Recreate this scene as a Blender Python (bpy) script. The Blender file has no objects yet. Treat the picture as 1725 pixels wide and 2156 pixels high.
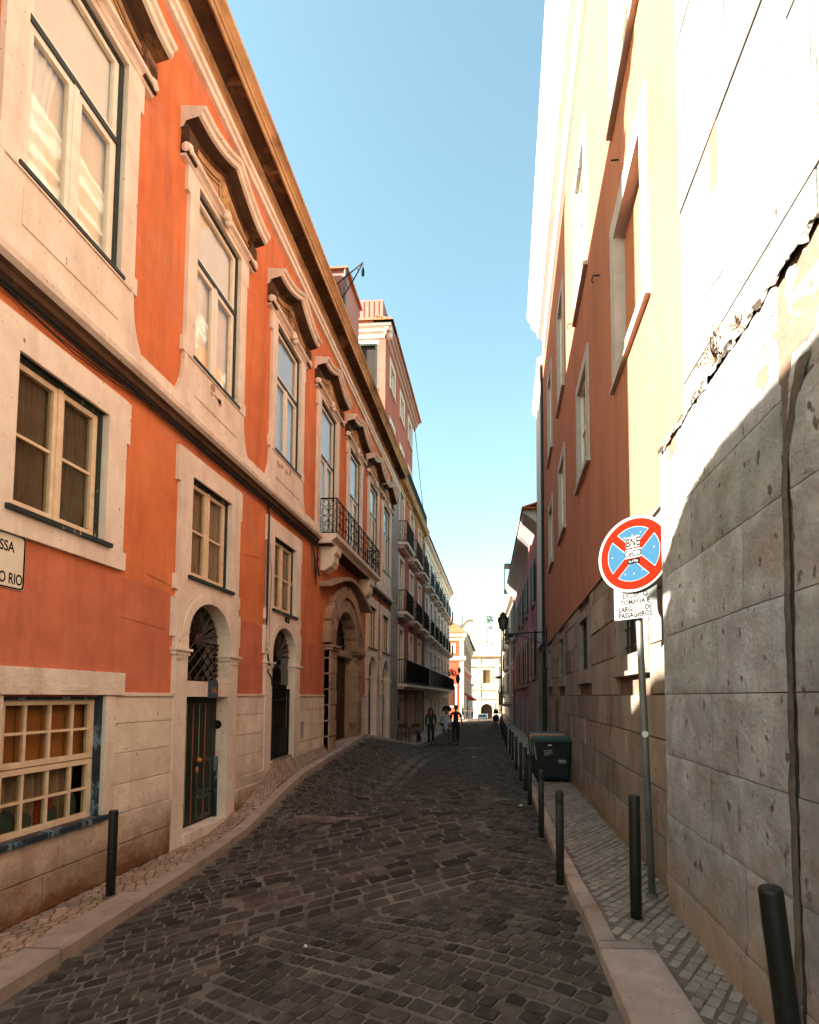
import bpy, bmesh, math, random
from mathutils import Vector, Matrix, noise
random.seed(7)
R = math.radians
scene = bpy.context.scene
COL = scene.collection

# ------------------------------------------------------------------ camera (eye at z = 0; street runs along +Y)
cam_d = bpy.data.cameras.new("camera"); cam = bpy.data.objects.new("camera", cam_d); COL.objects.link(cam)
cam_d.sensor_fit = 'HORIZONTAL'; cam_d.sensor_width = 36.0; cam_d.lens = 36.0 * 1000 / 1725
cam_d.shift_x = -0.0754; cam_d.shift_y = 0.1951
cam_d.clip_start = 0.05; cam_d.clip_end = 2000
cam.location = (0, 0, 0); cam.rotation_euler = (R(93.0), 0, R(3.0))
scene.camera = cam

# ------------------------------------------------------------------ sky and sun
SX, SY, SZ = -1.0, -0.395, 0.49            # towards the sun
SL = math.sqrt(SX * SX + SY * SY + SZ * SZ)
elev = math.asin(SZ / SL); azim = math.atan2(SX, SY)
w = bpy.data.worlds.new("World"); scene.world = w; w.use_nodes = True
nt = w.node_tree; nt.nodes.clear()
sky = nt.nodes.new('ShaderNodeTexSky'); sky.sky_type = 'NISHITA'; sky.sun_disc = False
sky.sun_elevation = elev; sky.sun_rotation = azim % (2 * math.pi)
sky.altitude = 0; sky.air_density = 1.0; sky.dust_density = 1.2; sky.ozone_density = 1.0
bg = nt.nodes.new('ShaderNodeBackground'); bg.inputs[1].default_value = 0.065
wo = nt.nodes.new('ShaderNodeOutputWorld')
tn = nt.nodes.new('ShaderNodeMix'); tn.data_type = 'RGBA'; tn.blend_type = 'MULTIPLY'; tn.inputs[0].default_value = 1.0
tn.inputs[7].default_value = (1.05, 1.17, 0.90, 1)
nt.links.new(sky.outputs[0], tn.inputs[6]); nt.links.new(tn.outputs[2], bg.inputs[0]); nt.links.new(bg.outputs[0], wo.inputs[0])
sd = bpy.data.lights.new("sun", 'SUN'); sd.energy = 5.0; sd.angle = R(0.6); sd.color = (1.0, 0.91, 0.78)
so = bpy.data.objects.new("sun", sd); COL.objects.link(so)
so.rotation_euler = Vector((SX, SY, SZ)).to_track_quat('Z', 'Y').to_euler()
so.location = (-30, -12, 40)
vs = scene.view_settings
vs.view_transform = 'Standard'; vs.look = 'None'; vs.exposure = 2.95; vs.gamma = 1.0
scene.cycles.max_bounces = 8; scene.cycles.diffuse_bounces = 5; scene.cycles.transparent_max_bounces = 12
scene.cycles.sample_clamp_indirect = 6.0
scene.cycles.caustics_reflective = False; scene.cycles.caustics_refractive = False

# ------------------------------------------------------------------ materials
MAT = {}; TONE = set()
def mat(name, c1, c2=None, scale=3.0, rough=0.85, bump=0.3, bscale=None, c3=None, c3_lim=(0.62, 0.72), metal=0.0,
        spec=0.3, stretch=(1, 1, 1), detail=8, stain=None, speck=None, coat=0, alpha=None, streak=None):
    """two-tone noise colour, optional third blotch colour, optional base stain (colour, z0, z1), optional dark specks"""
    m = bpy.data.materials.new(name); m.use_nodes = True; t = m.node_tree; N = t.nodes; L = t.links
    b = N['Principled BSDF']; b.inputs['Roughness'].default_value = rough; b.inputs['Metallic'].default_value = metal
    b.inputs['Specular IOR Level'].default_value = spec; b.inputs['Coat Weight'].default_value = coat
    g = N.new('ShaderNodeNewGeometry'); mp = N.new('ShaderNodeMapping'); L.new(g.outputs['Position'], mp.inputs[0])
    mp.inputs['Scale'].default_value = stretch
    n1 = N.new('ShaderNodeTexNoise'); n1.inputs['Scale'].default_value = scale; n1.inputs['Detail'].default_value = detail
    n1.inputs['Roughness'].default_value = 0.62
    L.new(mp.outputs[0], n1.inputs['Vector'])
    cur = None
    if c2 is None: c2 = tuple(x * 0.82 for x in c1)
    r = N.new('ShaderNodeValToRGB'); r.color_ramp.elements[0].position = 0.32; r.color_ramp.elements[1].position = 0.68
    r.color_ramp.elements[0].color = (*c2, 1); r.color_ramp.elements[1].color = (*c1, 1)
    L.new(n1.outputs[0], r.inputs[0]); cur = r.outputs[0]
    def mix(a, bcol, facsock):
        x = N.new('ShaderNodeMix'); x.data_type = 'RGBA'; L.new(facsock, x.inputs[0]); L.new(a, x.inputs[6]); x.inputs[7].default_value = (*bcol, 1)
        return x.outputs[2]
    def ramp(sock, a, bb, inv=False):
        x = N.new('ShaderNodeMapRange'); x.inputs[1].default_value = a; x.inputs[2].default_value = bb
        if inv: x.inputs[3].default_value = 1; x.inputs[4].default_value = 0
        L.new(sock, x.inputs[0]); return x.outputs[0]
    if c3:
        n3 = N.new('ShaderNodeTexNoise'); n3.inputs['Scale'].default_value = scale * 0.45; n3.inputs['Detail'].default_value = 10
        n3.inputs['Roughness'].default_value = 0.7; mp3 = N.new('ShaderNodeMapping'); L.new(g.outputs['Position'], mp3.inputs[0])
        mp3.inputs['Location'].default_value = (7.3, 2.1, 4.4); mp3.inputs['Scale'].default_value = stretch; L.new(mp3.outputs[0], n3.inputs['Vector'])
        cur = mix(cur, c3, ramp(n3.outputs[0], *c3_lim))
    if speck:
        v = N.new('ShaderNodeTexNoise'); v.inputs['Scale'].default_value = speck[1]; v.inputs['Detail'].default_value = 3
        mv = N.new('ShaderNodeMapping'); L.new(g.outputs['Position'], mv.inputs[0]); mv.inputs['Scale'].default_value = (1, 1, 0.6); mv.inputs['Location'].default_value = (3, 9, 1)
        L.new(mv.outputs[0], v.inputs['Vector'])
        cur = mix(cur, speck[0], ramp(v.outputs[0], speck[2], speck[2] + 0.05))
    if streak:
        vs_ = N.new('ShaderNodeTexNoise'); vs_.inputs['Scale'].default_value = 3.2; vs_.inputs['Detail'].default_value = 7; vs_.inputs['Roughness'].default_value = 0.7
        mv = N.new('ShaderNodeMapping'); L.new(g.outputs['Position'], mv.inputs[0]); mv.inputs['Scale'].default_value = (1, 1, 0.13); mv.inputs['Location'].default_value = (1, 4, 2)
        L.new(mv.outputs[0], vs_.inputs['Vector'])
        sm = N.new('ShaderNodeMath'); sm.operation = 'MULTIPLY'; sm.inputs[1].default_value = streak[1]; L.new(ramp(vs_.outputs[0], 0.46, 0.68), sm.inputs[0])
        cur = mix(cur, streak[0], sm.outputs[0])
    if stain:
        col, z0, z1 = stain
        sp = N.new('ShaderNodeSeparateXYZ'); L.new(g.outputs['Position'], sp.inputs[0])
        ns = N.new('ShaderNodeTexNoise'); ns.inputs['Scale'].default_value = 2.2; ns.inputs['Detail'].default_value = 10; ns.inputs['Roughness'].default_value = 0.75
        L.new(g.outputs['Position'], ns.inputs['Vector'])
        ma = N.new('ShaderNodeMath'); ma.operation = 'MULTIPLY_ADD'; L.new(ns.outputs[0], ma.inputs[0]); ma.inputs[1].default_value = 1.3
        L.new(sp.outputs[2], ma.inputs[2])
        cur = mix(cur, col, ramp(ma.outputs[0], z0 + 0.65, z1 + 0.65, True))
    at = None
    if alpha == 'tone':
        TONE.add(name)
        a = N.new('ShaderNodeAttribute'); a.attribute_name = 'tone'
        x = N.new('ShaderNodeMix'); x.data_type = 'RGBA'; x.blend_type = 'MULTIPLY'; x.inputs[0].default_value = 1
        L.new(cur, x.inputs[6]); L.new(a.outputs['Color'], x.inputs[7]); cur = x.outputs[2]
    L.new(cur, b.inputs['Base Color'])
    if bump:
        nb = N.new('ShaderNodeTexNoise'); nb.inputs['Scale'].default_value = bscale or scale * 6; nb.inputs['Detail'].default_value = 8
        nb.inputs['Roughness'].default_value = 0.65; L.new(mp.outputs[0], nb.inputs['Vector'])
        bp = N.new('ShaderNodeBump'); bp.inputs['Strength'].default_value = bump; bp.inputs['Distance'].default_value = 0.02
        L.new(nb.outputs[0], bp.inputs['Height']); L.new(bp.outputs[0], b.inputs['Normal'])
    MAT[name] = m; return m

def glass_mat(name, tint, base=0.25, rough=0.03):
    m = bpy.data.materials.new(name); m.use_nodes = True; t = m.node_tree; N = t.nodes; L = t.links
    N.remove(N['Principled BSDF']); o = N['Material Output']
    tr = N.new('ShaderNodeBsdfTransparent'); tr.inputs[0].default_value = (*tint, 1)
    gl = N.new('ShaderNodeBsdfGlossy'); gl.inputs['Roughness'].default_value = rough
    fr = N.new('ShaderNodeFresnel'); fr.inputs[0].default_value = 1.5
    ad = N.new('ShaderNodeMath'); ad.operation = 'ADD'; ad.inputs[1].default_value = base; ad.use_clamp = True
    g = N.new('ShaderNodeNewGeometry'); nz = N.new('ShaderNodeTexNoise'); nz.inputs['Scale'].default_value = 1.3; L.new(g.outputs['Position'], nz.inputs['Vector'])
    bp = N.new('ShaderNodeBump'); bp.inputs['Strength'].default_value = 0.12; bp.inputs['Distance'].default_value = 0.05; L.new(nz.outputs[0], bp.inputs['Height'])
    L.new(bp.outputs[0], gl.inputs['Normal'])
    mx = N.new('ShaderNodeMixShader'); L.new(fr.outputs[0], ad.inputs[0]); bf = N.new('ShaderNodeMath'); bf.operation = 'SUBTRACT'; bf.inputs[0].default_value = 1.0; L.new(g.outputs['Backfacing'], bf.inputs[1]); ml = N.new('ShaderNodeMath'); ml.operation = 'MULTIPLY'; L.new(ad.outputs[0], ml.inputs[0]); L.new(bf.outputs[0], ml.inputs[1]); L.new(ml.outputs[0], mx.inputs[0])
    L.new(tr.outputs[0], mx.inputs[1]); L.new(gl.outputs[0], mx.inputs[2]); L.new(mx.outputs[0], o.inputs[0])
    MAT[name] = m

mat('stucco_orange', (0.70, 0.215, 0.078), (0.56, 0.150, 0.054), 1.3, 0.92, 0.6, 45, c3=(0.58, 0.21, 0.11), c3_lim=(0.5, 0.64), spec=0.1, streak=((0.32, 0.10, 0.05), 0.5))
mat('stucco_patch', (0.62, 0.195, 0.105), (0.50, 0.145, 0.075), 2.2, 0.92, 0.6, 45, spec=0.1, streak=((0.26, 0.09, 0.06), 0.45))
mat('stone_cream', (0.80, 0.68, 0.55), (0.68, 0.55, 0.43), 2.6, 0.8, 0.5, 25, c3=(0.50, 0.37, 0.27), streak=((0.34, 0.23, 0.16), 0.35), speck=((0.26, 0.16, 0.10), 24, 0.68), spec=0.2)
mat('stone_plinth', (0.80, 0.68, 0.55), (0.66, 0.54, 0.42), 3.2, 0.85, 0.7, 22, streak=((0.40, 0.26, 0.17), 0.45), c3=(0.50, 0.28, 0.17), c3_lim=(0.6, 0.72),
    speck=((0.24, 0.13, 0.08), 22, 0.675), stain=((0.17, 0.075, 0.03), -2.1, -1.25), spec=0.2, alpha='tone')
mat('stone_weathered', (0.60, 0.39, 0.20), (0.32, 0.18, 0.08), 2.4, 0.9, 0.5, 25, c3=(0.07, 0.035, 0.02), c3_lim=(0.52, 0.68), stretch=(1, 0.5, 1), spec=0.1)
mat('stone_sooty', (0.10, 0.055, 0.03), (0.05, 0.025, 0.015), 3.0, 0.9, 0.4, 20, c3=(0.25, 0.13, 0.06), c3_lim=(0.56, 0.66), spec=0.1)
mat('stone_portal', (0.40, 0.27, 0.17), (0.26, 0.16, 0.10), 2.4, 0.85, 0.5, 20, c3=(0.10, 0.055, 0.035), c3_lim=(0.54, 0.68), spec=0.15)
mat('white_paint', (0.80, 0.74, 0.62), (0.72, 0.62, 0.48), 6, 0.5, 0.08, 60)
mat('cream_paint', (0.76, 0.60, 0.40), (0.62, 0.44, 0.27), 9, 0.6, 0.25, 50, c3=(0.30, 0.17, 0.09), c3_lim=(0.66, 0.7))
mat('green_paint', (0.020, 0.032, 0.024), (0.012, 0.02, 0.016), 8, 0.5, 0.2, 60)
mat('worn_green_paint', (0.022, 0.03, 0.024), (0.012, 0.018, 0.014), 14, 0.6, 0.5, 60, c3=(0.42, 0.32, 0.22), c3_lim=(0.60, 0.63), stretch=(1, 1, 0.4))
mat('worn_blue_paint', (0.02, 0.035, 0.045), (0.012, 0.02, 0.025), 14, 0.6, 0.5, 60, c3=(0.14, 0.22, 0.26), c3_lim=(0.54, 0.58), stretch=(1, 1, 0.4))
mat('door_green', (0.022, 0.030, 0.022), (0.012, 0.018, 0.013), 5, 0.45, 0.2, 30, stretch=(1, 1, 0.15))
mat('door_panel', (0.055, 0.075, 0.062), (0.035, 0.05, 0.04), 6, 0.5, 0.1)
mat('stripe_red', (0.55, 0.16, 0.07), None, 9, 0.5, 0); mat('stripe_green', (0.30, 0.34, 0.14), None, 9, 0.5, 0)
mat('wood_dark', (0.07, 0.032, 0.015), (0.03, 0.014, 0.008), 4, 0.5, 0.3, 30, stretch=(1, 1, 0.2))
mat('iron', (0.018, 0.016, 0.014), (0.010, 0.009, 0.008), 20, 0.5, 0.3, 80, c3=(0.06, 0.035, 0.02), c3_lim=(0.62, 0.7), metal=0.3)
mat('iron_teal', (0.02, 0.035, 0.035), None, 20, 0.5, 0.2, 80, metal=0.3)
mat('fanlight_iron', (0.075, 0.05, 0.032), (0.035, 0.022, 0.014), 14, 0.6, 0.3, 60, metal=0.2)
mat('bollard_paint', (0.012, 0.012, 0.010), (0.006, 0.006, 0.005), 30, 0.42, 0.15, 120, c3=(0.04, 0.035, 0.028), c3_lim=(0.62, 0.72), spec=0.4)
mat('bollard_worn', (0.035, 0.032, 0.026), (0.016, 0.015, 0.012), 16, 0.55, 0.25, 90, c3=(0.11, 0.09, 0.07), c3_lim=(0.62, 0.7), spec=0.3)
mat('cable', (0.02, 0.016, 0.013), None, 10, 0.6, 0)
mat('curtain_dark', (0.22, 0.19, 0.15), (0.15, 0.125, 0.10), 5, 0.95, 0)
mat('curtain_grey', (0.44, 0.37, 0.29), (0.36, 0.29, 0.22), 5, 0.95, 0)
mat('curtain_cream', (0.86, 0.76, 0.62), (0.80, 0.68, 0.53), 1.0, 0.95, 0)
mat('curtain_white', (0.86, 0.84, 0.78), (0.78, 0.76, 0.70), 1.0, 0.95, 0)
mat('shutter_ochre', (0.55, 0.27, 0.09), (0.45, 0.21, 0.07), 3.0, 0.7, 0.1, 20, stretch=(1, 1, 0.2))
mat('cloth_red', (0.40, 0.07, 0.03), None, 5, 0.9, 0); mat('cloth_teal', (0.06, 0.12, 0.12), None, 5, 0.9, 0)
mat('interior', (0.03, 0.024, 0.02), None, 2, 1, 0)
mat('brown_stucco', (0.44, 0.135, 0.082), (0.34, 0.10, 0.06), 1.2, 0.92, 0.25, 40, spec=0.1)
mat('tower_stucco', (0.46, 0.140, 0.100), (0.37, 0.105, 0.075), 1.0, 0.92, 0.2, 40, spec=0.1)
mat('pink_plaster', (0.42, 0.19, 0.155), (0.34, 0.145, 0.12), 1.2, 0.9, 0.2, 30, spec=0.1)
mat('tower_cornice', (0.48, 0.27, 0.20), (0.38, 0.20, 0.15), 1.5, 0.85, 0.2, 20)
mat('parapet_pink', (0.34, 0.15, 0.125), (0.28, 0.115, 0.095), 1.5, 0.85, 0.2, 20)
mat('white_tiles', (0.74, 0.70, 0.64), (0.64, 0.60, 0.55), 1.5, 0.35, 0.1, 10)
mat('grey_stone', (0.34, 0.29, 0.24), (0.25, 0.20, 0.165), 2.0, 0.85, 0.35, 20, c3=(0.17, 0.12, 0.09), spec=0.15)
mat('white_stucco', (0.72, 0.65, 0.57), (0.60, 0.53, 0.46), 1.0, 0.9, 0.2, 30, c3=(0.36, 0.28, 0.22), c3_lim=(0.58, 0.72), stretch=(1, 1, 0.4), spec=0.1)
mat('red_stucco', (0.55, 0.085, 0.04), (0.46, 0.065, 0.03), 0.6, 0.9, 0.2, 20, spec=0.1)
mat('roof_tile', (0.50, 0.17, 0.08), (0.34, 0.10, 0.05), 4.0, 0.85, 0.3, 20, c3=(0.12, 0.07, 0.05))
mat('church_stone', (0.62, 0.54, 0.42), (0.54, 0.45, 0.34), 0.5, 0.85, 0.2, 5, spec=0.1)
mat('church_trim', (0.52, 0.40, 0.28), (0.40, 0.29, 0.20), 0.8, 0.85, 0.2, 5, spec=0.1)
mat('lit_orange', (0.42, 0.168, 0.094), (0.35, 0.134, 0.073), 1.6, 0.92, 0.6, 50, c3=(0.36, 0.135, 0.068), c3_lim=(0.54, 0.70), stretch=(1, 1, 0.35), spec=0.1, streak=((0.17, 0.08, 0.06), 0.4))
mat('trim_grey', (0.42, 0.385, 0.35), (0.33, 0.30, 0.27), 3.0, 0.85, 0.3, 25, speck=((0.2, 0.14, 0.1), 10, 0.7), spec=0.15)
mat('limestone', (0.45, 0.43, 0.415), (0.26, 0.245, 0.235), 5.0, 0.9, 1.0, 32, c3=(0.33, 0.25, 0.19), c3_lim=(0.52, 0.70),
    speck=((0.13, 0.10, 0.08), 14, 0.64), streak=((0.20, 0.165, 0.14), 0.5), stain=((0.36, 0.24, 0.15), -1.75, -1.05), spec=0.15, alpha='tone')
mat('limestone_pale', (0.26, 0.25, 0.24), (0.17, 0.165, 0.158), 2.0, 0.9, 0.8, 20, c3=(0.125, 0.12, 0.115), c3_lim=(0.60, 0.74), speck=((0.06, 0.045, 0.04), 16, 0.70), spec=0.1, alpha='tone', streak=((0.10, 0.096, 0.092), 0.6))
mat('ledge_rubble', (0.26, 0.235, 0.21), (0.13, 0.11, 0.095), 12.0, 0.95, 1.0, 20, c3=(0.035, 0.026, 0.02), c3_lim=(0.52, 0.56))
mat('mortar_dark', (0.13, 0.10, 0.078), (0.06, 0.045, 0.034), 5.0, 0.95, 0.8, 18, c3=(0.18, 0.12, 0.07), c3_lim=(0.56, 0.66))
mat('plinth_brown', (0.285, 0.235, 0.185), (0.20, 0.16, 0.125), 3.2, 0.9, 0.9, 20, c3=(0.17, 0.10, 0.065), c3_lim=(0.56, 0.68),
    speck=((0.05, 0.035, 0.025), 9, 0.67), stretch=(1, 1, 0.6), stain=((0.24, 0.15, 0.085), -1.85, -1.4), spec=0.15, alpha='tone')
mat('mortar', (0.16, 0.11, 0.08), (0.10, 0.07, 0.05), 8, 0.95, 0.5, 30)
mat('pink_stucco', (0.33, 0.15, 0.17), (0.27, 0.12, 0.14), 1.2, 0.92, 0.2, 40, spec=0.1)
mat('pink_pilaster', (0.42, 0.18, 0.19), (0.36, 0.15, 0.16), 1.2, 0.92, 0.2, 40, spec=0.1)
mat('quoin_pale', (0.55, 0.53, 0.50), (0.48, 0.46, 0.43), 1.2, 0.88, 0.2, 30, spec=0.1)
mat('sett', (0.082, 0.067, 0.054), (0.040, 0.033, 0.027), 9, 0.85, 0.8, 45, c3=(0.105, 0.082, 0.062), c3_lim=(0.56, 0.72), spec=0.12, alpha='tone')
mat('grout', (0.20, 0.158, 0.120), (0.085, 0.066, 0.050), 2.6, 0.95, 1.0, 45, c3=(0.06, 0.045, 0.034), c3_lim=(0.52, 0.66))
mat('calcada', (0.40, 0.27, 0.19), (0.29, 0.19, 0.13), 10, 0.6, 0.5, 50, spec=0.3, alpha='tone')
mat('calcada_dim', (0.33, 0.265, 0.205), (0.22, 0.175, 0.135), 10, 0.6, 0.5, 50, spec=0.3, alpha='tone')
mat('pavement_bed', (0.20, 0.15, 0.115), (0.12, 0.09, 0.066), 6, 0.95, 0.8, 60)
mat('kerb_stone', (0.42, 0.32, 0.255), (0.29, 0.215, 0.17), 5, 0.85, 0.7, 40, c3=(0.22, 0.12, 0.07), c3_lim=(0.55, 0.70), speck=((0.10, 0.07, 0.05), 30, 0.69), spec=0.2, alpha='tone')
mat('soil', (0.12, 0.10, 0.08), None, 1, 0.95, 0.4)
mat('steel_grey', (0.20, 0.19, 0.175), (0.14, 0.135, 0.125), 8, 0.5, 0.2, 60, metal=0.35)
mat('sign_white', (0.13, 0.13, 0.125), (0.115, 0.115, 0.11), 5, 0.5, 0); mat('sign_red', (0.105, 0.008, 0.0032), (0.095, 0.007, 0.0028), 12, 1.0, 0, spec=0)
mat('sign_blue', (0.019, 0.060, 0.108), (0.017, 0.056, 0.100), 6, 1.0, 0, spec=0); mat('sign_black', (0.0035, 0.0035, 0.0035), None, 5, 1.0, 0, spec=0)
mat('plate_metal', (0.15, 0.15, 0.145), (0.12, 0.12, 0.115), 5, 0.5, 0.05, 10); mat('sticker_orange', (0.25, 0.07, 0.025), None, 30, 0.5, 0); mat('sticker_green', (0.35, 0.45, 0.12), None, 30, 0.5, 0)
mat('faded_print', (0.012, 0.011, 0.010), (0.03, 0.028, 0.026), 40, 1.0, 0, spec=0)
mat('tile_white', (0.74, 0.66, 0.52), (0.68, 0.59, 0.45), 4, 0.25, 0.05, 20)
mat('plate_blue', (0.05, 0.075, 0.10), None, 6, 0.4, 0.1); mat('gold', (0.55, 0.20, 0.05), None, 6, 0.4, 0)
mat('bin_body', (0.009, 0.010, 0.0095), (0.006, 0.007, 0.0065), 6, 0.5, 0.1, 60, spec=0.4); mat('bin_teal', (0.028, 0.060, 0.060), (0.02, 0.045, 0.045), 6, 0.5, 0.1, 60)
mat('bin_orange', (0.46, 0.20, 0.05), (0.36, 0.14, 0.03), 6, 0.5, 0.1, 60); mat('reflective', (0.55, 0.50, 0.42), None, 6, 0.4, 0); mat('chalk', (0.40, 0.37, 0.30), None, 30, 0.8, 0)
mat('skin', (0.30, 0.16, 0.10), None, 4, 0.6, 0); mat('skin_dark', (0.16, 0.07, 0.035), None, 4, 0.6, 0); mat('hair_black', (0.010, 0.008, 0.007), None, 20, 0.7, 0.4, 80)
mat('hair_brown', (0.05, 0.022, 0.012), None, 20, 0.6, 0.3, 80)
mat('shirt_black', (0.013, 0.014, 0.015), None, 6, 0.9, 0.2, 20); mat('shirt_navy', (0.018, 0.03, 0.034), None, 6, 0.9, 0.2, 20); mat('trousers_dark', (0.014, 0.014, 0.013), None, 6, 0.9, 0.2, 20)
mat('shirt_print', (0.52, 0.54, 0.58), (0.30, 0.33, 0.38), 22, 0.9, 0.2, 20); mat('shirt_white', (0.75, 0.74, 0.72), None, 6, 0.9, 0.2, 20)
mat('trim_red', (0.42, 0.07, 0.03), None, 6, 0.8, 0); mat('bag_pale', (0.36, 0.32, 0.26), None, 6, 0.8, 0.1); mat('leather', (0.02, 0.014, 0.01), None, 10, 0.5, 0.1)
mat('dog_fur', (0.035, 0.026, 0.02), (0.018, 0.014, 0.011), 25, 0.9, 0.5, 60)
mat('rubber', (0.012, 0.012, 0.012), None, 8, 0.8, 0.1); mat('scooter_black', (0.012, 0.012, 0.014), None, 8, 0.25, 0, spec=0.6, coat=0.5); mat('chrome', (0.6, 0.6, 0.6), None, 8, 0.2, 0, metal=1)
mat('car_white', (0.72, 0.72, 0.70), None, 3, 0.3, 0, spec=0.5, coat=0.5); mat('tail_red', (0.45, 0.02, 0.01), None, 3, 0.3, 0)
mat('lamp_glass', (0.10, 0.09, 0.075), None, 3, 0.15, 0, spec=0.5)
mat('foliage', (0.07, 0.095, 0.03), (0.035, 0.05, 0.018), 3, 0.8, 0.2); mat('dry_weed', (0.16, 0.10, 0.05), (0.08, 0.05, 0.025), 10, 0.9, 0.2); mat('bark', (0.10, 0.07, 0.05), None, 8, 0.9, 0.5)
mat('petal_pink', (0.50, 0.14, 0.12), None, 8, 0.8, 0); mat('terracotta', (0.40, 0.14, 0.07), None, 8, 0.8, 0.2); mat('table_red', (0.50, 0.10, 0.05), None, 8, 0.5, 0)
mat('awning_red', (0.30, 0.03, 0.02), None, 8, 0.85, 0); mat('paper', (0.75, 0.74, 0.70), None, 8, 0.8, 0); mat('flaked', (0.46, 0.30, 0.20), (0.34, 0.21, 0.14), 12, 0.95, 0.5, 40)
mat('rust', (0.42, 0.14, 0.03), (0.25, 0.07, 0.02), 20, 0.9, 0.3, 60)
glass_mat('glass_pale', (0.97, 0.95, 0.9), 0.04); glass_mat('glass_dim', (0.86, 0.82, 0.75), 0.0, 0.05); glass_mat('glass_sky', (0.86, 0.88, 0.88), 0.12); glass_mat('glass_far', (0.35, 0.36, 0.36), 0.12)

# ------------------------------------------------------------------ mesh helpers
class Fr:                                   # facade frame: u along the wall, v up, w out of the wall
    def __init__(s, o, ud, wd): s.o = Vector(o); s.u = Vector(ud).normalized(); s.w = Vector(wd).normalized()
    def p(s, u, v, w=0.0): return s.o + s.u * u + s.w * w + Vector((0, 0, v))
class MB:
    def __init__(s): s.v = []; s.f = []; s.t = {}; s.m = {}; s.tone = None
    def add(s, vs_, fs, tone=None, mi=0):
        n = len(s.v); s.v += [tuple(x) for x in vs_]
        tone = tone or s.tone
        for f in fs:
            if tone is not None: s.t[len(s.f)] = tone
            if mi: s.m[len(s.f)] = mi
            s.f.append(tuple(n + i for i in f))
        return s
    def box(s, fr, u0, u1, v0, v1, w0, w1, mi=0):
        P = [fr.p(u, v, w) for u in (u0, u1) for v in (v0, v1) for w in (w0, w1)]
        return s.add(P, [(0, 1, 3, 2), (4, 6, 7, 5), (0, 4, 5, 1), (2, 3, 7, 6), (0, 2, 6, 4), (1, 5, 7, 3)], mi=mi)
    def quad(s, a, b, c, d, mi=0): return s.add([a, b, c, d], [(0, 1, 2, 3)], mi=mi)
    def prism(s, fr, poly, w0, w1, mi=0):
        n = len(poly); P = [fr.p(u, v, w0) for u, v in poly] + [fr.p(u, v, w1) for u, v in poly]
        F = [tuple(range(n)), tuple(range(2 * n - 1, n - 1, -1))] + [(i, (i + 1) % n, n + (i + 1) % n, n + i) for i in range(n)]
        return s.add(P, F, mi=mi)
    def ring(s, fr, out, inn, w1, wout=0.0, win=-0.12, closed=True):
        n = len(out); P = []
        for (a, b) in out: P += [fr.p(a, b, wout), fr.p(a, b, w1)]
        for (a, b) in inn: P += [fr.p(a, b, w1), fr.p(a, b, win)]
        F = []
        for i in range(n if closed else n - 1):
            j = (i + 1) % n; o0, o1, i1, i0 = 2 * i, 2 * i + 1, 2 * n + 2 * i, 2 * n + 2 * i + 1
            p0, p1, q1, q0 = 2 * j, 2 * j + 1, 2 * n + 2 * j, 2 * n + 2 * j + 1
            F += [(o0, o1, p1, p0), (o1, i1, q1, p1), (i1, i0, q0, q1)]
        return s.add(P, F)
    def sweep(s, fr, prof, u0, u1, cap=True):       # prof: list of (w, v)
        n = len(prof); P = [fr.p(u0, v, w_) for w_, v in prof] + [fr.p(u1, v, w_) for w_, v in prof]
        F = [(i, (i + 1), n + i + 1, n + i) for i in range(n - 1)]
        if cap: F += [tuple(range(n)), tuple(range(2 * n - 1, n - 1, -1))]
        return s.add(P, F)
    def tube(s, pts, r, n=6, cap=True):
        pts = [Vector(p) for p in pts]; k = len(pts); rs = r if isinstance(r, (list, tuple)) else [r] * k
        P = []; up = None
        for i, p in enumerate(pts):
            d = (pts[min(i + 1, k - 1)] - pts[max(i - 1, 0)])
            d = d.normalized() if d.length > 1e-9 else Vector((0, 0, 1))
            if up is None: up = Vector((0, 0, 1)) if abs(d.z) < 0.9 else Vector((1, 0, 0))
            a = d.cross(up).normalized(); up = a.cross(d).normalized()
            for j in range(n):
                t = 2 * math.pi * j / n; P.append(p + (a * math.cos(t) + up * math.sin(t)) * rs[i])
        F = [(i * n + j, i * n + (j + 1) % n, (i + 1) * n + (j + 1) % n, (i + 1) * n + j) for i in range(k - 1) for j in range(n)]
        if cap: F += [tuple(range(n - 1, -1, -1)), tuple((k - 1) * n + j for j in range(n))]
        return s.add(P, F)
    def lathe(s, c, prof, n=16, axis=None, cap=True):     # prof (r, z)
        c = Vector(c); P = []
        for r_, z in prof:
            for j in range(n):
                t = 2 * math.pi * j / n; P.append(c + Vector((r_ * math.cos(t), r_ * math.sin(t), z)))
        k = len(prof)
        F = [(i * n + j, i * n + (j + 1) % n, (i + 1) * n + (j + 1) % n, (i + 1) * n + j) for i in range(k - 1) for j in range(n)]
        if cap: F += [tuple(range(n - 1, -1, -1)), tuple((k - 1) * n + j for j in range(n))]
        if axis is not None:
            q = Vector((0, 0, 1)).rotation_difference(Vector(axis)); P = [c + q @ (p - c) for p in P]
        return s.add(P, F)
    def ell(s, c, r, nu=12, nv=8, rot=None):
        c = Vector(c); P = []
        for i in range(nv + 1):
            a = math.pi * i / nv
            for j in range(nu):
                t = 2 * math.pi * j / nu; q = Vector((r[0] * math.sin(a) * math.cos(t), r[1] * math.sin(a) * math.sin(t), r[2] * math.cos(a)))
                if rot: q = rot @ q
                P.append(c + q)
        F = [(i * nu + j, i * nu + (j + 1) % nu, (i + 1) * nu + (j + 1) % nu, (i + 1) * nu + j) for i in range(nv) for j in range(nu)]
        return s.add(P, F)
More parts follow.
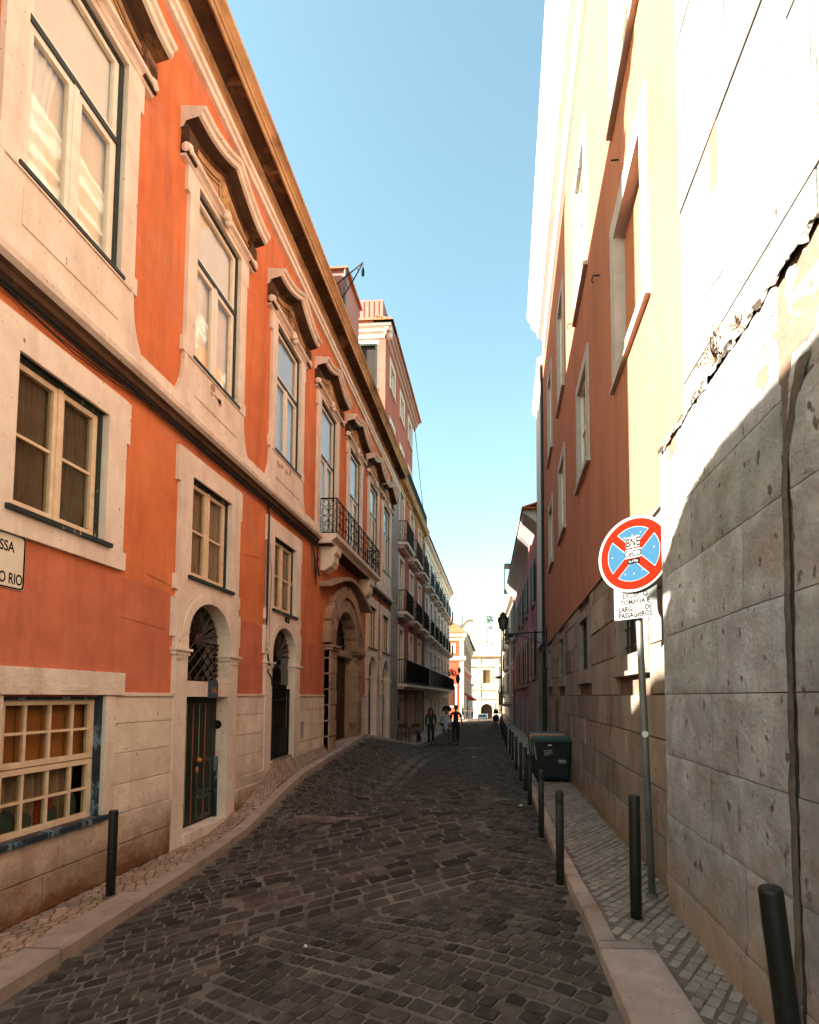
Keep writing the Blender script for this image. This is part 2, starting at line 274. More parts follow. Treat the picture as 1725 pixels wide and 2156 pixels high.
    def build(s, name, m, parent=None, smooth=False, norm=True, bevel=0):
        me = bpy.data.meshes.new(name); org = Vector(parent['_org']) if parent is not None and '_org' in parent else Vector((0, 0, 0))
        me.from_pydata([tuple(Vector(p) - org) for p in s.v], [], s.f)
        if s.t or any(x in TONE for x in ([m] if isinstance(m, str) else m) if isinstance(x, str)):
            ca = me.color_attributes.new('tone', 'FLOAT_COLOR', 'CORNER')
            for p in me.polygons:
                c = s.t.get(p.index, (1, 1, 1))
                for li in p.loop_indices: ca.data[li].color = (*c, 1)
        ms = m if isinstance(m, (list, tuple)) else [m]
        for x in ms: me.materials.append(MAT[x] if isinstance(x, str) else x)
        if s.m:
            for i, k in s.m.items(): me.polygons[i].material_index = k
        if norm:
            bm = bmesh.new(); bm.from_mesh(me); bmesh.ops.recalc_face_normals(bm, faces=bm.faces); bm.to_mesh(me); bm.free()
        if smooth: me.shade_smooth()
        o = bpy.data.objects.new(name, me); COL.objects.link(o)
        if bevel:
            b = o.modifiers.new('bevel', 'BEVEL'); b.width = bevel; b.segments = 2; b.limit_method = 'ANGLE'
        if parent is not None:
            o.parent = parent; o['_org'] = tuple(org)
        return o
def thing(name, label, cat, loc=(0, 0, 0), group=None):
    o = bpy.data.objects.new(name, None); COL.objects.link(o); o.location = loc; o['_org'] = tuple(loc)
    o.empty_display_size = 0.2; return tag(o, label, cat, group)
def tag(o, label, cat, group=None):
    o['label'] = label; o['category'] = cat
    if group: o['group'] = group
    return o
def struct(o): o['kind'] = 'structure'; return o
def copy_tree(o, parent=None):
    c = o.copy(); COL.objects.link(c)
    if parent is not None: c.parent = parent
    for ch in list(o.children): copy_tree(ch, c)
    return c
def text_part(name, txt, size, fr, u, v, wv, m, parent, rot=0.0, sx=1.0, ext=0.0006, align='CENTER', bold=0.0):
    cu = bpy.data.curves.new(name, 'FONT'); cu.body = txt; cu.size = size; cu.extrude = ext; cu.align_x = align; cu.offset = bold
    to = bpy.data.objects.new(name, cu); COL.objects.link(to); bpy.context.view_layer.update()
    me = bpy.data.meshes.new_from_object(to.evaluated_get(bpy.context.evaluated_depsgraph_get())); bpy.data.objects.remove(to)
    org = Vector(parent['_org']); c, s_ = math.cos(rot), math.sin(rot)
    for p in me.vertices:
        x, y, z = p.co.x * sx, p.co.y, p.co.z
        p.co = fr.p(u + x * c - y * s_, v + x * s_ + y * c, wv + z) - org
    me.materials.clear(); me.materials.append(MAT[m]); me.name = name
    o = bpy.data.objects.new(name, me); COL.objects.link(o); o.parent = parent; o['_org'] = tuple(org); return o

def rect(u0, u1, v0, v1): return [(u0, v0), (u1, v0), (u1, v1), (u0, v1)]
def arch_pts(u0, u1, v0, vs_, n=12, r=None):        # rectangle with round head, starting lower-left, counter-clockwise
    c = (u0 + u1) / 2; ru = (u1 - u0) / 2; rv = r or ru
    return [(u0, v0), (u1, v0)] + [(c + ru * math.cos(math.pi * i / n), vs_ + rv * math.sin(math.pi * i / n)) for i in range(n + 1)]
def wall_grid(mb, fr, u0, u1, v0, v1, holes, w=0.0, mi=0):
    us = sorted({u0, u1, *[h[0] for h in holes], *[h[1] for h in holes]}); us = [u for u in us if u0 <= u <= u1]
    vs_ = sorted({v0, v1, *[h[2] for h in holes], *[h[3] for h in holes]}); vs_ = [v for v in vs_ if v0 <= v <= v1]
    for a, b in zip(us, us[1:]):
        for c, d in zip(vs_, vs_[1:]):
            cu, cv = (a + b) / 2, (c + d) / 2
            if any(h[0] < cu < h[1] and h[2] < cv < h[3] for h in holes): continue
            mb.quad(fr.p(a, c, w), fr.p(b, c, w), fr.p(b, d, w), fr.p(a, d, w), mi=mi)
def folds(mb, fr, u0, u1, v0, v1, w, amp=0.02, n=40, waves=7, bow=0.0):
    P = []; ph = random.random() * 6
    for i in range(n + 1):
        t = i / n; u = u0 + (u1 - u0) * t
        for j in range(7):
            s_ = j / 6
            P.append(fr.p(u + bow * math.sin(s_ * math.pi) * t, v0 + (v1 - v0) * s_, w + amp * math.sin(ph + waves * 2 * math.pi * t + 0.8 * math.sin(3 * s_ + t * 5)) + amp * 0.5 * math.sin(17 * t + 2 * s_)))
    mb.add(P, [(i * 7 + j, (i + 1) * 7 + j, (i + 1) * 7 + j + 1, i * 7 + j + 1) for i in range(n) for j in range(6)])
    return mb

# ------------------------------------------------------------------ terrain profiles (relative to the eye)
def rt(a=0.1):
    t = random.gauss(1, a); return (t * random.uniform(0.98, 1.03), t, t * random.uniform(0.96, 1.03))
def interp(tab, x):
    if x <= tab[0][0]: return tab[0][1]
    for (a, b), (c, d) in zip(tab, tab[1:]):
        if x <= c:
            t = (x - a) / (c - a); return b + (d - b) * t
    return tab[-1][1]
S_R = [(-8, -1.5), (0, -1.56), (2, -1.60), (3.7, -1.64), (4.7, -1.73), (6.5, -1.80), (10.6, -1.87), (20, -2.02), (40, -2.32), (55, -2.56), (60, -2.68), (75, -3.6), (90, -5.0), (110, -6.3), (160, -7)]
K_L = [(-8, -2.0), (0, -2.10), (3, -2.13), (6.3, -2.13), (7.5, -2.07), (8.3, -1.97), (9.0, -1.84), (10.5, -1.63), (12.5, -1.48), (15.5, -1.22), (17.5, -1.55), (20, -2.02), (22, -2.12), (40, -2.38), (55, -2.60), (60, -2.72), (75, -3.65), (90, -5.0), (110, -6.3), (160, -7)]
W_L = [(-8, -2.0), (0, -2.12), (3, -2.15), (7.3, -2.15), (8.2, -1.95), (9.3, -1.40), (9.7, -1.29), (15.5, -1.24), (18, -1.62), (20.5, -2.0), (22, -2.08), (40, -2.34), (55, -2.56), (60, -2.68), (75, -3.6), (90, -5.0), (160, -7)]
X_KL = [(-8, -3.5), (3, -3.6), (6, -3.82), (7.5, -3.95), (9, -4.10), (10.5, -4.20), (16, -4.26), (20, -3.35), (60, -3.3)]
X_KR = [(-8, 0.66), (10, 0.67), (17, 0.52), (20, 0.42), (28, 0.38), (40, 0.22), (57, -0.1)]
sR = lambda y: interp(S_R, y); kL = lambda y: interp(K_L, y); wL = lambda y: interp(W_L, y)
xKL = lambda y: interp(X_KL, y); xKR = lambda y: interp(X_KR, y)
def road_z(x, y):
    a = kL(y) - 0.12; b = sR(y) - 0.10
    if y > 60: return b
    t = min(1, max(0, (x - xKL(y)) / max(0.5, (xKR(y) - xKL(y))))); t = t * t * (3 - 2 * t)
    base = a + (b - a) * t
    if 8 < y < 20:                                   # the raised stretch along the left wall fades into the carriageway
        tt = min(1, max(0, (x - xKL(y)) / 1.9)); tt = tt * tt * (3 - 2 * tt)
        lo = -2.22 + (b + 2.22) * t
        base = a * (1 - tt) + lo * tt if lo < a else base
    return base
def XO(y): return 1.49 + 0.018 * y                    # face of the orange block on the right

# ------------------------------------------------------------------ ground, road, pavements
g = MB(); g.add([(-400, -200, -7.6), (400, -200, -7.6), (400, 700, -7.6), (-400, 700, -7.6)], [(0, 1, 2, 3)])
struct(g.build('ground', 'soil'))
def sheet(mb, ys, xs_of, z_of, mi=0):
    rows = []
    for y in ys:
        xs = xs_of(y); rows.append([(x, y, z_of(x, y)) for x in xs])
    n = len(rows[0]); P = [p for r in rows for p in r]
    mb.add(P, [(i * n + j, i * n + j + 1, (i + 1) * n + j + 1, (i + 1) * n + j) for i in range(len(rows) - 1) for j in range(n - 1)], mi=mi)
ys = [-8 + 0.5 * i for i in range(0, 110)] + [47 + 2 * i for i in range(0, 50)]
def road_xs(y):
    a = xKL(y) - 0.02 if y < 47 else -16; b = xKR(y) + 0.02 if y < 56 else 6
    if y >= 47: a = -16
    return [a + (b - a) * i / 14 for i in range(15)]
rm = MB(); sheet(rm, ys, road_xs, lambda x, y: road_z(max(min(x, xKR(y)), xKL(y)) if y < 57 else x, y))
# setts: real stones near the camera
def sett(mb, cx, cy, du, dv, ang, zf, h, tone, jit=0.12, bev=0.18):
    c, s_ = math.cos(ang), math.sin(ang); bot = []; top = []; cu = 0.16
    base = [(-1, -1 + cu * 1.6), (-1 + cu, -1), (1 - cu, -1), (1, -1 + cu * 1.6), (1, 1 - cu * 1.6), (1 - cu, 1), (-1 + cu, 1), (-1, 1 - cu * 1.6)]
    sk = random.uniform(-jit, jit); th = h * random.uniform(0.7, 1.15); tx, ty = random.uniform(-0.05, 0.05), random.uniform(-0.05, 0.05)
    for (a, b) in base:
        a2 = a * (1 + random.uniform(-jit, jit) * 0.8) + sk * b; b2 = b * (1 + random.uniform(-jit, jit) * 0.8)
        x, y = a2 * du / 2, b2 * dv / 2; X, Y = cx + x * c - y * s_, cy + x * s_ + y * c
        bot.append((X, Y, zf(X, Y) - 0.01))
        x2, y2 = x * (1 - bev), y * (1 - bev * 1.2); X, Y = cx + x2 * c - y2 * s_, cy + x2 * s_ + y2 * c
        top.append((X, Y, zf(X, Y) + th + tx * x + ty * y))
    mid = (cx, cy, zf(cx, cy) + th + h * 0.22)
    mb.add(bot + top + [mid], [(i, (i + 1) % 8, 8 + (i + 1) % 8, 8 + i) for i in range(8)] + [(8 + i, 8 + (i + 1) % 8, 16) for i in range(8)], tone)
def in_big(x, y): return 4.3 < y < 10.5 and -3.0 + 0.02 * y < x < -0.15 - 0.25 * max(0, 5.2 - y)
def lay(mb, x0, x1, y0, y1, du, dv, ang, inside, zf, h, tone_f, gap=0.012, skew=0.0, jit=0.10, bev=0.09):
    c, s_ = math.cos(ang), math.sin(ang); cx, cy = (x0 + x1) / 2, (y0 + y1) / 2; Rr = math.hypot(x1 - x0, y1 - y0) / 2
    nv = int(Rr / dv) + 1; k = 0
    for j in range(-nv, nv + 1):
        off = (0.5 if j % 2 else 0) * du + random.uniform(-0.2, 0.2) * du; i = -Rr + off
        while i < Rr:
            wd = du * random.uniform(0.8, 1.25); u = i + wd / 2; v = j * dv + 0.02 * math.sin(u * 1.7 + j) * (dv / 0.1)
            X = cx + u * c - v * s_; Y = cy + u * s_ + v * c; i += wd
            if not inside(X, Y): continue
            sett(mb, X, Y, wd - gap, dv - gap, ang + random.uniform(-0.04, 0.04), zf, h, tone_f(), jit, bev); k += 1
    return k
def tone_sett():
    t = random.gauss(1.0, 0.28); t = max(0.45, min(1.75, t)); return (t * random.uniform(1.0, 1.08), t, t * random.uniform(0.92, 1.0))
st = MB()
band = lambda x, y: x + 0.55 * y
ins_r = lambda x, y: xKL(y) + 0.05 < x < xKR(y) - 0.03 and not in_big(x, y)
lay(st, -4.4, 0.8, 1.2, 14.0, 0.135, 0.105, R(-33), lambda x, y: ins_r(x, y) and y < 14 and x > -1.2 + 0.15 * y - 1.4, road_z, 0.0065, tone_sett, 0.011)
lay(st, -4.4, 0.8, 1.2, 14.0, 0.15, 0.11, R(28), lambda x, y: ins_r(x, y) and y < 14 and not x > -1.2 + 0.15 * y - 1.4, road_z, 0.0065, tone_sett, 0.011)
lay(st, -4.4, 0.8, 4.0, 10.8, 0.29, 0.215, R(24), lambda x, y: xKL(y) + 0.15 < x < xKR(y) - 0.1 and in_big(x, y), road_z, 0.010, tone_sett, 0.026, jit=0.10, bev=0.08)
lay(st, -4.5, 0.8, 14.0, 34.0, 0.20, 0.13, R(20), lambda x, y: xKL(y) + 0.07 < x < xKR(y) - 0.05 and y >= 14, road_z, 0.007, tone_sett, 0.018)
lay(st, -3.5, 0.4, 34.0, 62.0, 0.34, 0.22, R(8), lambda x, y: xKL(y) + 0.07 < x < xKR(y) - 0.05 and y >= 34, road_z, 0.015, tone_sett, 0.04)
for i, f in enumerate(st.f): pass
n0 = len(rm.v); nf = len(rm.f); rm.v += st.v; rm.f += [tuple(n0 + i for i in f) for f in st.f]
for k, c in st.t.items(): rm.t[nf + k] = c
for k in range(nf): rm.m[k] = 1
struct(rm.build('road', ['sett', 'grout'], norm=False))

def tone_cal():
    t = random.gauss(1.0, 0.13); t = max(0.6, min(1.35, t)); return (t, t * random.uniform(0.96, 1.02), t * random.uniform(0.92, 1.02))
def build_pavement(name, xs_of, zf, lays, bedmat, stonemat, y1):
    m_ = MB(); yy = [-8 + 0.1 * i for i in range(int((y1 + 8) / 0.1) + 1)]
    sheet(m_, yy, xs_of, zf); nf_ = len(m_.f)
    s_ = MB()
    for a in lays: lay(s_, *a)
    n_ = len(m_.v); m_.v += s_.v; m_.f += [tuple(n_ + i for i in f) for f in s_.f]
    for k, c in s_.t.items(): m_.t[nf_ + k] = c
    for k in range(nf_): m_.m[k] = 1
    return struct(m_.build(name, [stonemat, bedmat], norm=False))
def pav_zl(x, y):
    k0 = xKL(y); t = min(1, max(0, (k0 - 0.20 - x) / max(0.12, (k0 - 0.20 + 4.58)))); return (kL(y) + (wL(y) - kL(y)) * t) - 0.008
build_pavement('pavement_left', lambda y: [-4.66 + (xKL(y) + 4.66 - 0.02) * i / 12 for i in range(13)], pav_zl,
    [(-4.6, -4.2, 8.3, 18.6, 0.055, 0.046, R(35), lambda x, y: -4.57 < x < xKL(y) - 0.20 and 8.5 <= y < 18.5, pav_zl, 0.005, tone_cal, 0.008, 0, 0.08, 0.08),
     (-4.6, -3.2, 2.2, 24, 0.105, 0.082, R(35), lambda x, y: -4.57 < x < xKL(y) - 0.20 - (0.14 if y < 4.3 else 0) and 2.2 < y < 24 and not 8.5 <= y < 18.5, pav_zl, 0.005, tone_cal, 0.012, 0, 0.10, 0.08),
     (-4.6, -3.2, 24, 46, 0.22, 0.16, R(35), lambda x, y: -4.57 < x < xKL(y) - 0.2 and 24 <= y < 46, pav_zl, 0.006, tone_cal, 0.02, 0, 0.1, 0.08)], 'pavement_bed', 'calcada', 47)
def xwr(y): return 1.36 if y < 3.9 else min(XO(y), 1.85) - 0.03 if y < 21 else 1.85 - 0.028 * (y - 21) 
def kerb_w(y): return 0.36 if y < 3.3 else 0.135
def pav_zr(x, y): return sR(y) - 0.006
build_pavement('pavement_right', lambda y: [xKR(y) + 0.02 + (xwr(y) + 0.1 - xKR(y)) * i / 4 for i in range(5)], pav_zr,
    [(0.6, 1.9, 1.0, 16, 0.098, 0.075, R(52), lambda x, y: xKR(y) + kerb_w(y) + 0.03 < x < xwr(y) + 0.01 and 1.0 < y < 16, pav_zr, 0.005, tone_cal, 0.011, 0, 0.10, 0.08),
     (0.4, 2.0, 16, 40, 0.2, 0.15, R(52), lambda x, y: xKR(y) + 0.2 < x < xwr(y) and 16 <= y < 40, pav_zr, 0.006, tone_cal, 0.02, 0, 0.1, 0.08)], 'pavement_bed', 'calcada_dim', 57)
def kerb(name, xf, zf, wf, sgn, y0, y1, mt):
    k = MB(); y = y0
    while y < y1:
        k.tone = rt(0.10)
        ln = random.uniform(0.85, 1.25) if y < 25 else 2.5
        ln = min(ln, y1 - y)
        if sgn > 0 and y < 3.3 < y + ln: ln = 3.3 - y + 0.001
        seg = 4; wv = wf(y + 0.01); dz = random.uniform(-0.004, 0.004); P = []; gp = 0.006
        for i in range(seg + 1):
            yy = y + gp + (ln - 2 * gp) * i / seg; x = xf(yy); z = zf(yy) + 0.006 + dz
            P += [(x, yy, z - 0.32), (x - sgn * -0.004, yy, z - 0.018), (x + sgn * 0.016, yy, z), (x + sgn * (wv - 0.008), yy, z), (x + sgn * wv, yy, z - 0.01), (x + sgn * wv, yy, z - 0.32)]
        F = [(i * 6 + j, (i + 1) * 6 + j, (i + 1) * 6 + j + 1, i * 6 + j + 1) for i in range(seg) for j in range(5)]
        F += [(0, 1, 2, 3, 4, 5), tuple(seg * 6 + q for q in (5, 4, 3, 2, 1, 0))]
        k.add(P, F); y += ln
    return struct(k.build(name, mt, smooth=False))
kerb('kerb_left', xKL, kL, lambda y: 0.33 if y < 4.3 else 0.19, -1, -6, 46.5, 'kerb_stone')
kerb('kerb_right', xKR, sR, kerb_w, 1, -6, 56, 'kerb_stone')
# far square in front of the church

# ================================================================== LEFT: the orange townhouse
LF = Fr((-4.6, 0, 0), (0, 1, 0), (1, 0, 0))
U0, U1 = 3.15, 20.2                                   # plaster wall extent
BAY = [4.68, 7.30, 9.95, 12.45, 14.90, 17.25, 19.35]
TH = thing('orange_townhouse', 'orange plastered townhouse with carved baroque window hoods, arched doors and a central iron balcony', 'townhouse', (-4.6, U0, -2.15))
TW0, TW1, TV0, TV1 = -0.6, 0.6, 5.13, 7.85
holes = []
for i, c in enumerate(BAY):
    holes.append((c - 0.6, c + 0.6, 4.2 if i in (3, 4) else 5.13, 7.85))
    if i not in (3, 4): holes.append((c - 0.53, c + 0.53, 1.8, 3.32))
holes.append((4.16, 5.32, -1.36, 0.02))
for i in (1, 2, 5, 6): holes.append((BAY[i] - 0.6, BAY[i] + 0.6, -3.0, 1.5))
holes.append((12.95, 14.95, -3.0, 2.6))
wm = MB(); wall_grid(wm, LF, U0, U1, -2.9, 9.8, holes); wm.build('wall', 'stucco_orange', TH)
# lower repainted zone of the plaster, with an irregular upper edge
pm = MB()
for (a, b) in ((U0 + 0.02, 6.42), (8.2, 9.1), (10.85, 12.4)):
    if a < 5: segs = [(a, 6.42)]
    n = 14; P = []
    for i in range(n + 1):
        u = a + (b - a) * i / n; top = 1.52 - 0.028 * (u - 4) * 1.0 + 0.05 * noise.noise((u * 2.3, 0, 0)) + 0.025 * noise.noise((u * 9, 1, 0))
        P += [LF.p(u, 0.0, 0.004), LF.p(u, top, 0.004)]
    pm = MB(); pm.add(P, [(2 * i, 2 * i + 2, 2 * i + 3, 2 * i + 1) for i in range(n)]); pm.build('repainted_plaster', 'stucco_patch', TH)
# gable wall towards the lane, roof body
bm_ = MB(); bm_.box(LF, U0 + 0.01, U1 + 1.5, -2.9, 10.3, -9.0, -0.62)
bm_.build('inner_walls', 'interior', TH)
em = MB(); em.quad(LF.p(U0, -2.9, 0), LF.p(U0, -2.9, -9.1), LF.p(U0, 10.3, -9.1), LF.p(U0, 10.3, 0)); em.build('end_wall', 'stucco_orange', TH)
# stone plinth in courses
V = [0.0]; d = [0.335, 0.36, 0.37, 0.36, 0.36, 0.37, 0.36, 0.36, 0.36]
for x in d: V.append(V[-1] - x)
plseg = [(U0, 4.02, -2.9, 0.0), (5.46, 6.50, -2.9, 0), (4.02, 5.46, -2.9, -1.50), (8.12, 9.16, -2.9, 0), (10.76, 12.40, -2.9, 0), (15.52, 16.45, -2.9, 0), (18.05, 18.58, -2.9, 0)]
for (a, b, v0, v1) in plseg:
    pl = MB()
    for i in range(len(V) - 1):
        t, bt = min(V[i], v1), max(V[i + 1], v0)
        if t - bt < 0.03: continue
        cuts = [a, b]
        if b - a > 1.3: cuts = [a, a + (b - a) * random.uniform(0.35, 0.65), b]
        for p, q in zip(cuts, cuts[1:]):
            pl.tone = rt(0.05); w1 = 0.045 + random.uniform(-0.004, 0.004) + (0.02 if i > 3 else 0)
            pl.box(LF, p + 0.003, q - 0.003, bt + 0.011, t - (0.0 if i == 0 else 0.0), 0.0, w1)
    pl.box(LF, a, b, max(v0, V[-1]), v1 - 0.02, 0.001, 0.028)
    if v1 == 0.0: pl.box(LF, a, b, 0.003, 0.05, 0.0, 0.062)
    if a == 8.12: pl.box(LF, 8.12, 9.2, -2.6, -1.62, 0.0, 0.11)
    if a == 10.76: pl.box(LF, 10.75, 12.2, -2.6, -1.5, 0.0, 0.09)
    pl.build('plinth', 'stone_plinth', TH, bevel=0.006)
rs = MB()     # flaked render low on the wall by the bollard
def blob(mb, fr, u, v, ru, rv, w, n=14, seed=0):
    P = [fr.p(u, v, w)]
    for i in range(n):
        t = 2 * math.pi * i / n; k = 1 + 0.45 * noise.noise((math.cos(t) * 1.5 + seed, math.sin(t) * 1.5, seed * 3.1))
        P.append(fr.p(u + ru * k * math.cos(t), v + rv * k * math.sin(t), w))
    mb.add(P, [(0, 1 + i, 1 + (i + 1) % n) for i in range(n)])
# belt course
bc = MB(); prof = [(0.0, 3.93), (0.05, 3.95), (0.06, 4.0), (0.10, 4.03), (0.155, 4.07), (0.17, 4.13), (0.165, 4.17), (0.09, 4.19), (0.085, 4.36), (0.0, 4.40)]
for a, b in ((U0 - 0.05, 11.75), (16.4, U1)): bc = MB(); bc.sweep(LF, prof, a, b); bc.build('belt_course', 'stone_cream', TH)
bd = MB()
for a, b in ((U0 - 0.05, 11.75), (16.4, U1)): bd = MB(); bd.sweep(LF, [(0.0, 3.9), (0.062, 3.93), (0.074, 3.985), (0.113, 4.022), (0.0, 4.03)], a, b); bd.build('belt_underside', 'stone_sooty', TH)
# cornice
cm = MB()
cm.sweep(LF, [(0.0, 9.66), (0.07, 9.68), (0.085, 9.75), (0.055, 9.77), (0.11, 9.80), (0.12, 9.88), (0.03, 9.90)], U0 - 0.05, U1 + 1.45); cm.build('cornice_moulding', 'stone_cream', TH)
cm = MB(); cm.sweep(LF, [(0.03, 9.88), (0.035, 10.22), (0.07, 10.24), (0.10, 10.29), (0.0, 10.3)], U0 - 0.03, U1 + 1.45); cm.build('frieze', 'stone_weathered', TH)
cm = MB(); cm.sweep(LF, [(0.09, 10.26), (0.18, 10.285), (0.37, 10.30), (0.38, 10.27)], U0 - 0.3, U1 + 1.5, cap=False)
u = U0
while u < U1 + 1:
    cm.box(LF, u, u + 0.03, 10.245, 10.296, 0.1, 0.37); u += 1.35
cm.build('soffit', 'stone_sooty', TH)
cm = MB(); cm.sweep(LF, [(0.37, 10.27), (0.40, 10.27), (0.41, 10.36), (0.435, 10.37), (0.45, 10.41), (0.50, 10.46), (0.545, 10.49), (0.55, 10.53), (0.0, 10.62)], U0 - 0.35, U1 + 1.5); cm.build('cornice', 'stone_weathered', TH)
rf = MB(); rf.prism(Fr((0, U0 - 0.3, 0), (1, 0, 0), (0, 1, 0)), [(-4.15, 10.5), (-8.8, 12.4), (-13.6, 10.3)], 0, U1 - U0 + 1.7); rf.build('roof', 'roof_tile', TH)
at = MB(); AF = Fr((-6.5, 0, 0), (0, 1, 0), (1, 0, 0)); at.box(AF, 7.8, 16.3, 10.4, 16.0, -5, 0); at.box(AF, 7.6, 16.5, 16.0, 16.12, -5.1, 0.06)  # hidden attic block added to cast the high shadow on the right block
at.build('shadow_attic', 'pink_plaster', TH)
# slim pink stair tower with its eaves, and window
s5 = Fr((-5.62, 0, 0), (0, 1, 0), (1, 0, 0)); at = MB(); at.box(s5, 16.75, 18.55, 10.4, 16.0, -2.4, 0.0); at.build('stair_tower', 'pink_plaster', TH)
at = MB(); at.box(s5, 16.65, 18.65, 16.003, 16.07, -2.5, 0.13); at.build('tower_eaves', 'roof_tile', TH)
at = MB(); sF = Fr((0, 16.75, 0), (1, 0, 0), (0, -1, 0)); at.box(sF, -6.15, -5.88, 13.6, 15.2, -0.01, 0.02); at.build('tower_window', 'stone_cream', TH)
at = MB(); at.box(sF, -6.11, -5.92, 13.65, 15.15, -0.01, 0.03); at.build('tower_pane', 'glass_far', TH)
at = MB(); at.tube([(-5.6, 16.72, 10.6), (-5.6, 16.72, 16.0)], 0.05, 8); at.build('downpipe', 'steel_grey', TH)

def stone_ring(mb, fr, c, hw, v0, v1, ow, ov0, ov1, w=0.06, ears=True, depth=-0.13):
    mb.ring(fr, rect(c - hw - ow, c + hw + ow, v0 - ov0, v1 + ov1), rect(c - hw, c + hw, v0, v1), w, 0.0, depth)
    if ears:
        for s_ in (-1, 1):
            for (a, b) in ((v1 + ov1 - 0.52, v1 + ov1 - 0.004), (v0 - ov0 + 0.004, v0 - ov0 + 0.22)):
                x0 = c + s_ * (hw + ow - 0.002); x1 = c + s_ * (hw + ow + 0.055); mb.box(fr, min(x0, x1), max(x0, x1), a, b, 0.0, w - 0.004)
def frame_ring(mb, fr, u0, u1, v0, v1, t, w0, w1):
    mb.box(fr, u0, u0 + t, v0, v1, w0, w1); mb.box(fr, u1 - t, u1, v0, v1, w0, w1)
    mb.box(fr, u0 + t, u1 - t, v0, v0 + t, w0, w1); mb.box(fr, u0 + t, u1 - t, v1 - t, v1, w0, w1)

def hood(fr, c, hw, base, parent, N=28):
    """carved window hood: ogee cornice shelf over a moulded panel"""
    def top(u):
        s_ = 1 - abs(u - c) / hw; return base + 0.36 * max(0, s_ - 0.12) ** 1.8 * 1.2
    P = []; prof = [(0.0, -0.24), (0.05, -0.22), (0.08, -0.14), (0.27, -0.09), (0.315, -0.07), (0.33, -0.005), (0.365, 0.015), (0.38, 0.045), (0.385, 0.065), (0.0, 0.10)]
    n = len(prof)
    for i in range(N + 1):
        u = c - hw + 2 * hw * i / N; P += [fr.p(u, top(u) + dv, w_) for w_, dv in prof]
    F = [(i * n + j, i * n + j + 1, (i + 1) * n + j + 1, (i + 1) * n + j) for i in range(N) for j in range(n - 1)] + [tuple(range(n)), tuple(N * n + j for j in range(n - 1, -1, -1))]
    h = MB(); h.add(P, F)
    mi = {}
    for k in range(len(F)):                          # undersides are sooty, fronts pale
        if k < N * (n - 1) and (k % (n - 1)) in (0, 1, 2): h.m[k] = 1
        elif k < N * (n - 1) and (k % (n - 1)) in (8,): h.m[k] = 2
    for s_ in (-1, 1):
        u0 = c + s_ * (hw - 0.12); h.box(fr, u0 - 0.1, u0 + 0.1, base - 0.62, base - 0.22, 0.0, 0.13, mi=1)
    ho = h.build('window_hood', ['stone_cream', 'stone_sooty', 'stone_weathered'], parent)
    # tympanum with raised ogee moulding and carved central ornament
    t = MB(); pts = []
    M_ = 20
    for i in range(M_ + 1):
        u = c - hw + 0.12 + 2 * (hw - 0.12) * i / M_; pts.append((u, top(u) - 0.2))
    t.prism(fr, [(c - hw + 0.12, base - 0.60), (c + hw - 0.12, base - 0.60)] + pts[::-1], 0.0, 0.055)
    for off, rr in ((0.30, 0.022), (0.38, 0.014)):
        for s_ in (-1, 1):
            q = []
            for i in range(9):
                u = c + s_ * (0.10 + (hw - 0.30) * i / 8); q.append(fr.p(u, top(u) - off - 0.03, 0.07))
            t.tube(q, rr, 5)
    for s_ in (-1, 1):
        t.tube([fr.p(c + s_ * 0.1, top(c) - 0.36, 0.07), fr.p(c + s_ * 0.13, top(c) - 0.5, 0.07), fr.p(c + s_ * 0.07, base - 0.42, 0.07)], 0.02, 5)
    for (du, dv, r_) in ((0, 0.12, 0.09), (0.05, 0.02, 0.06), (-0.05, 0.0, 0.06), (0, -0.10, 0.07), (0.07, -0.18, 0.05), (-0.07, -0.2, 0.05), (0, -0.28, 0.055), (0.03, -0.36, 0.04)):
        t.ell(fr.p(c + du, base - 0.22 + dv * 1.1, 0.075), (0.045, r_, r_ * 1.1), 8, 6)
    t.build('hood_panel', ['stone_weathered'], ho)
    m2 = MB(); m2.sweep(fr, [(0.0, base - 0.66), (0.07, base - 0.65), (0.10, base - 0.60), (0.15, base - 0.57), (0.16, base - 0.53), (0.0, base - 0.50)], c - hw + 0.02, c + hw - 0.02)
    for s_ in (-1, 1): m2.ell(fr.p(c + s_ * (hw - 0.06), base - 0.52, 0.08), (0.09, 0.07, 0.1), 8, 6)
    for (du, dv, r_) in ((0, 0.02, 0.08), (0.06, -0.05, 0.05), (-0.06, -0.06, 0.05), (0, -0.12, 0.05)):
        m2.ell(fr.p(c + du, base - 0.58 + dv, 0.15), (0.05, r_, r_), 8, 6)
    m2.build('lintel_moulding', ['stone_cream'], ho, smooth=False)

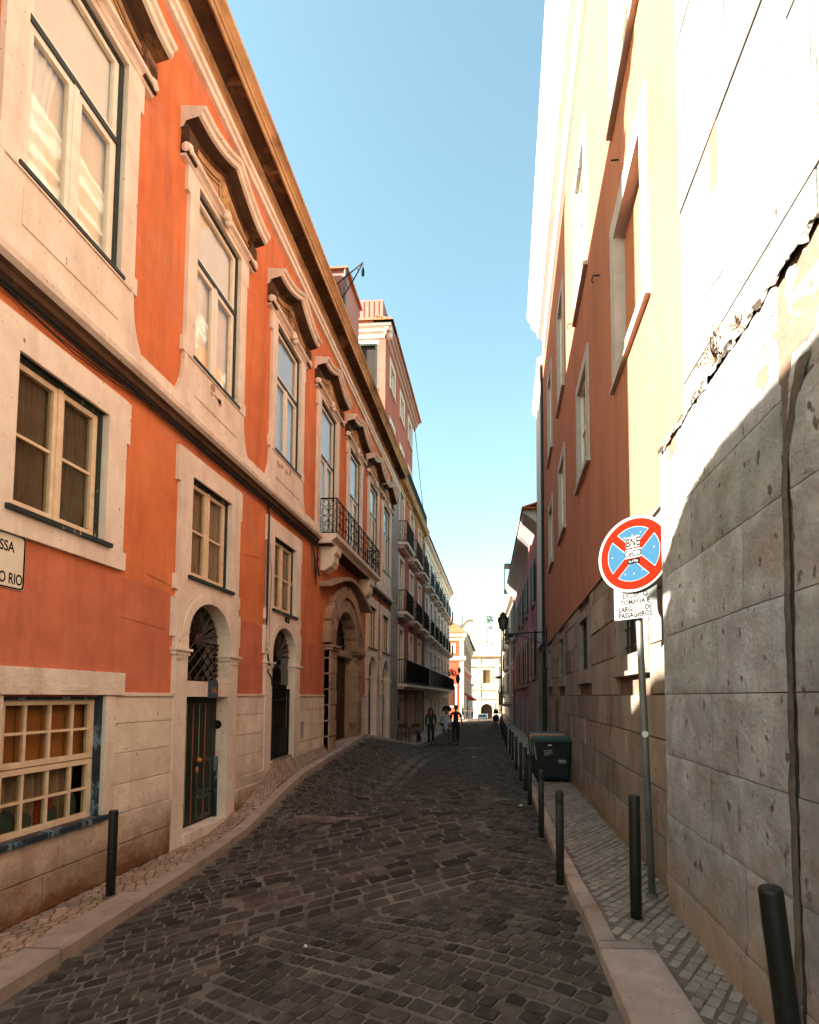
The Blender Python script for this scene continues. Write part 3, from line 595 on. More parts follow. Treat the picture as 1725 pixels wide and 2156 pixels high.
def tall_window(fr, c, v0, v1, parent, balcony_door=False, sash='white_paint', curtain=('curtain_white', 'curtain_cream'), glass='glass_pale', apron=True):
    hw = 0.6; tr = v0 + (v1 - v0) * 0.605; s_ = MB()
    stone_ring(s_, fr, c, hw, v0, v1, 0.21, 0.06, 0.20, ears=True)
    if apron:
        vb = 4.38; a = hw + 0.21; n = 8; Lp = []
        for i in range(n + 1):
            t = i / n; v = vb + (v0 - 0.06 - vb) * t; fl = 0.16 * (1 - t) ** 2.2 if t < 0.55 else 0.16 * (0.45) ** 2.2 * max(0, (1 - t) / 0.45)
            Lp.append((a + fl, v))
        poly = [(c - x, v) for x, v in Lp][::-1] + [(c + x, v) for x, v in Lp]
        s_.prism(fr, poly, 0.0, 0.055); s_.box(fr, c - hw + 0.02, c + hw - 0.02, vb + 0.16, v0 - 0.22, 0.05, 0.068)
        s_.box(fr, c - hw - 0.16, c + hw + 0.16, v0 - 0.075, v0 - 0.055, 0.05, 0.075)
    W_ = s_.build('window', 'stone_cream', parent)
    f = MB(); frame_ring(f, fr, c - hw, c + hw, v0, v1, 0.05, -0.12, -0.005); f.box(fr, c - hw + 0.05, c + hw - 0.05, tr - 0.035, tr + 0.035, -0.12, -0.01)
    f.box(fr, c - hw - 0.04, c + hw + 0.04, v0 - 0.045, v0, -0.1, 0.085)
    f.build('outer_frame', 'green_paint', W_)
    f = MB()
    for (a, b) in ((c - hw + 0.05, c - 0.005), (c + 0.005, c + hw - 0.05)):
        frame_ring(f, fr, a, b, v0 + 0.05, tr - 0.035, 0.075, -0.085, -0.03)
    frame_ring(f, fr, c - hw + 0.05, c + hw - 0.05, tr + 0.035, v1 - 0.05, 0.06, -0.085, -0.03)
    f.box(fr, c - 0.03, c + 0.03, v0 + 0.05, tr - 0.035, -0.05, -0.015)
    f.build('sash', sash, W_)
    f = MB(); f.box(fr, c - hw + 0.1, c + hw - 0.1, v0 + 0.08, v1 - 0.08, -0.062, -0.058); f.build('glass', glass, W_)
    k = MB(); folds(k, fr, c - hw, c + hw, tr, v1, -0.11, 0.006, 20, 3); nf_ = len(k.f)
    k.quad(fr.p(c - hw - 0.2, v0 - 0.2, -0.135), fr.p(c + hw + 0.2, v0 - 0.2, -0.135), fr.p(c + hw + 0.2, v1 + 0.1, -0.135), fr.p(c - hw - 0.2, v1 + 0.1, -0.135), mi=1)
    folds(k, fr, c - hw + 0.02, c - 0.12, v0, tr, -0.11, 0.014, 24, 5, bow=-0.1)
    k.build('curtain', [curtain[0], curtain[1]], W_, smooth=True)
    return W_
for i, c in enumerate(BAY):
    dr = i in (3, 4)
    tall_window(LF, c, 4.22 if dr else TV0, TV1, TH, dr, curtain=('curtain_white', 'curtain_cream' if i < 2 else 'curtain_white'), glass='glass_pale' if i < 2 else 'glass_sky', apron=not dr)
    hood(LF, c, 1.0, 8.58, TH)

def mezz_window(fr, c, parent, cur):
    hw, v0, v1 = 0.53, 1.80, 3.32; s_ = MB(); stone_ring(s_, fr, c, hw, v0, v1, 0.27, 0.26, 0.33, w=0.055, depth=-0.16)
    W_ = s_.build('window', 'stone_cream', parent)
    f = MB(); frame_ring(f, fr, c - hw, c + hw, v0, v1, 0.045, -0.15, -0.03); f.box(fr, c - hw - 0.07, c + hw + 0.07, v0 - 0.05, v0 - 0.002, -0.1, 0.10)
    f.box(fr, c - hw - 0.03, c + hw + 0.03, v1 - 0.002, v1 + 0.03, -0.1, 0.02)
    f.build('outer_frame', 'worn_green_paint', W_)
    f = MB()
    for (a, b) in ((c - hw + 0.045, c - 0.004), (c + 0.004, c + hw - 0.045)):
        frame_ring(f, fr, a, b, v0 + 0.045, v1 - 0.045, 0.058, -0.12, -0.055); m = (v0 + v1) / 2; f.box(fr, a + 0.05, b - 0.05, m - 0.016, m + 0.016, -0.11, -0.07)
    f.box(fr, c - 0.025, c + 0.025, v0 + 0.045, v1 - 0.045, -0.07, -0.035)
    f.build('sash', 'cream_paint', W_)
    f = MB(); f.box(fr, c - hw + 0.08, c + hw - 0.08, v0 + 0.08, v1 - 0.08, -0.092, -0.088); f.build('glass', 'glass_dim', W_)
    k = MB(); folds(k, fr, c - hw, c - 0.01, v0, v1, -0.15, 0.018, 48, 9); folds(k, fr, c + 0.01, c + hw - (0.12 if cur == 'curtain_dark' else 0), v0, v1, -0.15, 0.018, 48, 8, bow=0.10 if cur == 'curtain_dark' else 0)
    k.build('curtain', cur, W_, smooth=True)
    return W_
for i in (0, 1, 2, 5, 6): mezz_window(LF, BAY[i], TH, 'curtain_dark' if i == 0 else 'curtain_grey')

# the sixteen-pane ground-floor window
a, b, v0, v1 = 4.16, 5.32, -1.36, 0.02
s_ = MB(); s_.box(LF, a - 0.14, b + 0.24, v1, 0.285, 0, 0.085); s_.box(LF, a - 0.14, a, v0 - 0.06, v1 - 0.002, -0.14, 0.06); s_.box(LF, b, b + 0.15, v0 - 0.06, v1 - 0.002, -0.14, 0.06)
s_.box(LF, a - 0.14, b + 0.15, v0 - 0.16, v0 - 0.062, -0.14, 0.06); s_.box(LF, a, b, v1, v1 + 0.02, -0.2, 0); s_.box(LF, 4.7, 5.0, 0.06, 0.12, 0.083, 0.09)
GW = s_.build('window', 'stone_plinth', TH, bevel=0.006)
f = MB(); f.box(LF, a, a + 0.05, v0, v1, -0.16, 0.0); f.box(LF, b - 0.06, b, v0, v1, -0.16, 0.015); f.box(LF, a + 0.05, b - 0.06, v1 - 0.05, v1, -0.16, 0.0)
f.box(LF, a - 0.1, b + 0.04, v0 - 0.06, v0 - 0.003, -0.16, 0.11); f.build('outer_frame', 'worn_blue_paint', GW)
f = MB(); A, B = a + 0.05, b - 0.06; mid = -0.70
for (lo, hi) in ((v0 + 0.0, mid - 0.006), (mid + 0.006, v1 - 0.05)):
    frame_ring(f, LF, A, B, lo, hi, 0.055, -0.10, -0.035)
    for k in range(1, 4): x = A + (B - A) * k / 4; f.box(LF, x - 0.013, x + 0.013, lo + 0.05, hi - 0.05, -0.09, -0.045)
    m = (lo + hi) / 2; f.box(LF, A + 0.05, B - 0.05, m - 0.013, m + 0.013, -0.088, -0.047)
f.build('sash', 'cream_paint', GW)
f = MB(); f.box(LF, A + 0.04, B - 0.04, v0 + 0.05, v1 - 0.09, -0.07, -0.066); f.build('glass', 'glass_dim', GW)
k = MB(); 
for j in range(8): k.box(LF, A + j * 0.135, A + j * 0.135 + 0.128, mid - 0.02, v1, -0.17, -0.15 - 0.01 * (j % 2))
k.build('inner_shutter', 'shutter_ochre', GW)
k = MB(); folds(k, LF, A + 0.1, B - 0.12, v0, mid, -0.18, 0.03, 50, 9); k.build('curtain', 'curtain_grey', GW, smooth=True)
k = MB()
for (u, h, w_) in ((4.40, 0.26, 0.10), (4.58, 0.20, 0.09), (4.84, 0.22, 0.12), (5.10, 0.30, 0.08)): k.ell(LF.p(u, v0 + h * 0.45, -0.135), (0.02, w_, h * 0.55), 10, 8)
for j in range(3): k.box(LF, 4.70 + j * 0.06, 4.75 + j * 0.06, v0, v0 + 0.33, -0.15, -0.12, mi=1)
k.build('window_clutter', ['cloth_teal', 'cloth_red'], GW)

def arch_block(mb, fr, c, hw, vs_, ow, vt, w, depth, n=14):
    """spandrel block: arched opening inside a rectangle from springing vs_ to vt"""
    inn = [(c + hw * math.cos(math.pi * i / n), vs_ + hw * math.sin(math.pi * i / n)) for i in range(n + 1)]; out = []
    for i in range(n + 1):
        t = math.pi * i / n; dx, dy = math.cos(t), math.sin(t)
        k = min((hw + ow) / abs(dx) if abs(dx) > 1e-6 else 9e9, (vt - vs_) / dy if dy > 1e-6 else 9e9); out.append((c + dx * k, vs_ + dy * k))
    mb.ring(fr, out, inn, w, 0.0, depth, closed=False)
def door_bay(c, base, kind, parent):
    hw, spr = 0.545, 0.92; s_ = MB(); D = -0.19 if kind != 'gate' else -0.13
    for sg in (-1, 1):
        x0, x1 = sorted((c + sg * hw, c + sg * (hw + 0.27)))
        s_.box(LF, x0, x1, base - 0.5, 0.60, D, 0.062)
        s_.box(LF, x0 - 0.02, x1 + 0.02, 0.602, 0.66, D, 0.085); s_.box(LF, x0 - 0.04, x1 + 0.04, 0.662, 0.70, D, 0.115); s_.box(LF, x0, x1, 0.702, spr - 0.002, D, 0.07)
        for q in range(4): s_.box(LF, x0 + 0.03 + q * 0.06, x0 + 0.06 + q * 0.06, 0.55, 0.60, 0.06, 0.082)
        xe0, xe1 = sorted((c + sg * (hw + 0.268), c + sg * (hw + 0.33))); s_.box(LF, xe0, xe1, spr - 0.06, 1.42, 0.0, 0.058)
    arch_block(s_, LF, c, hw, spr, 0.27, 1.545, 0.062, D)
    s_.ring(LF, [(c + 0.68 * math.cos(math.pi * i / 16), spr + 0.68 * math.sin(math.pi * i / 16)) for i in range(17)], [(c + (hw + .002) * math.cos(math.pi * i / 16), spr + (hw + .002) * math.sin(math.pi * i / 16)) for i in range(17)], 0.075, 0.06, 0.05, closed=False)
    if kind == 'panel': s_.box(LF, c - hw, c + hw, 0.0, 0.235, D, 0.055)
    s_.box(LF, c - hw, c + hw, base - 0.5, base, D, 0.10 if kind != 'gate' else 0.02)
    Dn = s_.build('doorway', 'stone_cream', parent)
    k = MB(); vf = 0.26
    k.box(LF, c - hw, c + hw, base, spr + hw, D - 0.05, D - 0.03); k.build('door_backing', 'interior', Dn)
    f = MB(); cy = 0.88; w0 = D + 0.05
    for i in range(13):
        t = math.pi * (i + 0.0) / 12; r0, r1 = 0.12, hw
        wd = 0.014 if i % 2 else 0.024
        f.tube([LF.p(c + r0 * math.cos(t), cy + r0 * math.sin(t), w0), LF.p(c + r1 * 0.66 * math.cos(t), cy + r1 * 0.66 * math.sin(t), w0 + 0.02), LF.p(c + r1 * math.cos(t), cy + r1 * math.sin(t), w0)], [0.008, wd, 0.010], 5)
    f.lathe(LF.p(c, cy, w0 - 0.01), [(0.0, 0), (0.11, 0.0), (0.12, 0.03), (0.08, 0.05), (0.0, 0.055)], 14, axis=(1, 0, 0), cap=False)
    if kind == 'panel':
        n = 4
        for i in range(-5, 6):
            for sg in (-1, 1):
                pts = []
                for q in range(13):
                    x = -hw + 2 * hw * q / 12; y = vf + (i * 0.2) + sg * x * 0.95 + 0.3
                    if vf < y < cy + 0.03: pts.append(LF.p(c + x, y, w0 + 0.01 * sg))
                if len(pts) > 1: f.tube([pts[0], pts[-1]], 0.011, 4)
        for q in range(7): f.ell(LF.p(c - hw + 0.03 + 0.16 * q, vf + 0.03, w0), (0.02, 0.035, 0.035), 6, 4); f.ell(LF.p(c + hw - 0.03, vf + 0.09 * q, w0), (0.02, 0.03, 0.03), 6, 4)
    f.build('fanlight_grille', 'fanlight_iron', Dn)
    k = MB(); k.box(LF, c - hw, c + hw, vf, spr + hw - 0.01, D + 0.02, D + 0.03); k.build('fanlight_glass', 'glass_far', Dn)
    if kind == 'panel':
        k = MB(); k.box(LF, c - hw, c + hw, base, 0.0, D - 0.02, D + 0.03)
        for j in range(7): x = c - hw + 0.02 + j * 0.155; k.box(LF, x, x + 0.135, base + 0.02, -0.02, D + 0.03, D + 0.05)
        k.build('door_leaf', 'door_green', Dn)
        k = MB()
        for j in range(3): x = c - hw + 0.164 + j * 0.31; k.box(LF, x - 0.006, x + 0.004, base + 0.03, -0.1, D + 0.03, D + 0.053)
        k.build('door_stripe', 'stripe_red', Dn)
        k = MB()
        for j in range(2): x = c - hw + 0.32 + j * 0.31; k.box(LF, x - 0.006, x + 0.004, base + 0.06, -0.1, D + 0.03, D + 0.053)
        k.build('door_stripe', 'stripe_green', Dn)
        k = MB(); frame_ring(k, LF, c + 0.02, c + 0.42, base + 0.06, base + 0.42, 0.05, D + 0.05, D + 0.065); frame_ring(k, LF, c + 0.02, c + 0.42, base + 0.46, base + 1.0, 0.05, D + 0.05, D + 0.065)
        k.build('door_panel', 'door_panel', Dn)
        k = MB(); k.ell(LF.p(c + 0.03, base + 1.0, D + 0.1), (0.045, 0.04, 0.04), 10, 8); k.ell(LF.p(c + 0.03, base + 0.85, D + 0.07), (0.02, 0.03, 0.05), 8, 6); k.build('door_knob', 'gold', Dn, smooth=True)
        k = MB(); k.box(LF, c + hw - 0.04, c + hw - 0.002, base, base + 1.0, D + 0.03, -0.09); k.build('painted_jamb', 'worn_blue_paint', Dn)
        k = MB(); k.lathe(LF.p(c + hw + 0.0, -0.47, -0.12), [(0.075, -0.012), (0.075, 0.012), (0.03, 0.02)], 14, axis=(0, 1, 0)); k.build('intercom', 'iron', Dn)
    elif kind == 'gate':
        k = MB(); k.box(LF, c - hw, c + hw, base, base + 0.62, D + 0.03, D + 0.06); k.box(LF, c - hw, c + hw, 0.10, 0.17, D + 0.02, D + 0.08); k.box(LF, c - hw, c + hw, -0.08, -0.05, D + 0.02, D + 0.08)
        for j in range(9): x = c - hw + 0.03 + j * (2 * hw - 0.06) / 8; k.tube([LF.p(x, base, D + 0.05), LF.p(x, 0.12, D + 0.05)], 0.013, 5)
        frame_ring(k, LF, c - hw, c + hw, base, 0.16, 0.035, D + 0.03, D + 0.08)
        for j in range(9): k.ell(LF.p(c + hw - 0.01, base + 0.1 + j * 0.15, D + 0.05), (0.02, 0.02, 0.03), 6, 4)
        k.build('iron_gate', 'iron', Dn)
    else:
        k = MB(); k.box(LF, c - hw, c + hw, base, 0.1, D - 0.02, D + 0.03)
        for j in range(2):
            for q in range(3): x = c - 0.5 + j * 0.52; k.box(LF, x + 0.05, x + 0.43, base + 0.1 + q * 0.5, base + 0.5 + q * 0.5, D + 0.03, D + 0.05)
        k.build('door_leaf', 'door_green', Dn)
    return Dn
door_bay(BAY[1], -2.0, 'panel', TH); door_bay(BAY[2], -1.32, 'gate', TH)
door_bay(BAY[5], -1.40, 'plain', TH); door_bay(BAY[6], -1.80, 'plain', TH)

for (u0_, u1_, v_, sl) in ((5.55, 6.35, 0.98, -0.05), (5.95, 6.42, 1.62, -0.05), (8.3, 8.9, 2.6, 0.1)):
    k = MB(); k.tube([LF.p(u0_ + (u1_ - u0_) * i / 12, v_ + sl * i / 12 + 0.012 * noise.noise((i * 0.9, v_, 0)), 0.005) for i in range(13)], 0.003, 3); k.build('plaster_crack', 'stone_sooty', TH)
fk = random.Random(5)
for (c, v, n_) in ((BAY[1], 4.93, 5), (BAY[2], 4.93, 6)):
    k = MB()
    for q in range(n_): blob(k, LF, c + fk.uniform(-0.55, 0.1), v + fk.uniform(-0.10, 0.06), fk.uniform(0.03, 0.07), fk.uniform(0.03, 0.07), 0.0705, seed=fk.uniform(0, 50))
    k.build('flaked_patch', 'flaked', TH)
# ---- central portal
p_ = MB(); c = 13.95; hw = 1.0; D = -0.26
for sg in (-1, 1):
    v = -1.9; i = 0
    while v < 1.25:
        x0, x1 = sorted((c + sg * (hw + 0.02), c + sg * (hw + 0.50))); ww = 0.20 if i % 2 == 0 else 0.185
        p_.box(LF, x0, x1, v + 0.012, min(v + 0.42, 1.26) - 0.006, 0.0, ww); v += 0.42; i += 1
    x0, x1 = sorted((c + sg * hw, c + sg * (hw + 0.5))); p_.box(LF, x0, x1, -2.2, 1.26, D, 0.15)
    p_.box(LF, x0 - 0.03, x1 + 0.03, 1.262, 1.33, D, 0.24); p_.box(LF, x0 - 0.06, x1 + 0.06, 1.332, 1.40, D, 0.29)
n = 9
for i in range(n):                                    # rusticated voussoirs
    t0, t1 = math.pi * i / n + 0.012, math.pi * (i + 1) / n - 0.012
    for (r0, r1, ww) in ((1.0, 1.32, 0.15), (1.36, 1.66, 0.20)):
        q = [(c + r0 * math.cos(t0), 1.42 + r0 * 1.12 * math.sin(t0)), (c + r1 * math.cos(t0), 1.42 + r1 * 1.12 * math.sin(t0)), (c + r1 * math.cos((t0 + t1) / 2), 1.42 + r1 * 1.12 * math.sin((t0 + t1) / 2)), (c + r1 * math.cos(t1), 1.42 + r1 * 1.12 * math.sin(t1)), (c + r0 * math.cos(t1), 1.42 + r0 * 1.12 * math.sin(t1))]
        p_.prism(LF, q, 0.0 if r0 > 1.1 else D, ww)
p_.box(LF, c - hw, c + hw, 1.20, 1.40, D, 0.0)
PT = p_.build('portal', 'stone_portal', TH, bevel=0.01)
k = MB(); k.box(LF, c - hw, c + hw, -2.2, 2.6, D - 0.12, D - 0.06); k.build('portal_backing', 'interior', PT)
k = MB(); k.box(LF, c - hw, c - 0.02, -1.5, 1.2, D - 0.02, D + 0.03); k.box(LF, c + 0.02, c + hw, -1.5, 1.2, D - 0.02, D + 0.03)
for sg in (0, 1):
    for q in range(4): k.box(LF, c - 0.9 + sg * 1.02, c - 0.12 + sg * 1.02, -1.35 + q * 0.64, -0.83 + q * 0.64, D + 0.03, D + 0.06)
k.build('portal_door', 'wood_dark', PT)
k = MB()
for i in range(9):
    t = math.pi * (i + 0.5) / 9; k.tube([LF.p(c + 0.12 * math.cos(t), 1.45 + 0.12 * math.sin(t), D + 0.03), LF.p(c + 0.98 * math.cos(t), 1.45 + 1.08 * math.sin(t), D + 0.03)], [0.012, 0.03], 5)
k.build('fanlight_grille', 'fanlight_iron', PT)
# corbels and the curved hood under the balcony
k = MB()
for u in (12.05, 15.55):
    k = MB(); k.prism(Fr((-4.6, u, 0), (1, 0, 0), (0, 1, 0)), [(0, 3.32), (0.12, 3.30), (0.30, 3.42), (0.36, 3.55), (0.36, 3.70), (0.42, 3.78), (0.44, 3.95), (0, 3.95)], 0, 0.42); k.build('corbel', 'stone_cream', PT, bevel=0.01)
k = MB(); pts = []
for i in range(17):
    t = i / 16; u = 12.0 + 4.0 * t; v = 3.16 + 0.10 * math.cos((t - 0.5) * 2 * math.pi) * 1 - 0.35 * abs(t - 0.5) ** 2 * 4 + 0.3; pts.append((u, v - 0.14))
k.prism(LF, [(u, v) for u, v in pts] + [(u, v + 0.12) for u, v in pts[::-1]], 0, 0.34); k.build('portal_hood', 'stone_portal', PT, bevel=0.01)

# ---- balcony
k = MB(); k.sweep(LF, [(0.0, 3.95), (0.38, 3.96), (0.40, 4.03), (0.46, 4.07), (0.52, 4.10), (0.53, 4.20), (0.0, 4.20)], 11.80, 16.38)
BA = k.build('balcony', 'stone_cream', TH)
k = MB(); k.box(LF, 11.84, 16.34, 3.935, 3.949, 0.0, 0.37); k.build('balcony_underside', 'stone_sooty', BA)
def arc(cx, cy, r, a0, a1, n=10): return [(cx + r * math.cos(a0 + (a1 - a0) * i / n), cy + r * math.sin(a0 + (a1 - a0) * i / n)) for i in range(n + 1)]
def scroll_panel(mb, P3, u0, u1, v0, v1, r=0.008):
    """one bay of scroll ironwork; P3(u, v) -> point"""
    W_, H_ = u1 - u0, v1 - v0; c = (u0 + u1) / 2; q = H_ / 4; rr = min(W_ / 4 * 0.98, q * 0.9)
    def tb(pts, rad=r): mb.tube([P3(*p) for p in pts], rad, 4, cap=False)
    for sg in (-1, 1):
        x = c + sg * W_ / 4
        for (y, s0) in ((v0 + rr * 1.02, -1), (v1 - rr * 1.02, 1)):
            a = arc(x, y, rr, R(-100) if s0 < 0 else R(100), R(170) if s0 < 0 else R(-170), 14); tb(a)
            tb([a[0]] + arc(x + sg * 0.02, y + s0 * rr * 0.55, rr * 0.32, s0 * R(90), s0 * R(330), 8))
        for s0 in (-1, 1):
            y = (v0 + v1) / 2 + s0 * rr * 1.02; tb(arc(x, y, rr, 0, 2 * math.pi, 16))
            tb(arc(c + sg * rr * 0.3, (v0 + v1) / 2 + s0 * rr * 1.5, rr * 0.3, 0, R(300), 8))
        tb([(c, v0 + rr * 2), (c + sg * 0.02, v0 + rr * 2.2), (c + sg * rr * 0.6, v0 + rr * 2.3)])
        tb([(c, v1 - rr * 2), (c + sg * 0.02, v1 - rr * 2.2), (c + sg * rr * 0.6, v1 - rr * 2.3)])
k = MB(); wv = 0.49; vb, vt = 4.24, 5.14
F3 = lambda u, v: LF.p(u, v, wv); S3 = lambda uu: (lambda w_, v: LF.p(uu, v, w_))
for v, r_ in ((vt, 0.02), (vb, 0.012)):
    k.tube([LF.p(11.86, v, 0.0), LF.p(11.86, v, wv)], r_, 6); k.tube([LF.p(11.86, v, wv), LF.p(16.32, v, wv)], r_, 6); k.tube([LF.p(16.32, v, wv), LF.p(16.32, v, 0)], r_, 6)
for u in (11.86, 16.32):
    k.tube([LF.p(u, vb, wv), LF.p(u, vt, wv)], 0.018, 6); k.tube([LF.p(u, vb, 0.06), LF.p(u, vt, 0.06)], 0.009, 5); scroll_panel(k, S3(u), 0.08, wv - 0.03, vb + 0.02, vt - 0.02)
nb = 9; st_ = (16.32 - 11.86) / nb
for i in range(nb):
    u = 11.86 + i * st_; k.tube([F3(u, vb), F3(u, vt)], 0.010, 5); k.tube([F3(u + 0.05, vb), F3(u + 0.05, vt)], 0.007, 4); scroll_panel(k, F3, u + 0.06, u + st_ - 0.01, vb + 0.02, vt - 0.02)
k.build('railing', 'iron', BA)
# end strip of stone between the townhouse and its neighbour
k = MB(); v = -2.4
while v < 9.6: k.box(LF, U1, 21.68, v + 0.008, v + 0.6, -0.2, 0.05 + random.uniform(-.003, .003)); v += 0.6
k.box(LF, U1, 21.68, -2.4, 9.64, -0.25, 0.04)
k.build('corner_strip', 'grey_stone', TH, bevel=0.005)

# ---- things fixed to the townhouse
def cable_path(u0, u1, v, w_, sag, n): return [LF.p(u0 + (u1 - u0) * i / n, v - sag * math.sin(math.pi * ((i * 3) % n) / n) + 0.006 * math.sin(i * 1.7), w_) for i in range(n + 1)]
k = MB()
for j in range(6): k.tube(cable_path(3.0, 11.8, 3.90 - 0.016 * j, 0.045 + 0.012 * (j % 3), 0.012 + 0.01 * (j % 3), 30), 0.0075 + 0.002 * (j % 2), 5)
k.tube([LF.p(3.1, 3.93, 0.05), LF.p(3.9, 3.80, 0.06), LF.p(4.5, 3.73, 0.06), LF.p(5.1, 3.77, 0.05), LF.p(5.8, 3.88, 0.05)], 0.007, 5)
k.tube([LF.p(3.1, 3.9, 0.05), LF.p(4.1, 3.76, 0.06), LF.p(4.7, 3.70, 0.06), LF.p(5.2, 3.74, 0.05), LF.p(5.9, 3.86, 0.05)], 0.006, 5)
tag(k.build('cable_bundle', 'cable'), 'black cables clipped in a bundle under the stone ledge of the orange townhouse', 'cable')
k = MB()
for j in range(4): k.tube(cable_path(16.4, 20.1, 3.88 - 0.016 * j, 0.05, 0.012, 10), 0.009, 5)
tag(k.build('cable_bundle', 'cable'), 'short run of cables under the stone ledge beyond the balcony', 'cable')
k = MB()
for j in range(3): k.tube([LF.p(9.12 + 0.022 * j, 3.88, 0.05), LF.p(9.11 + 0.024 * j, 2.6, 0.05 + 0.004 * j), LF.p(9.13 + 0.02 * j, 0.95, 0.05), LF.p(9.20 + 0.02 * j, 0.62, 0.09)], 0.012, 5)
k.tube([LF.p(9.16, 0.95, 0.05), LF.p(9.2, 0.5, 0.06), LF.p(9.36, 0.38, 0.07), LF.p(9.40, 0.22, 0.07)], 0.02, 6)
k.tube([LF.p(9.20, 3.2, 0.05), LF.p(9.27, 2.4, 0.07), LF.p(9.22, 1.6, 0.07), LF.p(9.27, 1.0, 0.06)], 0.005, 4)
tag(k.build('cable_drop', 'cable'), 'thick black cables running down the orange wall beside the barred arched door', 'cable')
k = MB()
for j in range(4):
    o_ = 0.03 * j; k.tube([LF.p(11.3 + o_, 3.9, 0.05), LF.p(11.42 + o_, 3.45, 0.09), LF.p(11.5 + o_ * 1.2, 3.05 - 0.1 * j, 0.08), LF.p(11.62, 3.25, 0.08), LF.p(11.75, 3.5, 0.07)], 0.009, 5)
k.tube([LF.p(11.75, 3.9, 0.05), LF.p(11.74, 3.4, 0.05), LF.p(11.9, 3.1, 0.05)], 0.02, 5)
k.ell(LF.p(11.72, 3.5, 0.07), (0.03, 0.05, 0.04), 8, 6)
tag(k.build('cable_tangle', 'cable'), 'looped tangle of black cable hanging just before the balcony corbel', 'cable')
# street name plate
sp = thing('street_name_plate', 'cream tiled street name plate with black lettering on the orange wall', 'street sign', (-4.6, 3.85, 1.0))
k = MB(); pu0, pu1, pv0, pv1 = 3.42, 4.335, 1.02, 1.55; rr = 0.04
def rrect(u0, u1, v0, v1, r, n=5):
    P = []
    for (cx, cy, a) in ((u1 - r, v0 + r, -90), (u1 - r, v1 - r, 0), (u0 + r, v1 - r, 90), (u0 + r, v0 + r, 180)):
        P += [(cx + r * math.cos(R(a + 90 * i / n)), cy + r * math.sin(R(a + 90 * i / n))) for i in range(n + 1)]
    return P
k.prism(LF, rrect(pu0, pu1, pv0, pv1, rr), 0.0, 0.016); k.build('plate', 'tile_white', sp)
k = MB(); k.ring(LF, rrect(pu0 + 0.004, pu1 - 0.004, pv0 + 0.004, pv1 - 0.004, rr), rrect(pu0 + 0.018, pu1 - 0.018, pv0 + 0.018, pv1 - 0.018, rr - 0.01), 0.0185, 0.014, 0.014); k.build('border_line', 'sign_black', sp)
text_part('lettering', 'TRAVESSA', 0.140, LF, 4.225, 1.37, 0.0175, 'sign_black', sp, sx=0.62, bold=0.002, align='RIGHT')
text_part('lettering', 'DO RIO', 0.145, LF, 4.315, 1.07, 0.0175, 'sign_black', sp, sx=0.55, bold=0.002, align='RIGHT')
hp = thing('house_number_plate', 'dark blue number plate 1A on the lintel over the striped door', 'number plate', (-4.54, 7.40, 0.1))
k = MB(); k.prism(LF, [(7.27, -0.02), (7.50, -0.02), (7.50, 0.22), (7.46, 0.26), (7.31, 0.26), (7.27, 0.24)], 0.055, 0.085); k.build('plate', 'plate_blue', hp)
text_part('lettering', '1A', 0.13, LF, 7.385, 0.06, 0.086, 'gold', hp, bold=0.003)
hp = thing('house_number_plate', 'small black number plate above the barred arched door', 'number plate', (-4.54, 10.03, 1.64))
k = MB(); k.box(LF, 9.93, 10.13, 1.60, 1.72, 0.064, 0.075); k.build('plate', 'sign_black', hp)
text_part('lettering', '11', 0.09, LF, 10.03, 1.625, 0.076, 'tile_white', hp)
k = MB(); frame_ring(k, LF, 10.88, 11.02, -0.98, -0.58, 0.02, 0.05, 0.065); k.box(LF, 10.90, 11.0, -0.96, -0.60, 0.05, 0.055)
tag(k.build('meter_box', 'bag_pale'), 'small pale meter box frame on the stone base between the barred door and the portal', 'meter box')
# hoist arm over the cornice
ha = thing('pulley_arm', 'rusty iron pulley arm jutting from the pink stair tower on the roof', 'pulley arm', (-5.7, 16.7, 14.6))
k = MB(); a0 = Vector((-5.75, 16.6, 14.75)); tip = Vector((-4.72, 16.0, 15.55))
k.tube([Vector((-6.0, 16.7, 15.35)), tip], 0.022, 5); k.tube([Vector((-5.95, 16.7, 14.45)), Vector((-5.2, 16.3, 15.1)), tip], 0.022, 5)
for t in (0.15, 0.35, 0.55, 0.75): 
    p = Vector((-6.0, 16.7, 15.35)).lerp(tip, t); q = Vector((-5.95, 16.7, 14.45)).lerp(tip, t + 0.1); k.tube([p, q], 0.014, 4)
k.build('arm', 'iron', ha)
k = MB(); k.tube([tip, tip - Vector((0, 0, 0.2))], 0.012, 4); k.lathe(tip - Vector((0, 0, 0.55)), [(0.0, 0), (0.05, 0.05), (0.06, 0.2), (0.03, 0.34), (0.01, 0.38)], 8); k.build('pulley', 'iron', ha)

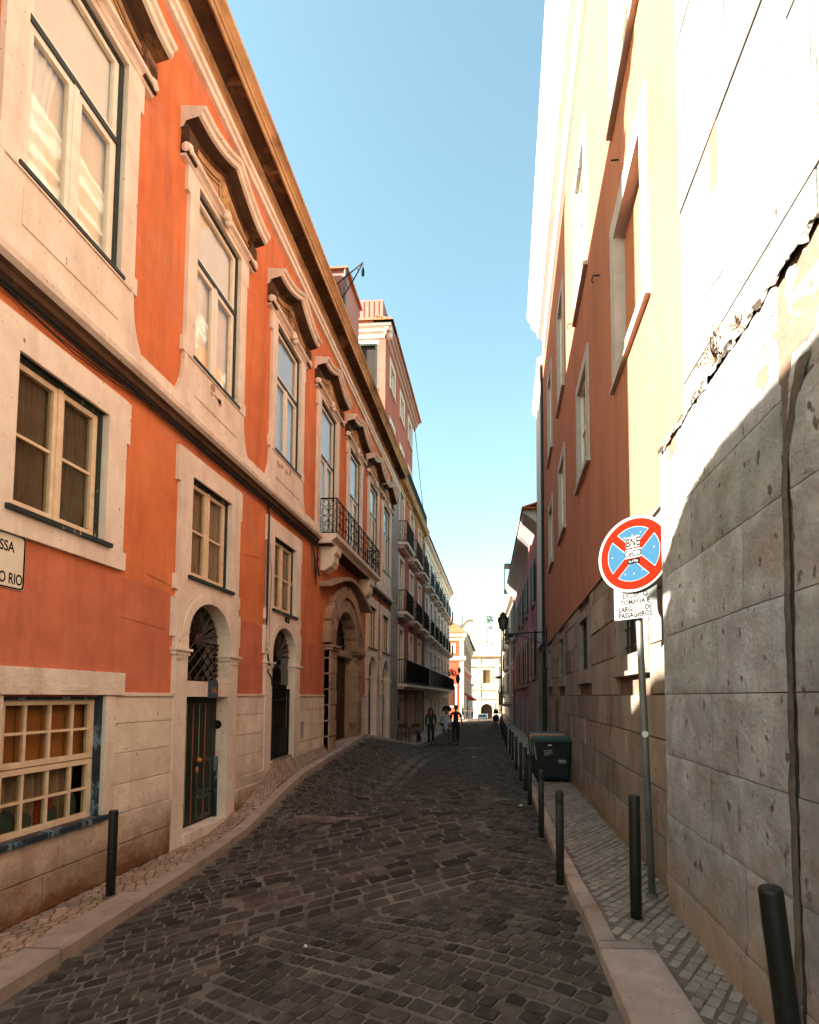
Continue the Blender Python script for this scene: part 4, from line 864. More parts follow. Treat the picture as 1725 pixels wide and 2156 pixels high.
# ================================================================== LEFT: buildings further along
def simple_window(fr, c, hw, v0, v1, parent, trim='stone_cream', frame='white_paint', glass='glass_far', ow=0.16, w=0.05, depth=-0.15, bars=1, shutters=None, back='interior', curt=None):
    s_ = MB(); s_.ring(fr, rect(c - hw - ow, c + hw + ow, v0 - ow, v1 + ow * 1.2), rect(c - hw, c + hw, v0, v1), w, 0.0, depth); s_.box(fr, c - hw - ow - 0.04, c + hw + ow + 0.04, v0 - ow - 0.05, v0 - ow + 0.02, 0.0, w + 0.045)
    W_ = s_.build('window', trim, parent)
    f = MB(); frame_ring(f, fr, c - hw, c + hw, v0, v1, 0.05, depth + 0.02, depth + 0.07); f.box(fr, c - 0.03, c + 0.03, v0 + 0.05, v1 - 0.05, depth + 0.02, depth + 0.065)
    for i in range(bars): v = v0 + (v1 - v0) * (i + 1) / (bars + 1); f.box(fr, c - hw + 0.05, c + hw - 0.05, v - 0.02, v + 0.02, depth + 0.025, depth + 0.06)
    f.build('frame', frame, W_)
    f = MB(); f.box(fr, c - hw + 0.03, c + hw - 0.03, v0 + 0.03, v1 - 0.03, depth + 0.035, depth + 0.04); f.build('glass', glass, W_)
    f = MB(); f.quad(fr.p(c - hw - .05, v0 - .05, depth - 0.08), fr.p(c + hw + .05, v0 - .05, depth - 0.08), fr.p(c + hw + .05, v1 + .05, depth - 0.08), fr.p(c - hw - .05, v1 + .05, depth - 0.08)); f.build('curtain', curt or back, W_)
    if shutters:
        f = MB()
        for sg in (-1, 1):
            a, b = sorted((c + sg * (hw + 0.02), c + sg * (hw + 0.02 + hw))); f.box(fr, a, b, v0, v1, w + 0.01, w + 0.05)
            for q in range(12): v = v0 + 0.06 + (v1 - v0 - 0.12) * q / 12; f.box(fr, a + 0.05, b - 0.05, v, v + 0.03, w + 0.05, w + 0.065)
        f.build('shutter', shutters, W_)
    return W_
def bar_balcony(fr, u0, u1, v, parent, proj=0.5, h=1.0, panel=False, iron='iron', step=0.12, slab='stone_cream'):
    s_ = MB(); s_.box(fr, u0, u1, v - 0.13, v, 0.0, proj); s_.box(fr, u0 + 0.12, u1 - 0.12, v - 0.24, v - 0.131, 0.0, proj * 0.62); B_ = s_.build('balcony', slab, parent)
    k = MB(); W_ = proj - 0.04
    k.tube([fr.p(u0 + 0.03, v + h, 0), fr.p(u0 + 0.03, v + h, W_), fr.p(u1 - 0.03, v + h, W_), fr.p(u1 - 0.03, v + h, 0)], 0.02, 4)
    k.tube([fr.p(u0 + 0.03, v + 0.08, 0), fr.p(u0 + 0.03, v + 0.08, W_), fr.p(u1 - 0.03, v + 0.08, W_), fr.p(u1 - 0.03, v + 0.08, 0)], 0.014, 4)
    n = max(2, int((u1 - u0) / step))
    for i in range(n + 1):
        u = u0 + 0.03 + (u1 - u0 - 0.06) * i / n; k.tube([fr.p(u, v, W_), fr.p(u, v + h, W_)], 0.011, 4, cap=False)
    for i in range(3):
        for u in (u0 + 0.03, u1 - 0.03): k.tube([fr.p(u, v, W_ * (i + 1) / 4), fr.p(u, v + h, W_ * (i + 1) / 4)], 0.011, 4, cap=False)
    if panel: k.box(fr, u0 + 0.05, u1 - 0.05, v + 0.05, v + h - 0.02, W_ - 0.012, W_ - 0.004)
    k.build('railing', iron, B_); return B_
def slab_body(fr, u0, u1, v0, v1, depth, parent, m, holes=(), w=0.0):
    k = MB(); wall_grid(k, fr, u0, u1, v0, v1, list(holes), w)
    k.quad(fr.p(u0, v0, w), fr.p(u0, v0, -depth), fr.p(u0, v1, -depth), fr.p(u0, v1, w)); k.quad(fr.p(u1, v0, w), fr.p(u1, v0, -depth), fr.p(u1, v1, -depth), fr.p(u1, v1, w))
    k.quad(fr.p(u0, v1, w), fr.p(u1, v1, w), fr.p(u1, v1, -depth), fr.p(u0, v1, -depth)); k.quad(fr.p(u0, v0, -depth), fr.p(u1, v0, -depth), fr.p(u1, v1, -depth), fr.p(u0, v1, -depth))
    return k.build('wall', m, parent)

# ---- brown-red building with balconies and a tower storey
B2 = thing('red_brown_building', 'brown-red plastered building with iron balconies and a tall set-back upper block', 'building', (-4.6, 21.7, -2.1))
cs = [22.55, 25.3, 28.0]; hl = []
for c in cs: hl += [(c - 0.5, c + 0.5, 7.22, 9.9), (c - 0.5, c + 0.5, 3.95, 6.6), (c - 0.5, c + 0.5, 0.6, 3.2), (c - 0.55, c + 0.55, -2.6, -0.07)]
slab_body(LF, 21.69, 29.5, -2.6, 10.3, 8.5, B2, 'brown_stucco', hl)
for c in cs:
    simple_window(LF, c, 0.5, 7.22, 9.9, B2, bars=2, glass='glass_far', curt='curtain_grey'); simple_window(LF, c, 0.5, 3.95, 6.6, B2, bars=2, curt='curtain_grey'); simple_window(LF, c, 0.5, 0.6, 3.2, B2, bars=2, curt='curtain_grey')
    k = MB(); k.ring(LF, rect(c - 0.75, c + 0.75, -2.7, 0.12), rect(c - 0.55, c + 0.55, -2.72, -0.07), 0.05, 0, -0.35); dw = k.build('doorway', 'grey_stone', B2)
    k = MB(); k.box(LF, c - 0.55, c + 0.55, -2.6, -0.07, -0.4, -0.32); k.build('door', 'wood_dark', dw)
    bar_balcony(LF, c - 0.95, c + 0.95, 7.22, B2, 0.5, 1.0, step=0.10); bar_balcony(LF, c - 0.95, c + 0.95, 3.95, B2, 0.5, 1.0, step=0.10)
bar_balcony(LF, 21.75, 29.3, 0.6, B2, 0.5, 1.12, panel=True, step=0.12)
k = MB(); k.sweep(LF, [(0, 9.95), (0.08, 10.0), (0.1, 10.15), (0.3, 10.2), (0.35, 10.3), (0.42, 10.4), (0, 10.45)], 21.7, 29.6); k.build('cornice', 'stone_weathered', B2)
k = MB()
for (y0, y1, n) in ((21.75, 29.5, 60),):
    for i in range(n + 1): y = y0 + (y1 - y0) * i / n; k.tube([LF.p(y, 10.44, 0.22), LF.p(y, 11.4, 0.22)], 0.012, 4, cap=False)
    for v in (10.5, 11.4): k.tube([LF.p(y0, v, 0.22), LF.p(y1, v, 0.22)], 0.02, 4)
    for i in range(16): u = y0 + 0.2 + i * 0.48; k.tube([LF.p(*p, 0.22) for p in arc(u, 10.95, 0.2, 0, 2 * math.pi, 8)], 0.01, 4)
for i in range(5): k.tube([LF.p(21.75, 10.44, 0.22 - 0.16 * i), LF.p(21.75, 11.4, 0.22 - 0.16 * i)], 0.012, 4)
k.build('terrace_railing', 'iron_teal', B2)
TF = Fr((-5.31, 0, 0.78), (0, 1, 0), (1, 0, 0)); tc = [23.4, 25.9, 28.3]
hl = [(c - 0.45, c + 0.45, 14.9, 16.05) for c in tc] + [(c - 0.45, c + 0.45, 11.7, 13.0) for c in tc]
k = MB(); wall_grid(k, TF, 21.9, 29.4, 9.5, 17.1, hl); k.quad(TF.p(29.4, 9.5, 0), TF.p(29.4, 9.5, -7), TF.p(29.4, 17.1, -7), TF.p(29.4, 17.1, 0)); k.build('upper_block', 'tower_stucco', B2)
k = MB(); k.box(TF, 21.95, 29.35, 9.5, 17.05, -7, -0.5); k.build('inner_walls', 'interior', B2)
NF = Fr((-0.21, 21.9, 0.78), (-1, 0, 0), (0, -1, 0))          # near face: u = -x
k = MB(); wall_grid(k, NF, 5.1, 12.0, 9.5, 17.1, [(5.58, 6.3, 14.1, 16.2)]); k.box(NF, 5.08, 5.40, 9.5, 16.7, 0.0, 0.06); k.build('gable_wall', 'tower_stucco', B2)
k = MB()
tt_ = 0.3
for (a, b, c0, d0) in ((5.42, 5.58, 13.8, 16.7), (6.3, 9.5, 13.8, 16.7), (5.58, 6.3, 16.2, 16.7), (5.58, 6.3, 13.8, 14.1)):
    u = a
    while u < b - 0.01:
        v = c0
        while v < d0 - 0.01: k.box(NF, u + 0.006, min(u + tt_, b) - 0.006, v + 0.006, min(v + tt_, d0) - 0.006, 0.0, 0.03); v += tt_
        u += tt_
k.build('wall_tiles', 'white_tiles', B2)
simple_window(NF, 5.94, 0.36, 14.1, 16.2, B2, trim='green_paint', ow=0.08, w=0.06, bars=3, glass='glass_sky', curt='curtain_white')
for c in tc:
    simple_window(TF, c, 0.45, 14.9, 16.05, B2, bars=2, ow=0.2, glass='glass_sky', curt='curtain_white'); simple_window(TF, c, 0.45, 11.7, 13.0, B2, bars=1, ow=0.2, glass='glass_sky', curt='curtain_white')
k = MB(); pr = [(0, 16.5), (0.1, 16.55), (0.12, 16.75), (0.22, 16.8), (0.24, 16.95), (0.34, 17.0), (0.36, 17.1), (0, 17.2)]
k.sweep(TF, pr, 21.60, 29.95); k.build('cornice', 'tower_cornice', B2); k = MB(); k.sweep(NF, pr, 4.76, 12.0); k.build('gable_cornice', 'white_tiles', B2)
k = MB()                                              # pantiles along the eaves
for fr_, a, b in ((TF, 21.5, 30.0), (NF, 4.7, 12.0)):
    u = a
    while u < b: 
        P = [fr_.p(u + 0.11 + 0.11 * math.cos(math.pi * q / 6), 17.16 + 0.12 * math.sin(math.pi * q / 6), 0.46) for q in range(7)]; Q = [p - fr_.w * 0.9 + Vector((0, 0, 0.28)) for p in P]
        k.add(P + Q, [(q, q + 1, 8 + q, 7 + q) for q in range(6)] + [(0, 1, 2, 3, 4, 5, 6)]); u += 0.24
    k.box(fr_, a, b, 17.1, 17.16, -0.5, 0.40)
k.build('roof_tiles', 'roof_tile', B2)
k = MB(); k.box(Fr((-5.55, 0, 0), (0, 1, 0), (1, 0, 0)), 22.3, 26, 17.9, 19.68, -3.9, 0)
for i in range(16): k.box(Fr((0, 22.3, 0), (-1, 0, 0), (0, -1, 0)), 5.75 + i * 0.25, 5.775 + i * 0.25, 17.9, 19.6, 0, 0.02, mi=1)
k.build('roof_parapet', ['parapet_pink', 'red_stucco'], B2)
k = MB(); k.tube([(-5.25, 29.5, 17.8), (-4.55, 29.6, 11.2)], 0.02, 4); k.tube([(-4.45, 29.7, 11.2), (-4.5, 29.6, 10.3)], 0.02, 4)
tag(k.build('slack_wire', 'cable'), 'thin slack wire falling from the tall roof down to the terrace railing', 'wire')

# ---- white apartment building
B3 = thing('white_apartment_building', 'off-white apartment building with rows of small iron balconies further down the street', 'apartment building', (-4.6, 29.6, -2.2))
cs = [30.8, 33.1, 35.4, 37.7, 40.0, 42.3, 44.9]; hl = []
for c in cs: hl += [(c - 0.45, c + 0.45, 7.15, 9.3), (c - 0.45, c + 0.45, 3.95, 6.5), (c - 0.45, c + 0.45, 0.6, 3.1), (c - 0.5, c + 0.5, -2.8, -0.1)]
slab_body(LF, 29.52, 46.8, -2.8, 10.2, 8.5, B3, 'white_stucco', hl)
for i, c in enumerate(cs):
    for (a, b) in ((7.15, 9.3), (3.95, 6.5), (0.6, 3.1)): simple_window(LF, c, 0.45, a, b, B3, trim='stone_cream', bars=2, frame='green_paint', curt='curtain_dark')
    k = MB(); k.ring(LF, rect(c - 0.66, c + 0.66, -2.9, 0.08), rect(c - 0.5, c + 0.5, -2.92, -0.1), 0.05, 0, -0.35); dw = k.build('doorway', 'stone_cream', B3)
    k = MB(); k.box(LF, c - 0.5, c + 0.5, -2.8, -0.1, -0.4, -0.3); k.build('door', 'wood_dark', dw)
    bar_balcony(LF, c - 0.8, c + 0.8, 7.1, B3, 0.5, 1.0, step=0.11, iron='iron_teal' if i % 3 != 1 else 'iron'); bar_balcony(LF, c - 0.8, c + 0.8, 3.9, B3, 0.5, 1.0, step=0.11, iron='iron')
    for v in (8.6, 5.3, 2.0):
        if (i * 7 + int(v)) % 3 == 0: 
            k = MB(); k.tube([LF.p(c - 0.6, v, 0.05), LF.p(c - 0.6, v, 0.75)], 0.012, 4); k.tube([LF.p(c + 0.6, v, 0.05), LF.p(c + 0.6, v, 0.75)], 0.012, 4); k.tube([LF.p(c - 0.6, v, 0.72), LF.p(c + 0.6, v, 0.72)], 0.008, 4); k.build('drying_rack', 'iron', B3)
bar_balcony(LF, 29.6, 46.6, 0.6, B3, 0.5, 1.1, step=0.2)
k = MB(); k.sweep(LF, [(0, 9.7), (0.06, 9.72), (0.1, 10.0), (0.3, 10.1), (0.32, 10.2), (0, 10.25)], 29.52, 46.9); k.build('cornice', 'stone_cream', B3)
k = MB(); k.prism(Fr((0, 29.55, 0), (1, 0, 0), (0, 1, 0)), [(-4.18, 10.25), (-8.8, 12.2), (-13.1, 10.2)], 0, 17.4); k.build('roof', 'roof_tile', B3)
k = MB(); k.tube([LF.p(29.6, -2.1, 0.06), LF.p(29.6, 10.0, 0.06)], 0.06, 6); k.build('downpipe', 'steel_grey', B3)
k = MB()
for i in range(3): v = 10.5 + 0.5 * i; k.tube([(-7.5, 46.5 + i, v), (-5.9, 46.5 + i, v)], 0.02, 4)
for x in (-7.2, -6.2): k.tube([(x, 47, 10.0), (x, 47, 12.2)], 0.03, 4)
k.build('roof_frame', 'steel_grey', B3)

# ---- red corner palace beyond the cross street
B4 = thing('red_corner_house', 'bright red corner house with white cornice and tiled roof beside the church', 'house', (-4.3, 62, -3))
RFc = Fr((-4.25, 62, 0), (-0.015, 1, 0), (1, 0.015, 0)); RN = Fr((-4.25, 62, 0), (-1, 0, 0), (0, -1, 0))
cw = [3 + 3.1 * i for i in range(8)]; hl = []
for c in cw: hl += [(c - 0.5, c + 0.5, 4.6, 7.0), (c - 0.5, c + 0.5, 0.4, 2.6)]
slab_body(RFc, 0, 27, -5, 8.3, 10, B4, 'red_stucco', hl)
for c in cw: simple_window(RFc, c, 0.5, 4.6, 7.0, B4, trim='church_stone', curt='curtain_dark'); simple_window(RFc, c, 0.5, 0.4, 2.6, B4, trim='church_stone', curt='curtain_dark')
k = MB(); k.box(RN, -0.05, 8, -5, 8.3, -0.3, 0.02); k.build('near_wall', 'red_stucco', B4)
k = MB(); pr = [(0, 7.3), (0.15, 7.4), (0.18, 7.7), (0.4, 7.9), (0.45, 8.2), (0, 8.4)]; k.sweep(RFc, pr, -0.5, 27.2); k.sweep(RN, pr, -0.5, 8)
k.sweep(RN, [(0.02, 4.6), (0.25, 4.8), (0.28, 5.2), (0.02, 5.3)], -0.3, 8); k.sweep(RFc, [(0, 3.5), (0.2, 3.7), (0.22, 3.9), (0, 4.0)], 0, 27)
k.box(RFc, -0.02, 0.7, -4, 7.3, 0.0, 0.08); k.box(RN, 0.0, 0.5, -4, 7.3, 0.02, 0.09); k.build('cornice', 'church_stone', B4)
k = MB(); k.box(RN, 0.3, 1.5, 8.4, 11.0, -3, -0.2); k.build('chimney', 'church_stone', B4)
k = MB(); k.prism(RN, [(-0.6, 8.35), (8, 8.35), (5.4, 10.9), (2.2, 10.2)], 0.5, -26); k.tube([RN.p(1.7, 9.6, 0.4), RN.p(1.5, 10.2, 0.4), RN.p(1.45, 11.2, 0.4)], [0.2, 0.14, 0.05], 6); k.build('roof', 'roof_tile', B4)
for c in (1.6, 4.2):
    k = MB(); k.ring(RN, rect(c - 0.75, c + 0.75, -1.4, 1.6), rect(c - 0.5, c + 0.5, -1.2, 1.4), 0.1, 0.02, 0.01); W_ = k.build('window', 'church_stone', B4); k = MB(); k.box(RN, c - 0.5, c + 0.5, -1.2, 1.4, 0.02, 0.04); k.build('glass', 'glass_far', W_)
for c in (1.4, 2.6): k = MB(); k.box(RN, c - 0.35, c + 0.35, 5.7, 7.0, 0.02, 0.06); k.build('wall_panel', 'church_stone', B4)
k = MB(); k.box(RFc, 1.0, 26, -4.5, 0.15, 0.0, 0.35)
for i in range(9): k.box(RFc, 1.2 + i * 2.8, 2.4 + i * 2.8, -4.5, -0.5, 0.35, 0.37, mi=1)
k.build('shop_front', ['white_stucco', 'interior'], B4)
k = MB(); k.prism(RN, [(-1.4, -0.35), (0.4, 0.75), (0.4, -0.25), (-1.4, -0.6)], -1.6, -6.5); k.build('awning', 'awning_red', B4)

# ---- church closing the view
CH = thing('church', 'sunlit pale stone church with curved gable and arched portal closing the end of the street', 'church', (-2, 110, -6.3))
CF = Fr((0, 110, 0), (1, 0, 0), (0, -1, 0))
k = MB(); wall_grid(k, CF, -7.5, 5.5, -7, 9.2, [(-3.05, -1.3, 3.1, 6.2), (-3.55, -0.85, -7, -1.6)]); k.box(CF, -7.5, 5.5, -7, 10.2, -12, -0.9); k.build('facade', 'church_stone', CH)
k = MB(); gp = [(-9.2, 10.7), (-9.2, 13.5), (-8.4, 16.2), (-7.2, 17.7), (-6.3, 18.1), (-5.2, 17.6), (-4.2, 16.2), (-3.4, 14.3), (-2.6, 12.9), (-1.7, 12.0), (-0.75, 11.2), (-0.75, 10.7)]
k.prism(CF, gp, -1.4, -0.5); k.build('gable', 'church_stone', CH)
k = MB(); k.tube([CF.p(u, v, -0.48) for u, v in gp[1:-1]], 0.22, 5)
q = [(-6.8, 13), (-6.1, 14.6), (-5.1, 15.0), (-4.6, 14.0), (-3.9, 13.6), (-3.7, 12.9), (-4.5, 12.3), (-5.3, 11.9)]; k.tube([CF.p(u, v, -0.48) for u, v in q], 0.09, 5)
k.build('gable_moulding', 'church_trim', CH)
k = MB()
k.tube([CF.p(-6.3, 18.0, -0.8), CF.p(-6.3, 19.1, -0.8)], [0.9, 0.3], 8); k.tube([CF.p(-6.3, 19, -0.8), CF.p(-6.3, 21.4, -0.8)], 0.05, 4); k.tube([CF.p(-6.7, 20.7, -0.8), CF.p(-5.9, 20.7, -0.8)], 0.05, 4)
k.lathe(CF.p(-2.25, 13.2, -0.8), [(0.45, -1.6), (0.45, -0.4), (0.7, -0.3), (0.5, 0), (0.35, 0.9), (0.5, 1.5), (0.45, 2.2), (0.6, 2.5), (0.25, 3.0), (0.05, 4.0)], 10); k.build('finial', 'church_stone', CH)
k = MB(); 
k.box(CF, -0.55, 1.15, 10.2, 16.2, -3, -0.6); k.box(CF, -0.85, 1.4, 16.2, 16.9, -3.2, -0.4); k.box(CF, -0.45, 1.0, 16.9, 19.3, -2.9, -0.7); k.box(CF, -0.7, 1.2, 19.3, 19.7, -3, -0.5); k.build('bell_tower', 'church_stone', CH)
k = MB(); k.lathe((2.3, 112.5, 17.5), [(1.9, -7.3), (1.9, 0), (2.1, 0.2), (1.8, 1.5), (1.3, 3.4), (0.7, 5.0), (0.3, 6.2), (0.1, 7.2)], 14); k.build('dome', 'church_stone', CH, smooth=True)
k = MB()
k.sweep(CF, [(0, 8.8), (0.3, 9.0), (0.55, 9.3), (0.6, 9.5), (0, 9.6)], -7.5, 5.5); k.sweep(CF, [(0, 1.3), (0.25, 1.45), (0.3, 1.65), (0, 1.7)], -7.5, 5.5); k.sweep(CF, [(0, -0.7), (0.2, -0.6), (0.25, -0.45), (0, -0.4)], -7.5, 5.5)
for u in (-3.9, 0.35, 3.6): k.box(CF, u - 0.32, u + 0.32, -7, 8.8, 0.0, 0.16)
for u in (-5.9, -2.18, 2.0):
    k.prism(CF, [(u - 1.7, 6.95), (u + 1.5, 6.95), (u + 1.5, 7.15), (u, 8.0), (u - 1.7, 7.15)], 0.0, 0.3)
k.ring(CF, rect(-3.5, -0.85, 2.5, 6.7), rect(-3.05, -1.3, 3.1, 6.2), 0.12, 0, -0.5)
inn = arch_pts(-3.55, -0.85, -7, -3.0, 12); 
arch_block(k, CF, -2.2, 1.35, -3.0, 0.6, -1.1, 0.2, -0.8); k.build('stone_trim', 'church_trim', CH)
k = MB(); k.box(CF, -3.05, -1.3, 3.1, 6.2, -0.7, -0.55); k.build('window', 'glass_far', CH)
k = MB()
for i in range(9): u = -3.05 + 1.75 * i / 8; k.box(CF, u - 0.03, u + 0.03, 3.1, 6.2, -0.54, -0.5)
for i in range(9): v = 3.1 + 3.1 * i / 8; k.box(CF, -3.05, -1.3, v - 0.025, v + 0.025, -0.54, -0.51)
k.box(CF, -2.3, -2.05, 3.1, 6.2, -0.5, -0.44); k.build('window_lattice', 'shutter_ochre', CH)
k = MB(); k.box(CF, -3.6, -0.8, -7, -1.6, -0.85, -0.78)
for i in range(7): k.box(CF, -3.55, -0.85, -6.5 + 0.7 * i, -6.4 + 0.7 * i, -0.78, -0.72)
k.build('portal_door', 'wood_dark', CH)
k = MB()
k.box(CF, -7.5, 5.5, 10.35, 10.55, -0.2, 0.15); k.box(CF, -7.5, 5.5, 9.55, 9.75, -0.2, 0.15)
for i in range(44): u = -7.4 + 0.3 * i; k.lathe(CF.p(u, 9.75, 0), [(0.07, 0), (0.1, 0.2), (0.05, 0.45), (0.07, 0.6)], 6)
for u in (-3.9, 0.35, 3.6): k.box(CF, u - 0.35, u + 0.35, 9.7, 10.6, -0.25, 0.2)
k.build('balustrade', 'church_stone', CH)
# low house left of the church behind the cross street
B5 = thing('grey_green_house', 'small pale house with dark shopfront squeezed between red corner house and church', 'house', (-6, 92, -5))
k = MB(); k.box(Fr((-4.9, 92, 0), (0, 1, 0), (1, 0, 0)), 0, 8, -6, 2.2, -6, 0); k.build('wall', 'white_stucco', B5)
k = MB(); k.box(Fr((-4.9, 92, 0), (0, 1, 0), (1, 0, 0)), -0.2, 8, 2.2, 2.5, -6, 0.3); k.build('roof', 'roof_tile', B5)
k = MB()
for i in range(2): k.box(Fr((-4.9, 92, 0), (0, 1, 0), (1, 0, 0)), 1 + 3 * i, 2.6 + 3 * i, -6, -2.3, 0, 0.03)
k.build('shop_door', 'interior', B5)
# tree behind the church
def leaf_cloud(mb, c, rad, n, s, seed=0, zs=0.75):
    rnd = random.Random(seed)
    for i in range(n):
        while True:
            p = Vector((rnd.uniform(-1, 1), rnd.uniform(-1, 1), rnd.uniform(-1, 1)))
            if p.length < 1 and noise.noise(p * 2.2 + Vector((seed, 0, 0))) > -0.12: break
        q = Vector(c) + Vector((p.x * rad, p.y * rad, p.z * rad * zs)); a = Vector((rnd.uniform(-1, 1), rnd.uniform(-1, 1), rnd.uniform(-1, 1))).normalized(); b = a.orthogonal().normalized()
        s_ = s * rnd.uniform(0.6, 1.3); mb.add([q - a * s_, q + b * s_ * 0.45, q + a * s_, q - b * s_ * 0.45], [(0, 1, 2, 3)])
tr = thing('tree', 'feathery green treetop showing between the church finial and the bell tower', 'tree', (-0.9, 122, -6))
k = MB(); k.tube([(-0.9, 122, -7), (-1.1, 122, 8), (-1.4, 122, 15), (-1.6, 122, 19)], [0.3, 0.16, 0.09, 0.05], 7); k.tube([(-1.3, 122, 13), (-0.6, 121.6, 16)], [0.15, 0.05], 5); k.build('trunk', 'bark', tr)
k = MB(); leaf_cloud(k, (-1.7, 122, 20.0), 1.3, 130, 0.30, 3, 0.8); leaf_cloud(k, (-1.2, 122, 18.0), 0.8, 50, 0.28, 5, 0.7); k.build('crown', 'foliage', tr)

# ================================================================== RIGHT: orange block
def slant(x0, y0, k_): 
    d = Vector((k_, 1, 0)).normalized(); return Fr((x0, y0, 0), d, (-d.y, d.x, 0))
OF = slant(XO(0), 0, 0.018)
OB = thing('orange_apartment_block', 'tall orange apartment block on a rough stone base, upper storeys in full sun', 'apartment building', (XO(4), 3.9, -1.65))
oc = [5.5, 8.8, 12.05, 14.95]; hl = []
for i, c in enumerate(oc):
    if i == 0: hl.append((c - 0.6, c + 0.6, 4.3, 6.1))
    else: hl.append((c - 0.5, c + 0.5, 4.3, 6.0))
    hl.append((c - 0.5, c + 0.5, 7.85, 10.3)); 
k = MB(); wall_grid(k, OF, 3.2, 17.7, 1.74, 13.3, hl)
k.quad(OF.p(3.2, -2.4, 0), OF.p(3.2, -2.4, -9), OF.p(3.2, 13.3, -9), OF.p(3.2, 13.3, 0)); k.quad(OF.p(20.9, -2.6, 0), OF.p(20.9, -2.6, -9), OF.p(20.9, 13.0, -9), OF.p(20.9, 13.0, 0)); k.build('wall', 'lit_orange', OB)
k = MB(); k.box(OF, 3.3, 20.85, -2.5, 13.2, -9, -0.45); k.build('inner_walls', 'interior', OB)
# blind window
c = oc[0]; k = MB(); k.ring(OF, rect(c - 0.8, c + 0.8, 4.12, 6.4), rect(c - 0.6, c + 0.6, 4.3, 6.1), 0.03, 0, -0.12); k.box(OF, c - 0.82, c + 0.82, 4.08, 4.12, 0, 0.06)
W_ = k.build('window', 'trim_grey', OB); k = MB(); k.quad(OF.p(c - 0.6, 4.3, -0.12), OF.p(c + 0.6, 4.3, -0.12), OF.p(c + 0.6, 6.1, -0.12), OF.p(c - 0.6, 6.1, -0.12)); k.build('blind_panel', 'lit_orange', W_)
for i, c in enumerate(oc):
    if i: 
        W_ = simple_window(OF, c, 0.5, 4.3, 6.0, OB, trim='trim_grey', ow=0.18, w=0.03, depth=-0.12, bars=1, glass='glass_sky', curt='curtain_white')
    W_ = simple_window(OF, c, 0.5, 7.85, 10.3, OB, trim='trim_grey', ow=0.18, w=0.03, depth=-0.12, bars=2, glass='glass_sky', curt='curtain_white')
k = MB(); k.sweep(OF, [(0, 12.2), (0.08, 12.25), (0.12, 12.5), (0.28, 12.6), (0.32, 12.8), (0.5, 12.95), (0.53, 13.15), (0.62, 13.25), (0.66, 13.4), (0, 13.6)], 3.0, 16.2); k.build('cornice', 'quoin_pale', OB)
k = MB(); k.box(OF, 17.7, 20.9, 2.1, 13.05, -0.3, 0.04); k.sweep(OF, [(0, 12.6), (0.15, 12.7), (0.2, 13.0), (0, 13.1)], 17.7, 21); k.build('pale_strip', 'quoin_pale', OB)
k = MB(); k.tube([OF.p(17.0, -1.9, 0.10), OF.p(17.0, 1.6, 0.10), OF.p(17.0, 12.2, 0.10)], 0.055, 8); k.tube([OF.p(16.6, -1.9, 0.09), OF.p(16.6, 1.0, 0.09)], 0.05, 8); k.build('downpipe', 'iron_teal', OB)
k = MB()
for u, v in ((7.1, 6.5), (9.9, 8.0)): k.tube([OF.p(u, v, 0), OF.p(u, v, 0.1), OF.p(u + 0.05, v - 0.03, 0.12), OF.p(u + 0.04, v - 0.08, 0.09)], 0.012, 5)
k.tube([OF.p(5.85, 6.9, 0), OF.p(5.85, 6.9, 0.1)], 0.01, 5); k.build('wall_hook', 'iron', OB)
# stone base
pw = [(5.0, 6.02, 0.49, 1.40), (8.3, 9.2, 0.48, 1.40), (11.65, 12.55, 0.50, 1.45), (14.9, 15.7, 0.55, 1.45)]
m_ = MB(); wall_grid(m_, OF, 3.2, 20.9, -2.5, 1.74, pw, 0.005); m_.build('base_mortar', 'mortar', OB)
m_ = MB(); rows = [1.74, 1.50, 1.02, 0.52, 0.02, -0.40, -0.86, -1.30, -1.75, -2.3]
for j in range(len(rows) - 1):
    t, b_ = rows[j], rows[j + 1]; u = 3.2 + (0.3 if j % 2 else 0)
    while u < 20.8:
        ln = random.uniform(0.55, 1.15) if j else random.uniform(1.2, 1.8); e = min(u + ln, 20.85); segs = [(u + 0.006, e - 0.006)]
        for (a, b, c0, d0) in pw:
            A, B_, C_, D_ = a - 0.18, b + 0.18, c0 - 0.2, d0 + 0.17
            if b_ < D_ - 0.01 and t > C_ + 0.01:
                ns = []
                for (p, q) in segs:
                    if q <= A or p >= B_: ns.append((p, q))
                    else:
                        if p < A - 0.05: ns.append((p, A - 0.005))
                        if q > B_ + 0.05: ns.append((B_ + 0.005, q))
                segs = ns
        for (p, q) in segs: m_.tone = rt(0.13); m_.box(OF, p, q, b_ + 0.007, t - 0.006, 0.0, 0.04 + random.uniform(-0.010, 0.010))
        u = e
m_.box(OF, 3.2, 20.9, 1.741, 1.77, 0, 0.07)
m_.build('stone_base', 'plinth_brown', OB, bevel=0.008)
for (a, b, c0, d0) in pw:
    k = MB(); k.ring(OF, rect(a - 0.17, b + 0.17, c0 - 0.19, d0 + 0.16), rect(a, b, c0, d0), 0.065, 0, -0.10); k.box(OF, a - 0.2, b + 0.2, c0 - 0.25, c0 - 0.195, 0, 0.11); W_ = k.build('window', 'plinth_brown', OB, bevel=0.006)
    k = MB()
    for i in range(5): u = a + (b - a) * (i + 0.5) / 5; k.tube([OF.p(u, c0, -0.03), OF.p(u, d0, -0.03)], 0.012, 5)
    for i in range(4): v = c0 + (d0 - c0) * (i + 0.5) / 4; k.tube([OF.p(a, v, -0.02), OF.p(b, v, -0.02)], 0.009, 4)
    k.build('window_bars', 'iron', W_)
    k = MB(); k.box(OF, a, b, c0, d0, -0.09, -0.085); k.build('glass', 'glass_far', W_)
    k = MB(); k.box(OF, a, b, c0, d0, -0.2, -0.13); k.build('window_backing', 'interior', W_)
